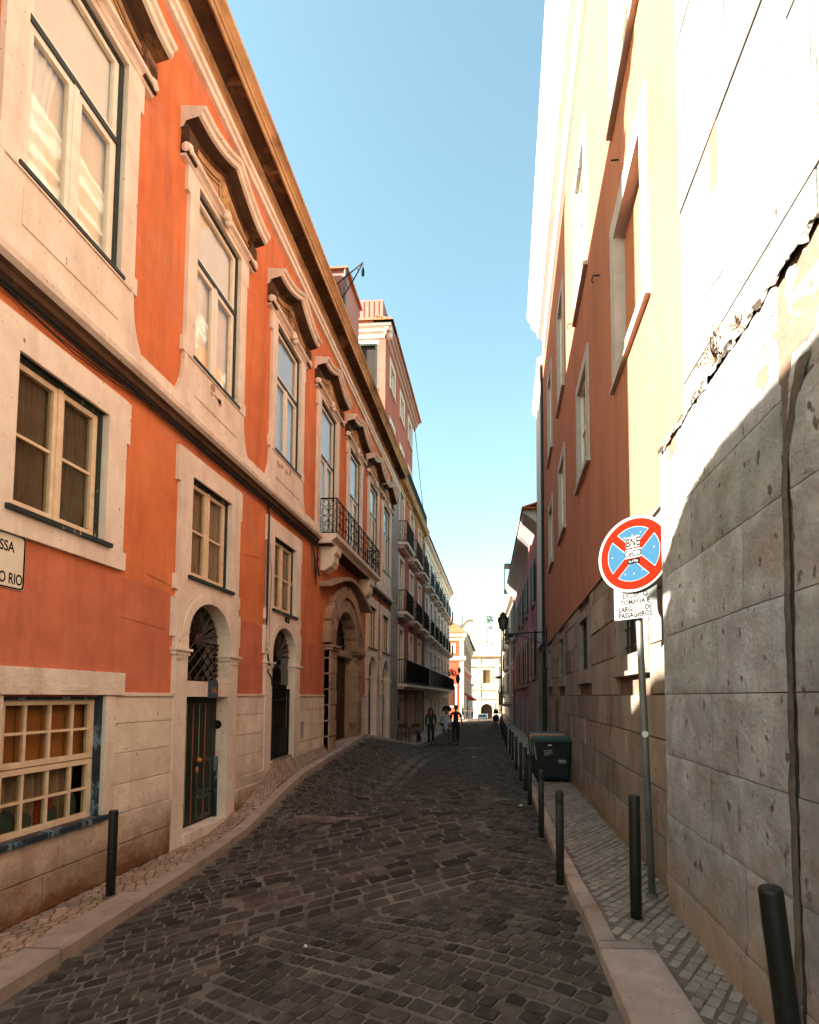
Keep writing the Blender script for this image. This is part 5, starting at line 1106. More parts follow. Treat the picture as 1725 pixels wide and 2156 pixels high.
k = MB(); k.box(OF, 12.9, 13.6, -1.2, -0.05, 0.03, 0.056); k.build('niche_panel', 'mortar_dark', OB)  # flat dark panel put in for a dark, door-like niche

# ================================================================== RIGHT: rough limestone wall nearest the camera
LW = thing('limestone_house', 'rough limestone corner of a house with a dark vertical cement seam, nearest on the right', 'house', (1.35, 3.9, -1.62))
NW = Fr((1.35, 0, 0), (0, 1, 0), (-1, 0, 0))
m_ = MB(); m_.box(NW, -7, 3.86, -2.2, 2.02, -9, -0.02); m_.build('wall_core', 'mortar', LW)
m_ = MB(); rows = [2.02, 1.88, 1.42, 0.96, 0.48, 0.02, -0.45, -0.92, -1.38, -2.1]
fixed = {3: [3.88, 2.66, 2.275], 2: [3.88, 3.35, 2.275], 4: [3.88, 3.0, 2.275]}
for j in range(len(rows) - 1):
    t, b_ = rows[j], rows[j + 1]; cuts = fixed.get(j)
    if not cuts:
        cuts = [3.88]; u = 3.88 - random.uniform(0.5, 1.2)
        while u > 2.6: cuts.append(u); u -= random.uniform(0.6, 1.2)
        cuts.append(2.275)
    u = 2.225
    cuts = cuts + ['gap']; 
    lst = [x for x in cuts if x != 'gap']
    pairs = list(zip(lst[1:], lst))
    while u > -6: 
        n_ = u - random.uniform(0.8, 1.4); pairs.append((n_, u)); u = n_
    for (p, q) in pairs:
        bt = 0.012 * (t + b_) / 2; dx = random.uniform(-0.008, 0.008)
        nx = max(2, int((q - p) / (0.028 if q > 1.2 else 0.15))); nz = max(2, int((t - b_) / (0.028 if q > 1.2 else 0.15))); P = []
        for a in range(nx + 1):
            for b in range(nz + 1):
                u_ = p + 0.003 + (q - p - 0.006) * a / nx; v_ = b_ + 0.003 + (t - b_ - 0.006) * b / nz
                e = 0.006 if a in (0, nx) or b in (0, nz) else 0; pt = noise.noise((u_ * 9, v_ * 6.5, 11)); pit = 0.016 * max(0, pt - 0.36) / 0.2
                w_ = dx * 0.3 + 0.014 * noise.noise((u_ * 2.6, v_ * 2.6, 1.7)) + 0.007 * noise.noise((u_ * 8, v_ * 8, 5)) + 0.004 * noise.noise((u_ * 21, v_ * 21, 9)) - e + 0.01 * (-v_) * 0.8
                P.append(NW.p(u_, v_, w_))
        n = nz + 1; tb = rt(0.05)
        for a in range(nx):
            for b in range(nz):
                u_ = p + (q - p) * (a + .5) / nx; v_ = b_ + (t - b_) * (b + .5) / nz; k_ = (1 + 0.16 * noise.noise((u_ * 1.3, v_ * 1.3, 2)))
                m_.t[len(m_.f) + a * nz + b] = tuple(c_ * k_ for c_ in tb)
        n = nz + 1; F = [(a * n + b, (a + 1) * n + b, (a + 1) * n + b + 1, a * n + b + 1) for a in range(nx) for b in range(nz)]
        edge = [a * n for a in range(nx + 1)] + [nx * n + b for b in range(1, n)] + [a * n + nz for a in range(nx - 1, -1, -1)] + [b for b in range(nz - 1, 0, -1)]
        base_i = len(P)
        ne = len(edge)
        for e_ in edge: P.append(P[e_].copy())
        for e_ in edge: P.append(P[e_] + Vector((0.05, 0, 0)))
        for q_ in range(ne): r_ = (q_ + 1) % ne; F.append((base_i + q_, base_i + r_, base_i + ne + r_, base_i + ne + q_))
        m_.add(P, F)
m_.build('limestone_blocks', 'limestone', LW, smooth=True)
# side of the corner, facing down the street
m_ = MB(); SF = Fr((1.35, 3.885, 0), (1, 0, 0), (0, 1, 0)); m_.box(SF, 0.0, 1.2, -2.2, 2.0, -0.02, 0.0); m_.build('corner_return', 'limestone', LW)
# vertical cement seam
m_ = MB(); nS = 110
P = []
for i in range(nS + 1):
    v = -1.75 + (1.50 + 1.75) * i / nS; wd = 0.019 + 0.009 * noise.noise((0, 0, v * 5)) + 0.007 * noise.noise((4, 0, v * 17)) + (0.022 * max(0, (v - 1.05) / 0.33) ** 1.5 if v > 1.05 else 0); cu = 2.25 + 0.018 * noise.noise((3, 0, v * 1.4)) + 0.012 * noise.noise((3, 5, v * 6)) - (0.13 * max(0, (v - 1.05) / 0.40) ** 1.4 if v > 1.05 else 0)
    for q in range(5): t = q / 4; P.append(NW.p(cu - wd + 2 * wd * t, v, 0.004 + 0.012 * math.sin(math.pi * t) + 0.006 * noise.noise((t * 3, 7, v * 9)) + 0.008 * (-v)))
m_.add(P, [(i * 5 + q, i * 5 + q + 1, (i + 1) * 5 + q + 1, (i + 1) * 5 + q) for i in range(nS) for q in range(4)])
m_.build('cement_seam', 'mortar_dark', LW, smooth=True)
# broken ledge
m_ = MB(); P = []; nL = 420; pr = [(0.0, 2.0), (0.008, 2.02), (-0.01, 2.05), (-0.05, 2.09), (-0.10, 2.14), (-0.15, 2.20), (-0.20, 2.25)]
for i in range(nL + 1):
    u = -4 + 7.9 * i / nL
    for q, (w_, v) in enumerate(pr):
        P.append(NW.p(u, v + 0.04 * noise.noise((u * 3, q * 0.9, 3)) + 0.03 * noise.noise((u * 14, q * 2.1, 8)) + 0.015 * noise.noise((u * 40, q * 3, 8)), w_ + 0.02 * noise.noise((u * 4, q * 1.3, 0)) + 0.018 * noise.noise((u * 15, q * 2.3, 5)) + 0.015 * noise.noise((u * 42, q * 3, 5))))
n = len(pr); m_.add(P, [(i * n + q, i * n + q + 1, (i + 1) * n + q + 1, (i + 1) * n + q) for i in range(nL) for q in range(n - 1)]); m_.build('broken_ledge', 'ledge_rubble', LW, smooth=False)
UW = Fr((1.545, 0, 0), (0, 1, 0), (-1, 0, 0))
m_ = MB(); m_.box(UW, -7, 3.84, 2.0, 13.8, -9, -0.02); m_.build('upper_core', 'mortar', LW)
m_ = MB(); v = 2.1; j = 0
while v < 13.6:
    hgt = random.uniform(0.42, 0.52); u = 3.86
    while u > -6:
        ln = random.uniform(0.9, 1.7); m_.tone = rt(0.12); m_.box(UW, u - ln + 0.004, u - 0.004, v + 0.004, v + hgt - 0.004, -0.02, random.uniform(-0.006, 0.006)); u -= ln
    v += hgt; j += 1
m_.build('upper_masonry', 'limestone_pale', LW, bevel=0.003)
m_ = MB(); m_.tube([UW.p(3.4 - 0.05 * i, 2.9 + 0.02 * math.sin(i), 0.004) for i in range(6)], 0.004, 4); m_.build('wall_crack', 'mortar_dark', LW); m_ = MB(); m_.tube([UW.p(3.05 + 0.02 * math.sin(i * 2.3) - 0.028 * i, 4.5 + 0.19 * i, 0.004) for i in range(16)], 0.006, 4); m_.build('wall_crack', 'mortar_dark', LW)
# weeds on the ledge
def weed(c, s, seed, label, group=None):
    rnd = random.Random(seed); k = MB()
    for i in range(16):
        d = Vector((rnd.uniform(-0.8, 0.1), rnd.uniform(-1, 1), rnd.uniform(0.2, 1.2))).normalized(); L_ = s * rnd.uniform(0.5, 1); p0 = Vector(c); p1 = p0 + d * L_ * 0.5; p2 = p1 + (d + Vector((rnd.uniform(-.4, .4), rnd.uniform(-.4, .4), rnd.uniform(-.5, .3)))).normalized() * L_ * 0.5
        k.tube([p0, p1, p2], [0.004, 0.003, 0.002], 3, cap=False)
        for q in range(7):
            p = p1.lerp(p2, q / 6) + Vector((rnd.uniform(-.02, .02), rnd.uniform(-.02, .02), rnd.uniform(-.02, .02))) * (s / 0.15); a = Vector((rnd.uniform(-1, 1), rnd.uniform(-1, 1), rnd.uniform(-1, 1))).normalized() * s * 0.07; b = a.orthogonal() * 0.5
            k.add([p - a, p + b, p + a, p - b], [(0, 1, 2, 3)])
    return tag(k.build('weed', 'dry_weed'), label, 'plant', group)
weed((1.37, 2.92, 2.08), 0.20, 2, 'dry bushy weed sprouting from the broken stone ledge'); weed((1.36, 2.62, 2.06), 0.09, 4, 'tiny dry sprig on the broken ledge, nearer the camera than the bushy weed')

# ================================================================== RIGHT: pink building and beyond
PF = slant(1.87, 20.95, -0.025)
PB = thing('pink_building', 'dusky pink building with dark louvred shutters and overhanging tiled eaves', 'building', (1.87, 20.95, -2.05))
pc = [1.9, 5.4, 8.6, 11.8, 14.4]; hl = []
for c in pc: hl += [(c - 0.45, c + 0.45, 4.5, 6.4), (c - 0.45, c + 0.45, 1.0, 3.1), (c - 0.4, c + 0.4, -2.4, -0.3)]
slab_body(PF, 0, 16.0, -2.8, 8.3, 9, PB, 'pink_stucco', hl)
for c in pc:
    for (a, b) in ((4.5, 6.4), (1.0, 3.1)): simple_window(PF, c, 0.45, a, b, PB, trim='grey_stone', ow=0.12, shutters='green_paint', curt='curtain_dark')
    k = MB(); k.ring(PF, rect(c - 0.55, c + 0.55, -2.9, -0.15), rect(c - 0.4, c + 0.4, -2.92, -0.3), 0.05, 0, -0.3); dw = k.build('doorway', 'grey_stone', PB); k = MB(); k.box(PF, c - 0.4, c + 0.4, -2.5, -0.3, -0.35, -0.25); k.build('door', 'iron_teal', dw)
k = MB(); k.box(PF, 2.9, 4.0, -2.8, 8.0, 0, 0.07); k.build('pilaster', 'pink_pilaster', PB)
k = MB(); k.box(PF, 0.02, 2.85, -2.8, 0.6, 0, 0.08); k.sweep(PF, [(0, 0.5), (0.08, 0.55), (0.1, 0.7), (0, 0.72)], 0, 16); k.build('stone_base', 'grey_stone', PB)
k = MB(); k.sweep(PF, [(0, 7.7), (0.1, 7.8), (0.62, 8.2), (0.66, 8.3), (0, 8.4)], -0.05, 16.2); k.build('eaves', 'quoin_pale', PB)
k = MB(); u = -0.3
while u < 16.2:
    P = [PF.p(u + 0.11 + 0.11 * math.cos(math.pi * q / 6), 8.32 + 0.10 * math.sin(math.pi * q / 6), 0.72) for q in range(7)]; Q = [p - PF.w * 4 + Vector((0, 0, 1.3)) for p in P]
    k.add(P + Q, [(q, q + 1, 8 + q, 7 + q) for q in range(6)] + [(0, 1, 2, 3, 4, 5, 6)]); u += 0.24
k.prism(PF, [(-0.3, 8.31), (16.3, 8.31), (16.3, 8.35), (-0.3, 8.35)], -4, 0.68); k.build('roof_tiles', 'roof_tile', PB)
k = MB(); k.tube([PF.p(4.6, 4.5, 0.0), PF.p(4.6, 4.5, 0.45)], 0.015, 4); k.build('bracket', 'iron', PB)
k = MB(); k.tube([PF.p(15.95, -2.2, 0.08), PF.p(15.95, 8.0, 0.08)], 0.07, 8); k.build('downpipe', 'steel_grey', PB)
GFr = slant(1.47, 37.0, -0.04)
GB = thing('grey_balcony_building', 'narrow grey stone building with stacked balconies beyond the pink building', 'building', (1.47, 37, -2.3))
gc = [2.0, 5.0, 8.2, 11.6, 15.4]; hl = []
for c in gc: hl += [(c - 0.45, c + 0.45, 5.2, 7.4), (c - 0.45, c + 0.45, 2.9, 4.6), (c - 0.45, c + 0.45, 0.2, 2.2)]
slab_body(GFr, 0.05, 19, -3, 8.2, 9, GB, 'grey_stone', hl)
for i, c in enumerate(gc):
    for (a, b) in ((5.2, 7.4), (2.9, 4.6), (0.2, 2.2)): simple_window(GFr, c, 0.45, a, b, GB, trim='white_stucco', ow=0.14, shutters='iron_teal' if i % 2 == 0 else None, curt='curtain_dark')
for (c, v) in ((5.0, 4.9), (9, 2.6), (14, 0.1), (12, 4.9)):
    bar_balcony(GFr, c - 0.9, c + 0.9, v, GB, 0.45, 1.0, step=0.12, slab='grey_stone')
bar_balcony(GFr, 4.9, 7.2, -0.62, GB, 1.0, 1.0, step=0.12, slab='grey_stone')
k = MB(); k.sweep(GFr, [(0, 7.9), (0.3, 8.0), (0.35, 8.25), (0, 8.3)], 0, 19); k.build('cornice', 'stone_cream', GB)
k = MB(); frame_ring(k, Fr((1.0, 38.2, 0), (1, 0, 0), (0, -1, 0)), -0.35, 0.15, 8.3, 10.4, 0.06, 0, 1.5); k.build('roof_cabin', 'iron_teal', GB)
k = MB(); k.box(GFr, 0.8, 18, -2.4, -2.1, 0.0, 0.5); k.box(GFr, 1.5, 17, -2.1, -1.85, 0.0, 0.3); k.build('stone_steps', 'kerb_stone', GB)
# unseen house added across the lane, its roof shaped to shade the right-hand wall
SH = thing('corner_shadow_house', 'unseen plastered house beside the camera, added with a roof shaped to cast shade', 'house', (-4.6, 0, -2))
SFr = Fr((-4.6, 0, 0), (0, 1, 0), (1, 0, 0)); k = MB(); k.box(SFr, -7, 0.95, -2.9, 4.15, -7, 0); k.build('wall', 'white_stucco', SH)
k = MB(); k.prism(Fr((0, -7.2, 0), (1, 0, 0), (0, 1, 0)), [(-4.58, 4.4), (-8, 5.0), (-11.6, 4.1)], 0, 7.7); k.prism(SFr, [(-7, 4.16), (1.6, 3.95), (1.04, 4.35), (0.5, 4.46), (-7, 4.56)], -0.5, 0.02); k.build('roof', 'roof_tile', SH)
LH = thing('lane_shadow_house', 'unseen low house in the side lane, added to shade the right-hand wall', 'house', (-12, -1, -2))  # added out of view so the foot of the sunlit strip falls in shade
k = MB(); k.box(Fr((-12.2, 0, 0), (0, 1, 0), (1, 0, 0)), -5, 3.0, -2.9, 6.2, -6, 0); k.build('wall', 'white_stucco', LH)
k = MB(); k.prism(Fr((-12.2, 0, 0), (0, 1, 0), (1, 0, 0)), [(-5.1, 6.2), (3.1, 6.2), (3.1, 6.42), (0.2, 6.5), (-0.7, 6.85), (-5.1, 6.9)], -6, 0.2); k.build('roof', 'roof_tile', LH)

# ================================================================== STREET FURNITURE
def bollard(loc, h, r, label, worn=False, lean=(0, 0), group='iron bollards along the kerb'):
    t = thing('bollard', label, 'bollard', loc, group); m = 'bollard_worn' if worn else 'bollard_paint'; k = MB()
    top = Vector(loc) + Vector((lean[0], lean[1], h)); b0 = Vector(loc) - Vector((0, 0, 0.12)); ax = (top - b0).normalized()
    L_ = (top - b0).length
    prof = [(r, 0), (r, L_ * 0.5), (r * 0.995, L_ - 0.012), (r * 0.97, L_ - 0.003), (r * 0.9, L_)] if not worn else [(r, 0), (r, L_ - 0.13), (r * 0.93, L_ - 0.125), (r * 0.93, L_ - 0.115), (r, L_ - 0.11), (r, L_ - 0.01), (r * 0.9, L_)]
    k.lathe(b0, prof, 28, axis=ax); k.build('post', m, t, smooth=False)
    k = MB(); k.lathe(top - ax * 0.002, [(r * 0.88, 0), (r * 0.86, 0.004), (r * 0.3, 0.006)], 24, axis=ax); k.build('cap', m, t)
    k = MB(); k.lathe(Vector(loc) - Vector((0, 0, 0.02)), [(r * 1.5, 0.0), (r * 1.45, 0.022), (r * 1.02, 0.03)], 18); k.build('collar', 'mortar', t)
    for o in t.children:
        if o.name.startswith('post'):
            for p in o.data.polygons: p.use_smooth = abs(p.normal.dot(ax)) < 0.5
    return t
bollard((1.115, 1.86, -1.60), 0.89, 0.042, 'black bollard nearest the camera, leaning, cut off by the bottom edge of the photo', lean=(-0.10, 0.0))
bollard((1.03, 3.66, -1.64), 0.90, 0.042, 'black bollard standing on the right pavement in front of the sign pole')
bl = [(4.74, .615, 'worn dark grey bollard at the kerb, the first one standing in the gutter'), (6.51, .60, 'second gutter bollard from the camera, right in front of the rubbish bins'),
      (8.55, .59, 'third gutter bollard from the camera, left of the front rubbish bin'), (9.95, .60, 'fourth gutter bollard from the camera'), (11.2, .57, 'fifth gutter bollard, overlapping the left corner of the bins'),
      (13.2, .55, 'sixth gutter bollard, just clear of the bins on the left'), (15.3, .52, 'seventh gutter bollard, with a pale sticker'), (17.2, .49, 'eighth gutter bollard, far down the kerb'), (19.3, .42, 'ninth gutter bollard, far down the kerb'),
      (21.5, .40, 'tenth gutter bollard, far down the kerb'), (24, .38, 'eleventh gutter bollard, close below the parked scooter'), (27, .36, 'third from last gutter bollard below the scooter'), (30.5, .33, 'second from last gutter bollard below the scooter'), (34, .28, 'last gutter bollard, beside the scooter wheel')]
for y, x, lb in bl: bollard((x, y, sR(y) - 0.09), 0.90, 0.040, lb, worn=True)
bollard((-4.12, 4.98, -2.125), 0.90, 0.043, 'lone black bollard on the left pavement beside the orange townhouse')

# no-stopping sign on its pole
sg = thing('no_stopping_sign', 'round red and blue no-stopping sign with stickers on a leaning grey pole', 'road sign', (1.31, 4.17, -1.70))
PT_ = (1.235, 4.19, 1.42); k = MB(); k.tube([(1.31, 4.17, -1.75), (1.275, 4.18, -0.3), (1.24, 4.19, 1.0), PT_], 0.030, 16); k.build('pole', 'steel_grey', sg, smooth=True)
k = MB(); k.lathe((1.31, 4.17, -1.70), [(0.06, 0), (0.05, 0.03), (0.032, 0.05)], 14); k.build('pole_collar', 'mortar', sg)
hd = Vector((0.743, -0.669, 0)); DF = Fr((1.19, 4.125, 1.235), hd, (-0.669, -0.743, 0))
def disc(r, n=64, a0=0.0): return [(r * math.cos(2 * math.pi * i / n), r * math.sin(2 * math.pi * i / n)) for i in range(n)]
k = MB(); k.prism(DF, disc(0.33), -0.012, 0.0); k.ring(DF, disc(0.332), disc(0.326), 0.004, -0.012, 0.0); k.build('sign_disc', 'sign_white', sg)
k = MB(); k.prism(DF, disc(0.308), 0.0, 0.0025); k.build('red_ring', 'sign_red', sg)
def sector(r, hb, rot):
    a = math.asin(hb / r); t0, t1 = R(45) + a, R(135) - a
    t0 = R(45) + math.asin(hb / r); t1 = R(135) - math.asin(hb / r); P = [(0.0, hb * math.sqrt(2))] + [(r * math.cos(t0 + (t1 - t0) * i / 16), r * math.sin(t0 + (t1 - t0) * i / 16)) for i in range(17)]
    c, s_ = math.cos(rot), math.sin(rot); return [(x * c - y * s_, x * s_ + y * c) for x, y in P]
k = MB()
for q in range(4): k.prism(DF, sector(0.238, 0.034, math.pi / 2 * q), 0.0025, 0.0045)
k.build('sign_outline', 'sign_white', sg)
k = MB()
for q in range(4): k.prism(DF, sector(0.234, 0.038, math.pi / 2 * q), 0.0045, 0.0060)
k.build('blue_field', 'sign_blue', sg)
k = MB()
for (x, y) in ((-0.075, 0.155), (0.075, 0.175), (0.0, 0.165), (-0.19, 0.0), (-0.07, -0.17), (0.09, -0.155), (0.01, -0.175), (0.19, 0.02)): k.lathe(DF.p(x, y, 0.006), [(0.008, 0), (0.008, 0.003), (0.003, 0.005)], 8, axis=DF.w)
k.build('rivet', 'sign_white', sg)
def rot_rect(cx, cy, w_, h_, a): 
    c, s_ = math.cos(a), math.sin(a); return [(cx + x * c - y * s_, cy + x * s_ + y * c) for x, y in ((-w_ / 2, -h_ / 2), (w_ / 2, -h_ / 2), (w_ / 2, h_ / 2), (-w_ / 2, h_ / 2))]
k = MB(); k.prism(DF, rot_rect(0.0, 0.105, 0.125, 0.095, R(0)), 0.006, 0.0075); s1 = k.build('sticker', 'sign_white', sg); text_part('lettering', 'BNE', 0.105, DF, 0.0, 0.068, 0.0078, 'sign_black', s1, rot=0, sx=0.66, bold=0.002)
k = MB(); k.prism(DF, rot_rect(0.0, 0.005, 0.14, 0.078, 0), 0.006, 0.0075); s1 = k.build('sticker', 'sign_white', sg); text_part('lettering', 'GeCO', 0.078, DF, 0.0, -0.021, 0.0078, 'sign_black', s1, sx=0.72, bold=0.0015)
k = MB(); k.prism(DF, rot_rect(0.005, -0.064, 0.105, 0.04, 0), 0.006, 0.0075); s1 = k.build('sticker', 'sign_black', sg); text_part('lettering', 'los 4 Ilhas', 0.036, DF, 0.005, -0.074, 0.0078, 'sign_white', s1, sx=0.6)
PFt = Fr((1.205, 4.14, 0), hd, (-0.669, -0.743, 0)); k = MB(); k.prism(PFt, rrect(-0.20, 0.19, 0.675, 1.0, 0.012, 3), -0.006, -0.001); pl_ = k.build('text_plate', 'plate_metal', sg)
for tx, vy, sx_ in (('EXCEPTO', 0.862, 0.85), ('TOMADA E', 0.803, 0.85), ('LARGADA DE', 0.744, 0.80), ('PASSAGEIROS', 0.690, 0.80)): text_part('lettering', tx, 0.062, PFt, -0.005, vy, 0.0, 'faded_print' if vy > .8 else 'sign_black', pl_, sx=sx_, bold=0.0015)
k = MB(); k.prism(PFt, [(0.02 + (0.045 + 0.004 * (i % 2)) * math.cos(math.pi * i / 12), 0.765 + (0.045 + 0.004 * (i % 2)) * math.sin(math.pi * i / 12)) for i in range(24)], 0.001, 0.0022)
k.prism(PFt, [(0.02 + 0.03 * math.cos(math.pi * i / 8), 0.765 + 0.03 * math.sin(math.pi * i / 8)) for i in range(16)], 0.0022, 0.003, mi=1); k.prism(PFt, [(0.0, 0.755), (0.03, 0.75), (0.035, 0.785), (0.01, 0.78)], 0.003, 0.0036, mi=2); k.build('sticker', ['sticker_orange', 'plate_metal', 'sticker_green'], pl_)
k = MB(); 
for z in (0.82, 1.1, 1.36): k.tube([Vector((1.245, 4.185, z)), Vector((1.215, 4.15, z))], 0.014, 6)
k.build('sign_clamp', 'steel_grey', sg)
k = MB(); k.prism(Fr((1.27, 4.15, -0.32), (1, 0, 0), (-0.3, -1, 0)), disc(0.028, 14), 0.0, 0.004); k.build('sticker', 'paper', sg)

# rubbish bins
def wheelie(y, lid, label, x0=0.93, x1=1.56):
    z = sR(y) - 0.0; t = thing('rubbish_bin', label, 'rubbish bin', ((x0 + x1) / 2, y, z), 'wheeled rubbish bins'); k = MB(); d = 0.62; h = 0.92
    P = []
    for (zz, ins) in ((0.05, 0.09), (0.12, 0.06), (h - 0.08, 0.0), (h - 0.075, -0.02), (h, -0.02)):
        for (a, b) in ((0, 0), (1, 0), (1, 1), (0, 1)):
            P.append((x0 - 0.10 + ins + a * (x1 - x0 + 0.16 - 2 * ins), y + ins * 0.8 + b * (d - 1.6 * ins), z + zz))
    F = [(i * 4 + j, i * 4 + (j + 1) % 4, (i + 1) * 4 + (j + 1) % 4, (i + 1) * 4 + j) for i in range(4) for j in range(4)] + [(0, 1, 2, 3), (16, 17, 18, 19)]
    k.add(P, F); k.build('body', 'bin_body', t, bevel=0.02)
    a, b = x0 - 0.13, x1 + 0.09; k = MB(); n = 10; P = []
    for i in range(n + 1):
        yy = y - 0.03 + (d + 0.08) * i / n; zz = z + h + 0.005 + 0.07 * math.sin(math.pi * min(1, 0.1 + i / n * 0.9)) ** 0.7
        P += [(a, yy, z + h + 0.0), (a + 0.03, yy, zz), (b - 0.03, yy, zz), (b, yy, z + h)]
    k.add(P, [(i * 4 + j, i * 4 + j + 1, (i + 1) * 4 + j + 1, (i + 1) * 4 + j) for i in range(n) for j in range(3)] + [(0, 1, 2, 3), (n * 4, n * 4 + 1, n * 4 + 2, n * 4 + 3)]); k.box(Fr((0, y - 0.035, 0), (1, 0, 0), (0, -1, 0)), a, b, z + h - 0.03, z + h + 0.02, 0, 0.03)
    k.build('lid', lid, t, smooth=False)
    for xx in (x0 - 0.02, x1): 
        for yy in (y + 0.1, y + 0.5): k = MB(); k.lathe((xx, yy, z + 0.07), [(0.07, -0.02), (0.07, 0.02)], 12, axis=(1, 0, 0)); k.build('wheel', 'rubber', t)
    k = MB()
    for i in range(9): 
        s_ = i / 9; k.box(Fr((0, y, 0), (1, 0, 0), (0, -1, 0)), a + 0.012 + 0.05 * s_, a + 0.03 + 0.05 * s_, z + 0.86 - i * 0.045, z + 0.89 - i * 0.045, 0.0, 0.03)
    k.build('reflective_strip', 'reflective', t); 
    k = MB(); k.tube([(b - 0.02, y - 0.02, z + h - 0.02), (b + 0.0, y - 0.04, z + h - 0.1), (b - 0.05, y + 0.0, z + 0.1)], 0.014, 6); k.build('side_rail', 'bin_teal', t)
    return t
t = wheelie(10.5, 'bin_teal', 'nearest black rubbish bin with teal lid, chalked with graffiti, against the stone base')
BFr = Fr((0, 10.505, 0), (1, 0, 0), (0, -1, 0)); z = sR(10.5)
text_part('graffiti', 'SiPi', 0.16, BFr, 1.13, z + 0.60, 0.012, 'chalk', t, rot=R(6), sx=0.85)
k = MB(); k.box(BFr, 1.13, 1.21, z + 0.80, z + 0.825, 0.0, 0.014); k.build('label_sticker', 'paper', t)
k = MB(); k.box(BFr, 1.34, 1.51, z + 0.42, z + 0.50, -0.01, 0.006)
for i in range(5): u = 1.345 + i * 0.034; k.prism(BFr, [(u + 0.016, z + 0.422), (u + 0.032, z + 0.422), (u + 0.016, z + 0.498), (u, z + 0.498)], 0.0065, 0.008, mi=1)
k.build('hazard_plate', ['bin_body', 'reflective'], t)
wheelie(11.3, 'bin_orange', 'middle rubbish bin with orange lid, behind the chalked one'); wheelie(12.1, 'bin_teal', 'rearmost rubbish bin, its teal lid just showing behind the orange lid')

# wall lanterns
def lantern(t, c, s_=1.0):
    k = MB(); c = Vector(c)
    k.lathe(c, [(0.0, -0.34 * s_), (0.04 * s_, -0.33 * s_), (0.05 * s_, -0.27 * s_), (0.12 * s_, -0.26 * s_), (0.125 * s_, -0.24 * s_)], 6); k.lathe(c, [(0.20 * s_, 0.10 * s_), (0.215 * s_, 0.12 * s_), (0.20 * s_, 0.15 * s_), (0.11 * s_, 0.26 * s_), (0.10 * s_, 0.31 * s_), (0.12 * s_, 0.33 * s_), (0.05 * s_, 0.37 * s_), (0.02 * s_, 0.43 * s_)], 6)
    for i in range(6):
        a = 2 * math.pi * i / 6; k.tube([c + Vector((0.12 * s_ * math.cos(a), 0.12 * s_ * math.sin(a), -0.25 * s_)), c + Vector((0.20 * s_ * math.cos(a), 0.20 * s_ * math.sin(a), 0.11 * s_))], 0.012 * s_, 4)
    k.build('lantern_frame', 'iron', t)
    k = MB(); k.lathe(c, [(0.115 * s_, -0.24 * s_), (0.19 * s_, 0.10 * s_)], 6); k.build('lantern_glass', 'lamp_glass', t)
lp = thing('wall_lantern', 'old iron street lantern on a scrolled bracket from the right-hand wall', 'street lamp', (1.75, 16.7, 2.2))
lantern(lp, (0.25, 16.7, 2.62), 0.95)
k = MB(); k.tube([(1.78, 16.7, 2.28), (0.25, 16.7, 2.20)], 0.022, 6); k.tube([(0.25, 16.7, 2.2), (0.25, 16.7, 2.3)], 0.03, 6); k.tube([(1.78, 16.7, 1.85), (1.5, 16.7, 1.9), (1.0, 16.7, 2.12), (0.5, 16.7, 2.2)], 0.014, 5)
k.tube([(x, 16.7, z_) for x, z_ in arc(0.62, 2.05, 0.14, R(90), R(420), 14)], 0.016, 5); k.tube([(x, 16.7, z_) for x, z_ in arc(0.34, 2.08, 0.09, R(90), R(420), 12)], 0.016, 5); k.tube([(1.78, 16.7, 2.45), (1.78, 16.7, 1.75)], 0.03, 6); k.ell((0.5, 16.7, 2.14), (0.12, 0.05, 0.06), 8, 6)
k.build('bracket', 'iron', lp)
lp = thing('wall_lantern', 'small iron street lantern standing on a bracket from the white building on the left', 'street lamp', (-4.6, 46.5, 2.2))
lantern(lp, (-3.62, 46.5, 2.55), 0.9); k = MB(); k.tube([(-4.6, 46.5, 2.15), (-3.62, 46.5, 2.15)], 0.03, 6); k.tube([(-3.62, 46.5, 2.15), (-3.62, 46.5, 2.3)], 0.03, 6); k.tube([(x, 46.5, z_) for x, z_ in arc(-4.05, 1.98, 0.14, 0, 2 * math.pi, 12)], 0.025, 5); k.ell((-3.75, 46.5, 1.75), (0.22, 0.1, 0.5), 8, 6); k.build('bracket', 'iron', lp)
k = MB(); leaf_cloud(k, (-4.2, 45.6, 2.3), 0.5, 160, 0.10, 9); tag(k.build('balcony_plant', 'foliage'), 'bushy green plant spilling over the far end of the long balcony', 'plant')
pt = thing('utility_pole', 'dark pole with a small arrow sign standing at the far right kerb', 'pole', (0.50, 42, -2.35)); k = MB(); k.tube([(0.50, 42, -2.4), (0.47, 42, 4.1)], [0.085, 0.06], 8); k.build('pole', 'wood_dark', pt); k = MB(); k.prism(Fr((0.47, 41.95, 0), (1, 0, 0), (0, -1, 0)), [(-0.75, 1.75), (-0.35, 1.55), (-0.05, 1.6), (-0.05, 1.85)], 0, 0.05); k.build('arrow_sign', 'wood_dark', pt)

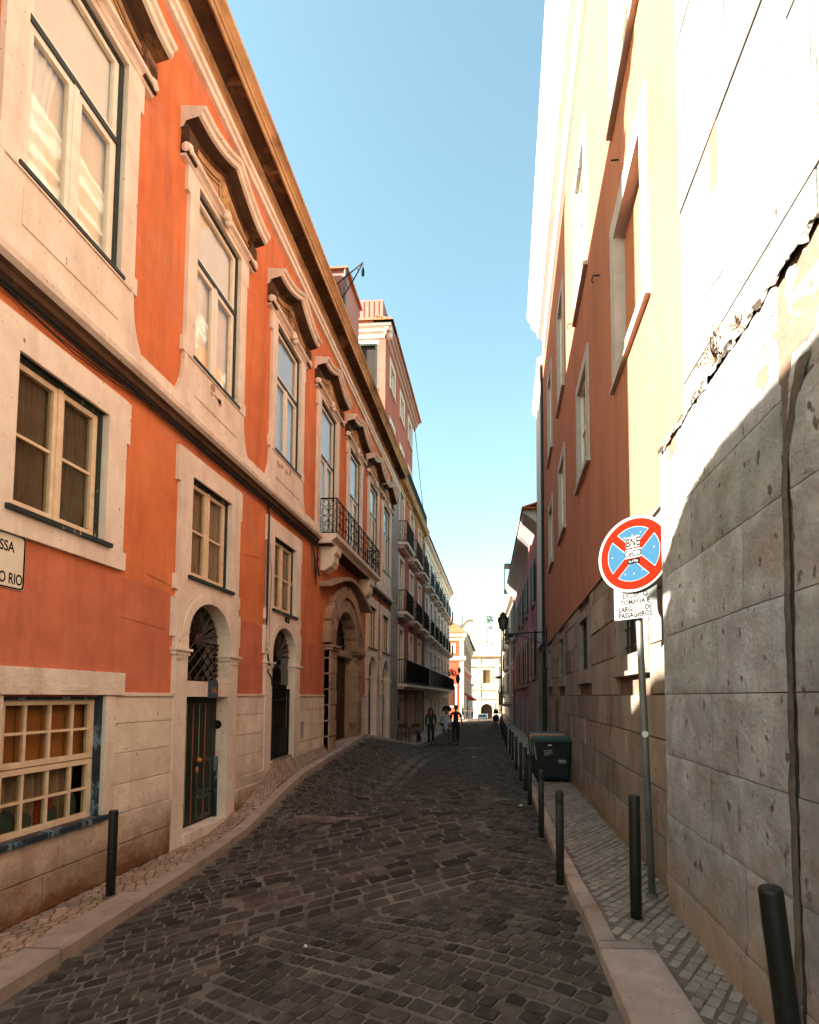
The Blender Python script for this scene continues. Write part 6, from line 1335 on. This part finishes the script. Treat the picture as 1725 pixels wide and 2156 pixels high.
# ================================================================== PEOPLE
def skinned(name, m, parent, joints, edges, sub=2):
    """joints: list of (pos, radius or (rx, ry)); grown with a skin modifier, applied"""
    me = bpy.data.meshes.new(name); me.from_pydata([tuple(j[0]) for j in joints], edges, []); o = bpy.data.objects.new(name, me); COL.objects.link(o)
    sk = o.modifiers.new('skin', 'SKIN'); sk.use_smooth_shade = True; sk.branch_smoothing = 0.6
    lay = me.skin_vertices[0] if me.skin_vertices else None
    if lay is None:
        bm = bmesh.new(); bm.from_mesh(me); bm.verts.layers.skin.verify(); bm.to_mesh(me); bm.free(); lay = me.skin_vertices[0]
    for i, j in enumerate(joints):
        r = j[1] if isinstance(j[1], tuple) else (j[1], j[1]); lay.data[i].radius = r; lay.data[i].use_root = i == 0
    ss = o.modifiers.new('sub', 'SUBSURF'); ss.levels = sub; ss.render_levels = sub
    bpy.context.view_layer.update(); ev = o.evaluated_get(bpy.context.evaluated_depsgraph_get()); nm = bpy.data.meshes.new_from_object(ev); bpy.data.objects.remove(o)
    nm.transform(Matrix.Translation(-Vector(parent['_org']))); nm.name = name; nm.materials.clear(); nm.materials.append(MAT[m]); nm.shade_smooth(); o = bpy.data.objects.new(name, nm); COL.objects.link(o); o.parent = parent; o['_org'] = tuple(parent['_org']); return o
def person(loc, h, label, skin, hair, top, bottom, hair_kind='short', dress=False, stride=0.16, face=-1, arms=((0.16, 0.02), (0.16, 0.02)), bare_legs=False, long_sleeve=False, turn=0.0, thin=1.0, elbow=(0.0, 0.0)):
    """standing or walking figure facing -Y (face=-1) or +Y; z up from the feet"""
    t = thing('person', label, 'person', (0, 0, 0)); s_ = h / 1.75; f = face
    def V3(x, y, z): return Vector((x * s_, y * s_ * -f, z * s_))
    hipL, hipR = V3(-0.09, 0, 0.92), V3(0.09, 0, 0.92); kL_, kR_ = V3(-0.10, -stride * 0.5 + -0.03, 0.50), V3(0.10, stride * 0.45 - 0.03, 0.50); aL, aR = V3(-0.10, -stride, 0.09), V3(0.10, stride * 1.1, 0.11); tL, tR = V3(-0.11, -stride - 0.17, 0.035), V3(0.12, stride * 1.1 - 0.15, 0.035)
    sw = 0.185 * thin; shL, shR = V3(-sw, 0, 1.42), V3(sw, 0, 1.42)
    def arm(sg, sh):
        ax, fw = arms[0 if sg < 0 else 1]; el = V3(sg * (sw + 0.035 + ax * 0.3), 0.03 - fw * 0.3, 1.14); wr = V3(sg * (sw + 0.02 + ax), -0.05 - fw, 0.90 + elbow[0 if sg < 0 else 1]); return el, wr
    eL, wL_ = arm(-1, shL); eR, wR_ = arm(1, shR)
    J = [(V3(0, 0, 0.97), 0.12 * s_), (V3(0, 0.0, 1.12), 0.108 * s_ * thin), (V3(0, 0, 1.30), (0.135 * s_ * thin, 0.105 * s_)), (V3(0, 0.0, 1.43), (0.10 * s_, 0.075 * s_)), (V3(0, 0.0, 1.52), 0.05 * s_), (V3(0, -0.01, 1.60), (0.062 * s_, 0.07 * s_)), (V3(0, -0.005, 1.68), (0.076 * s_, 0.09 * s_)), (V3(0, 0, 1.735), (0.05 * s_, 0.06 * s_)),
         (shL, 0.052 * s_), (eL, 0.04 * s_), (wL_, 0.026 * s_), (shR, 0.052 * s_), (eR, 0.04 * s_), (wR_, 0.026 * s_), (hipL, 0.088 * s_), (kL_, 0.055 * s_), (aL, 0.036 * s_), (tL, 0.032 * s_), (hipR, 0.088 * s_), (kR_, 0.055 * s_), (aR, 0.036 * s_), (tR, 0.032 * s_)]
    E_ = [(0, 1), (1, 2), (2, 3), (3, 4), (4, 5), (5, 6), (6, 7), (3, 8), (8, 9), (9, 10), (3, 11), (11, 12), (12, 13), (0, 14), (14, 15), (15, 16), (16, 17), (0, 18), (18, 19), (19, 20), (20, 21)]
    body = skinned('body', skin, t, J, E_)
    k = MB()                                          # hands with five fingers, face features, in the body mesh
    for sg, el, wr in ((-1, eL, wL_), (1, eR, wR_)):
        d = (wr - el).normalized(); k.tube([wr - d * 0.01, wr + d * 0.04 * s_, wr + d * 0.09 * s_], [0.022 * s_, 0.032 * s_, 0.028 * s_], 8)
        side = Vector((0, 1, 0)); inn = Vector((-sg, 0, 0))
        for q in range(4):
            o_ = side * (q - 1.5) * 0.017 * s_; L_ = (0.07, 0.08, 0.075, 0.06)[q] * s_; p0 = wr + d * 0.085 * s_ + o_; k.tube([p0, p0 + d * L_ * 0.5 + inn * 0.006, p0 + d * L_ * 0.9 + inn * 0.022 * s_], [0.009 * s_, 0.008 * s_, 0.006 * s_], 5)
        k.tube([wr + d * 0.03 * s_ - side * 0.02 * s_ * -f, wr + d * 0.065 * s_ + side * f * 0.045 * s_, wr + d * 0.09 * s_ + side * f * 0.05 * s_], [0.011 * s_, 0.010 * s_, 0.007 * s_], 5)
    hf = V3(0, -0.085, 1.655); k.ell(hf, (0.014 * s_, 0.02 * s_, 0.026 * s_), 8, 6); k.ell(V3(0, -0.078, 1.612), (0.024 * s_, 0.01 * s_, 0.008 * s_), 8, 5)
    for sg in (-1, 1): k.ell(V3(sg * 0.03, -0.078, 1.675), (0.012 * s_, 0.008 * s_, 0.006 * s_), 6, 4); k.ell(V3(sg * 0.08, 0.0, 1.665), (0.012 * s_, 0.02 * s_, 0.03 * s_), 6, 5)
    fb = k.build('face_and_hands', skin, t, smooth=True); bmx = bmesh.new(); bmx.from_mesh(body.data); bmx.from_mesh(fb.data); bmx.to_mesh(body.data); bmx.free(); body.data.shade_smooth(); bpy.data.objects.remove(fb)
    g_ = 1.13
    JT = [(V3(0, 0, 0.93 if not dress else 0.98), 0.128 * s_), (V3(0, 0, 1.12), 0.122 * s_ * thin), (V3(0, 0, 1.30), (0.150 * s_ * thin, 0.120 * s_)), (V3(0, 0, 1.43), (0.118 * s_, 0.088 * s_)), (shL, 0.066 * s_), (shL.lerp(eL, 0.75 if not long_sleeve else 1.0), 0.056 * s_), (shR, 0.066 * s_), (shR.lerp(eR, 0.75 if not long_sleeve else 1.0), 0.056 * s_)]
    ET = [(0, 1), (1, 2), (2, 3), (3, 4), (4, 5), (3, 6), (6, 7)]
    if long_sleeve: JT += [(eL.lerp(wL_, 0.85), 0.046 * s_), (eR.lerp(wR_, 0.85), 0.046 * s_)]; ET += [(5, 8), (7, 9)]
    if dress: JT += [(V3(0, -0.01, 0.72), (0.17 * s_, 0.15 * s_))]; ET += [(0, len(JT) - 1)]
    skinned('shirt' if not dress else 'shirt_dress', top, t, JT, ET)
    if not bare_legs:
        JB = [(V3(0, 0, 0.95), 0.128 * s_), (hipL, 0.102 * s_), (kL_, 0.072 * s_), (aL.lerp(kL_, 0.08), 0.058 * s_), (hipR, 0.102 * s_), (kR_, 0.072 * s_), (aR.lerp(kR_, 0.08), 0.058 * s_)]
        skinned('trousers', bottom, t, JB, [(0, 1), (1, 2), (2, 3), (0, 4), (4, 5), (5, 6)])
    k = MB()
    for a, b in ((aL, tL), (aR, tR)): m_ = (a + b) / 2; k.ell((m_.x, m_.y, m_.z - 0.03 * s_), (0.048 * s_, 0.135 * s_, 0.045 * s_), 10, 7)
    k.build('shoes', 'leather', t, smooth=True)
    k = MB()
    if hair_kind == 'short': k.ell(V3(0, 0.012, 1.70), (0.092 * s_, 0.105 * s_, 0.085 * s_), 14, 10); k.ell(V3(0, 0.03, 1.66), (0.09 * s_, 0.085 * s_, 0.09 * s_), 12, 8)
    elif hair_kind == 'big':
        for q in range(60):
            a = random.uniform(0, 2 * math.pi); b = random.uniform(-0.3, 1.0); rr_ = 0.15 * s_; c0 = V3(0, 0.035, 1.70); k.ell(c0 + Vector((rr_ * math.cos(a) * math.cos(b) * 1.15, abs(rr_ * math.sin(a)) * -f * math.cos(b) if random.random() < 0.75 else rr_ * math.sin(a) * 0.3, rr_ * math.sin(b) * 0.95)), (0.07 * s_,) * 3, 7, 5)
    else:
        k.ell(V3(0, 0.02, 1.69), (0.10 * s_, 0.105 * s_, 0.10 * s_), 14, 10)
        for sg in (-1, 1): k.tube([V3(sg * 0.07, 0.01, 1.70), V3(sg * 0.095, -0.01, 1.58), V3(sg * 0.10, -0.05, 1.42), V3(sg * 0.09, -0.10, 1.26)], [0.05 * s_, 0.05 * s_, 0.045 * s_, 0.02 * s_], 8)
        k.tube([V3(0, 0.06, 1.70), V3(0, 0.09, 1.5), V3(0, 0.10, 1.34)], [0.08 * s_, 0.09 * s_, 0.04 * s_], 8)
    k.build('hair', hair, t, smooth=True)
    t.location = loc; t.rotation_euler = (0, 0, turn); t['_wr'] = [tuple(wL_), tuple(wR_)]; t['_s'] = s_; return t
py = 21.6
gz = lambda x, y: pav_zl(x, y) + 0.02 if x < xKL(y) else road_z(x, y) + 0.02
def extra(t, mb, name, m): 
    o = mb.build(name, m, None); o.parent = t; return o
t = person((-1.83, 21.5, gz(-1.83, 21.5)), 1.76, 'person in a plain black T-shirt and black trousers walking beside the one in white', 'skin_dark', 'hair_black', 'shirt_black', 'trousers_dark', 'short', arms=((-0.01, 0.08), (0.09, 0.02)), stride=0.20, turn=0.12)
t = person((-2.30, 21.9, gz(-2.3, 21.9)), 1.66, 'person with big dark curls in a loose white patterned shirt dress', 'skin_dark', 'hair_black', 'shirt_print', 'trousers_dark', 'big', dress=True, bare_legs=True, long_sleeve=True, arms=((0.02, 0.14), (0.03, 0.02)), elbow=(0.12, 0.05), stride=0.20, turn=-0.25)
k = MB(); k.box(Fr((0, -0.22, 0), (1, 0, 0), (0, -1, 0)), -0.30, -0.08, 0.84, 0.98, -0.06, 0.06); k.tube([(-0.28, -0.2, 0.97), (-0.12, -0.15, 1.25), (0.12, 0, 1.45)], 0.012, 5); extra(t, k, 'shoulder_bag', 'leather')
t = person((-2.93, 21.3, gz(-2.93, 21.3)), 1.67, 'person with long brown hair in a dark top with a red neckline', 'skin', 'hair_brown', 'shirt_navy', 'trousers_dark', 'long', arms=((0.03, 0.02), (0.0, 0.16)), stride=0.20, turn=0.2, elbow=(0.0, 0.08), long_sleeve=True)
k = MB(); k.prism(Fr((0, -0.125, 0), (1, 0, 0), (0, -1, 0)), [(-0.05, 1.40), (0.0, 1.29), (0.05, 1.40), (0.03, 1.42), (-0.03, 1.42)], 0, 0.02); extra(t, k, 'neckline', 'trim_red')
k = MB(); k.box(Fr((0, -0.05, 0), (1, 0, 0), (0, -1, 0)), 0.26, 0.44, 0.62, 0.92, -0.08, 0.08); k.tube([(0.28, -0.05, 0.9), (0.33, -0.08, 1.02), (0.42, -0.05, 0.9)], 0.01, 4); extra(t, k, 'tote_bag', 'bag_pale')
for (x, y, hh, tp, kd, lb) in ((-4.1, 58, 1.70, 'shirt_black', 'short', 'distant person in black at the corner by the dark shopfront'), (-3.6, 58.6, 1.62, 'shirt_navy', 'long', 'distant person with long hair standing left of the church portal'), (-3.0, 59.5, 1.6, 'shirt_black', 'short', 'distant small figure nearest the church portal, beside a pale bag'), (-4.6, 56, 1.68, 'shirt_navy', 'short', 'distant person half hidden against the red corner house')):
    person((x, y, gz(-3, y) if y < 60 else -2.7), hh, lb, 'skin', 'hair_black', tp, 'trousers_dark', kd, stride=0.1, arms=((0.0, 0.06), (0.0, 0.02)), turn=x)
t = person((0.80, 40.5, -0.95), 1.72, 'person in a white shirt leaning out on the far right balcony above the pole', 'skin_dark', 'hair_black', 'shirt_white', 'shirt_white', 'short', long_sleeve=True, stride=0.03)
t.location = (0.48, 42.6, -0.60)
# balcony carrying that person
# dog on a lead
dg = thing('dog', 'small dark dog on a lead beside the person with long hair', 'dog', (-3.42, 21.0, 0)); zg = gz(-3.42, 21.0)
J = [(Vector((-3.42, 21.15, zg + 0.34)), (0.085, 0.085)), (Vector((-3.42, 20.98, zg + 0.35)), (0.085, 0.09)), (Vector((-3.42, 20.80, zg + 0.37)), (0.095, 0.11)), (Vector((-3.42, 20.68, zg + 0.46)), 0.06), (Vector((-3.42, 20.62, zg + 0.53)), (0.062, 0.062)), (Vector((-3.42, 20.53, zg + 0.51)), 0.034), (Vector((-3.42, 20.48, zg + 0.505)), 0.022),
     (Vector((-3.47, 20.80, zg + 0.24)), 0.038), (Vector((-3.475, 20.81, zg + 0.12)), 0.022), (Vector((-3.475, 20.78, zg + 0.02)), 0.022), (Vector((-3.37, 20.80, zg + 0.24)), 0.038), (Vector((-3.365, 20.77, zg + 0.12)), 0.022), (Vector((-3.365, 20.74, zg + 0.02)), 0.022),
     (Vector((-3.475, 21.12, zg + 0.25)), 0.05), (Vector((-3.48, 21.20, zg + 0.13)), 0.024), (Vector((-3.48, 21.15, zg + 0.02)), 0.022), (Vector((-3.365, 21.12, zg + 0.25)), 0.05), (Vector((-3.36, 21.22, zg + 0.13)), 0.024), (Vector((-3.36, 21.18, zg + 0.02)), 0.022), (Vector((-3.42, 21.27, zg + 0.40)), 0.02), (Vector((-3.42, 21.36, zg + 0.52)), 0.012)]
skinned('body', 'dog_fur', dg, J, [(0, 1), (1, 2), (2, 3), (3, 4), (4, 5), (5, 6), (2, 7), (7, 8), (8, 9), (2, 10), (10, 11), (11, 12), (0, 13), (13, 14), (14, 15), (0, 16), (16, 17), (17, 18), (0, 19), (19, 20)])
k = MB()
for s_ in (-1, 1): k.ell((-3.42 + s_ * 0.05, 20.63, zg + 0.57), (0.018, 0.03, 0.04), 6, 5)
k.build('ear', 'dog_fur', dg)
for o in list(dg.children): 
    for v_ in o.data.vertices: pass
k = MB(); k.tube([(-3.42, 20.70, zg + 0.48), (-3.35, 20.9, zg + 0.6), (-3.24, 21.25, zg + 0.88)], 0.008, 4); k.build('lead', 'leather', dg)
# cafe table, chairs, pot of flowers
zt = pav_zl(-4.15, 21.6)
tb = thing('cafe_table', 'small red-topped table with black legs on the left pavement', 'table', (-4.1, 21.7, zt)); k = MB(); k.box(Fr((0, 0, 0), (1, 0, 0), (0, 1, 0)), -4.38, -3.95, zt + 0.70, zt + 0.735, 21.5, 21.9); k.build('table_top', 'table_red', tb)
for x in (-4.34, -3.99):
    for y in (21.54, 21.86): k = MB(); k.tube([(x, y, zt), (x, y, zt + 0.7)], 0.015, 6); k.build('leg', 'iron', tb)
fp = thing('flower_pot', 'terracotta pot of pink flowers on the red-topped table', 'flower pot', (-4.15, 21.7, zt + 0.735)); k = MB(); k.lathe((-4.17, 21.7, zt + 0.735), [(0.06, 0), (0.085, 0.12), (0.09, 0.13)], 14); k.build('pot', 'terracotta', fp)
k = MB(); leaf_cloud(k, (-4.17, 21.7, zt + 0.95), 0.15, 90, 0.035, 4); k.build('leaves', 'foliage', fp); k = MB(); leaf_cloud(k, (-4.17, 21.68, zt + 0.99), 0.16, 50, 0.03, 6); k.build('flowers', 'petal_pink', fp)
for (x, y, lb) in ((-4.15, 20.9, 'dark folding chair in front of the red-topped table'), (-3.85, 22.5, 'dark folding chair behind the red-topped table')):
    ch = thing('chair', lb, 'chair', (x, y, pav_zl(x, y)), 'folding chairs at the red table'); z = pav_zl(x, y); k = MB(); k.box(Fr((0, 0, 0), (1, 0, 0), (0, 1, 0)), x - 0.2, x + 0.2, z + 0.43, z + 0.455, y - 0.19, y + 0.19); k.build('seat', 'wood_dark', ch)
    k = MB(); k.box(Fr((0, 0, 0), (1, 0, 0), (0, 1, 0)), x - 0.2, x + 0.2, z + 0.66, z + 0.84, y + 0.18, y + 0.20); k.build('backrest', 'wood_dark', ch)
    for sx_ in (-0.18, 0.18): 
        k = MB(); k.tube([(x + sx_, y - 0.2, z), (x + sx_, y + 0.19, z + 0.86)], 0.012, 5); k.build('leg', 'iron', ch); k = MB(); k.tube([(x + sx_, y + 0.22, z), (x + sx_, y - 0.18, z + 0.44)], 0.012, 5); k.build('leg', 'iron', ch)
nb_ = thing('notice_board', 'small dark framed notice in the first doorway of the brown-red building', 'notice board', (-4.55, 22.2, -0.8)); k = MB(); k.box(LF, 21.82, 22.0, -1.15, -0.45, 0.06, 0.09); k.build('frame', 'iron', nb_); k = MB(); k.box(LF, 21.84, 21.98, -1.1, -0.5, 0.09, 0.094); k.build('sheet', 'faded_print', nb_)

# scooter parked at the far right
sc = thing('scooter', 'black motor scooter parked facing the camera at the far right kerb', 'scooter', (-0.02, 41, road_z(-0.02, 41))); zg = road_z(-0.02, 41) + 0.02; x = -0.02
for y in (40.35, 41.6):
    k = MB(); k.lathe((x, y, zg + 0.27), [(0.20, -0.055), (0.27, -0.045), (0.28, 0), (0.27, 0.045), (0.20, 0.055)], 20, axis=(1, 0, 0)); wh = k.build('wheel', 'rubber', sc); k = MB(); k.lathe((x, y, zg + 0.27), [(0.06, -0.06), (0.19, -0.03), (0.19, 0.03), (0.06, 0.06)], 14, axis=(1, 0, 0)); k.build('rim', 'steel_grey', wh)
skinned('body', 'scooter_black', sc, [(Vector((x, 41.1, zg + 0.48)), (0.26, 0.16)), (Vector((x, 40.75, zg + 0.34)), (0.26, 0.10)), (Vector((x, 40.52, zg + 0.55)), (0.33, 0.10)), (Vector((x, 40.50, zg + 0.92)), (0.30, 0.15)), (Vector((x, 41.5, zg + 0.62)), (0.16, 0.14)), (Vector((x, 41.85, zg + 0.68)), (0.10, 0.08))], [(0, 1), (1, 2), (2, 3), (0, 4), (4, 5)])
k = MB(); k.ell((x, 41.25, zg + 0.80), (0.16, 0.42, 0.09), 14, 8); k.build('seat', 'leather', sc, smooth=True)
k = MB(); k.tube([(x - 0.36, 40.62, zg + 1.06), (x - 0.15, 40.52, zg + 1.04), (x + 0.15, 40.52, zg + 1.04), (x + 0.36, 40.62, zg + 1.06)], 0.022, 6); k.build('handlebar', 'rubber', sc)
for s_ in (-1, 1): k = MB(); k.tube([(x + s_ * 0.24, 40.55, zg + 1.05), (x + s_ * 0.34, 40.55, zg + 1.24)], 0.01, 4); k.ell((x + s_ * 0.36, 40.54, zg + 1.27), (0.08, 0.02, 0.055), 8, 6); k.build('mirror', 'chrome', sc)
k = MB(); k.ell((x, 40.37, zg + 0.86), (0.10, 0.06, 0.09), 12, 8); k.build('headlight', 'chrome', sc, smooth=True)
k = MB(); k.prism(Fr((x, 40.42, 0), (1, 0, 0), (0, -1, 0.0)), [(-0.2, zg + 1.0), (0.2, zg + 1.0), (0.22, zg + 1.3), (0.1, zg + 1.42), (-0.1, zg + 1.42), (-0.22, zg + 1.3)], 0, 0.01); k.build('windscreen', 'glass_far', sc)
k = MB(); k.box(Fr((0, 0, 0), (1, 0, 0), (0, 1, 0)), x - 0.22, x + 0.22, zg + 0.92, zg + 1.24, 41.55, 41.95); k.build('top_box', 'scooter_black', sc, bevel=0.06)
k = MB(); k.tube([(x + 0.1, 41.1, zg + 0.3), (x + 0.26, 41.3, zg + 0.02)], 0.015, 5); k.build('side_stand', 'iron', sc)
# car beyond the crest
cz = sR(84) - 0.05; ca = thing('car', 'white car seen from behind below the crest, in front of the church portal', 'car', (-2.3, 84, cz)); CX = -2.35
k = MB(); prof = [(82.0, 0.35), (82.0, 0.85), (82.15, 0.98), (82.6, 1.42), (83.2, 1.50), (84.4, 1.48), (85.2, 1.05), (86.1, 0.92), (86.2, 0.4)]
SFc = Fr((CX, 0, cz), (0, 1, 0), (1, 0, 0)); k.prism(SFc, prof, -0.85, 0.85); k.build('body', 'car_white', ca, bevel=0.10)
k = MB(); k.prism(Fr((CX, 82.33, cz), (1, 0, 0), (0, -1, 0)), [(-0.68, 1.02), (0.68, 1.02), (0.56, 1.38), (-0.56, 1.38)], -0.16, 0.18); k.build('rear_window', 'glass_far', ca)
for s_ in (-1, 1):
    k = MB(); k.box(Fr((CX, 82.0, cz), (1, 0, 0), (0, -1, 0)), s_ * 0.72 - 0.12, s_ * 0.72 + 0.12, 0.7, 0.9, -0.05, 0.03); k.build('tail_light', 'tail_red', ca)
    for y in (82.8, 85.3): k = MB(); k.lathe((CX + s_ * 0.78, y, cz + 0.3), [(0.2, -0.1), (0.3, -0.09), (0.3, 0.09), (0.2, 0.1)], 18, axis=(1, 0, 0)); k.build('wheel', 'rubber', ca)
# litter
for i, (x, y, s_, lb) in enumerate(((0.42, 8.4, 0.05, 'crumpled white paper scrap in the gutter left of the bollards'), (-0.78, 16.2, 0.06, 'small white litter scrap on the setts far ahead'), (-1.50, 3.75, 0.016, 'tiny white scrap on the near setts, left of centre'))):
    k = MB(); z = road_z(x, y) + 0.03; k.add([(x - s_, y, z), (x, y - s_ * 0.6, z + 0.02), (x + s_, y, z + 0.005), (x + 0.01, y + s_ * 0.6, z + 0.025), (x, y, z + 0.035)], [(0, 1, 4), (1, 2, 4), (2, 3, 4), (3, 0, 4)]); tag(k.build('paper_scrap', 'paper'), lb, 'litter')
for o in list(bpy.data.objects):
    for key in ('_org', '_wr', '_s'):
        if key in o: del o[key]
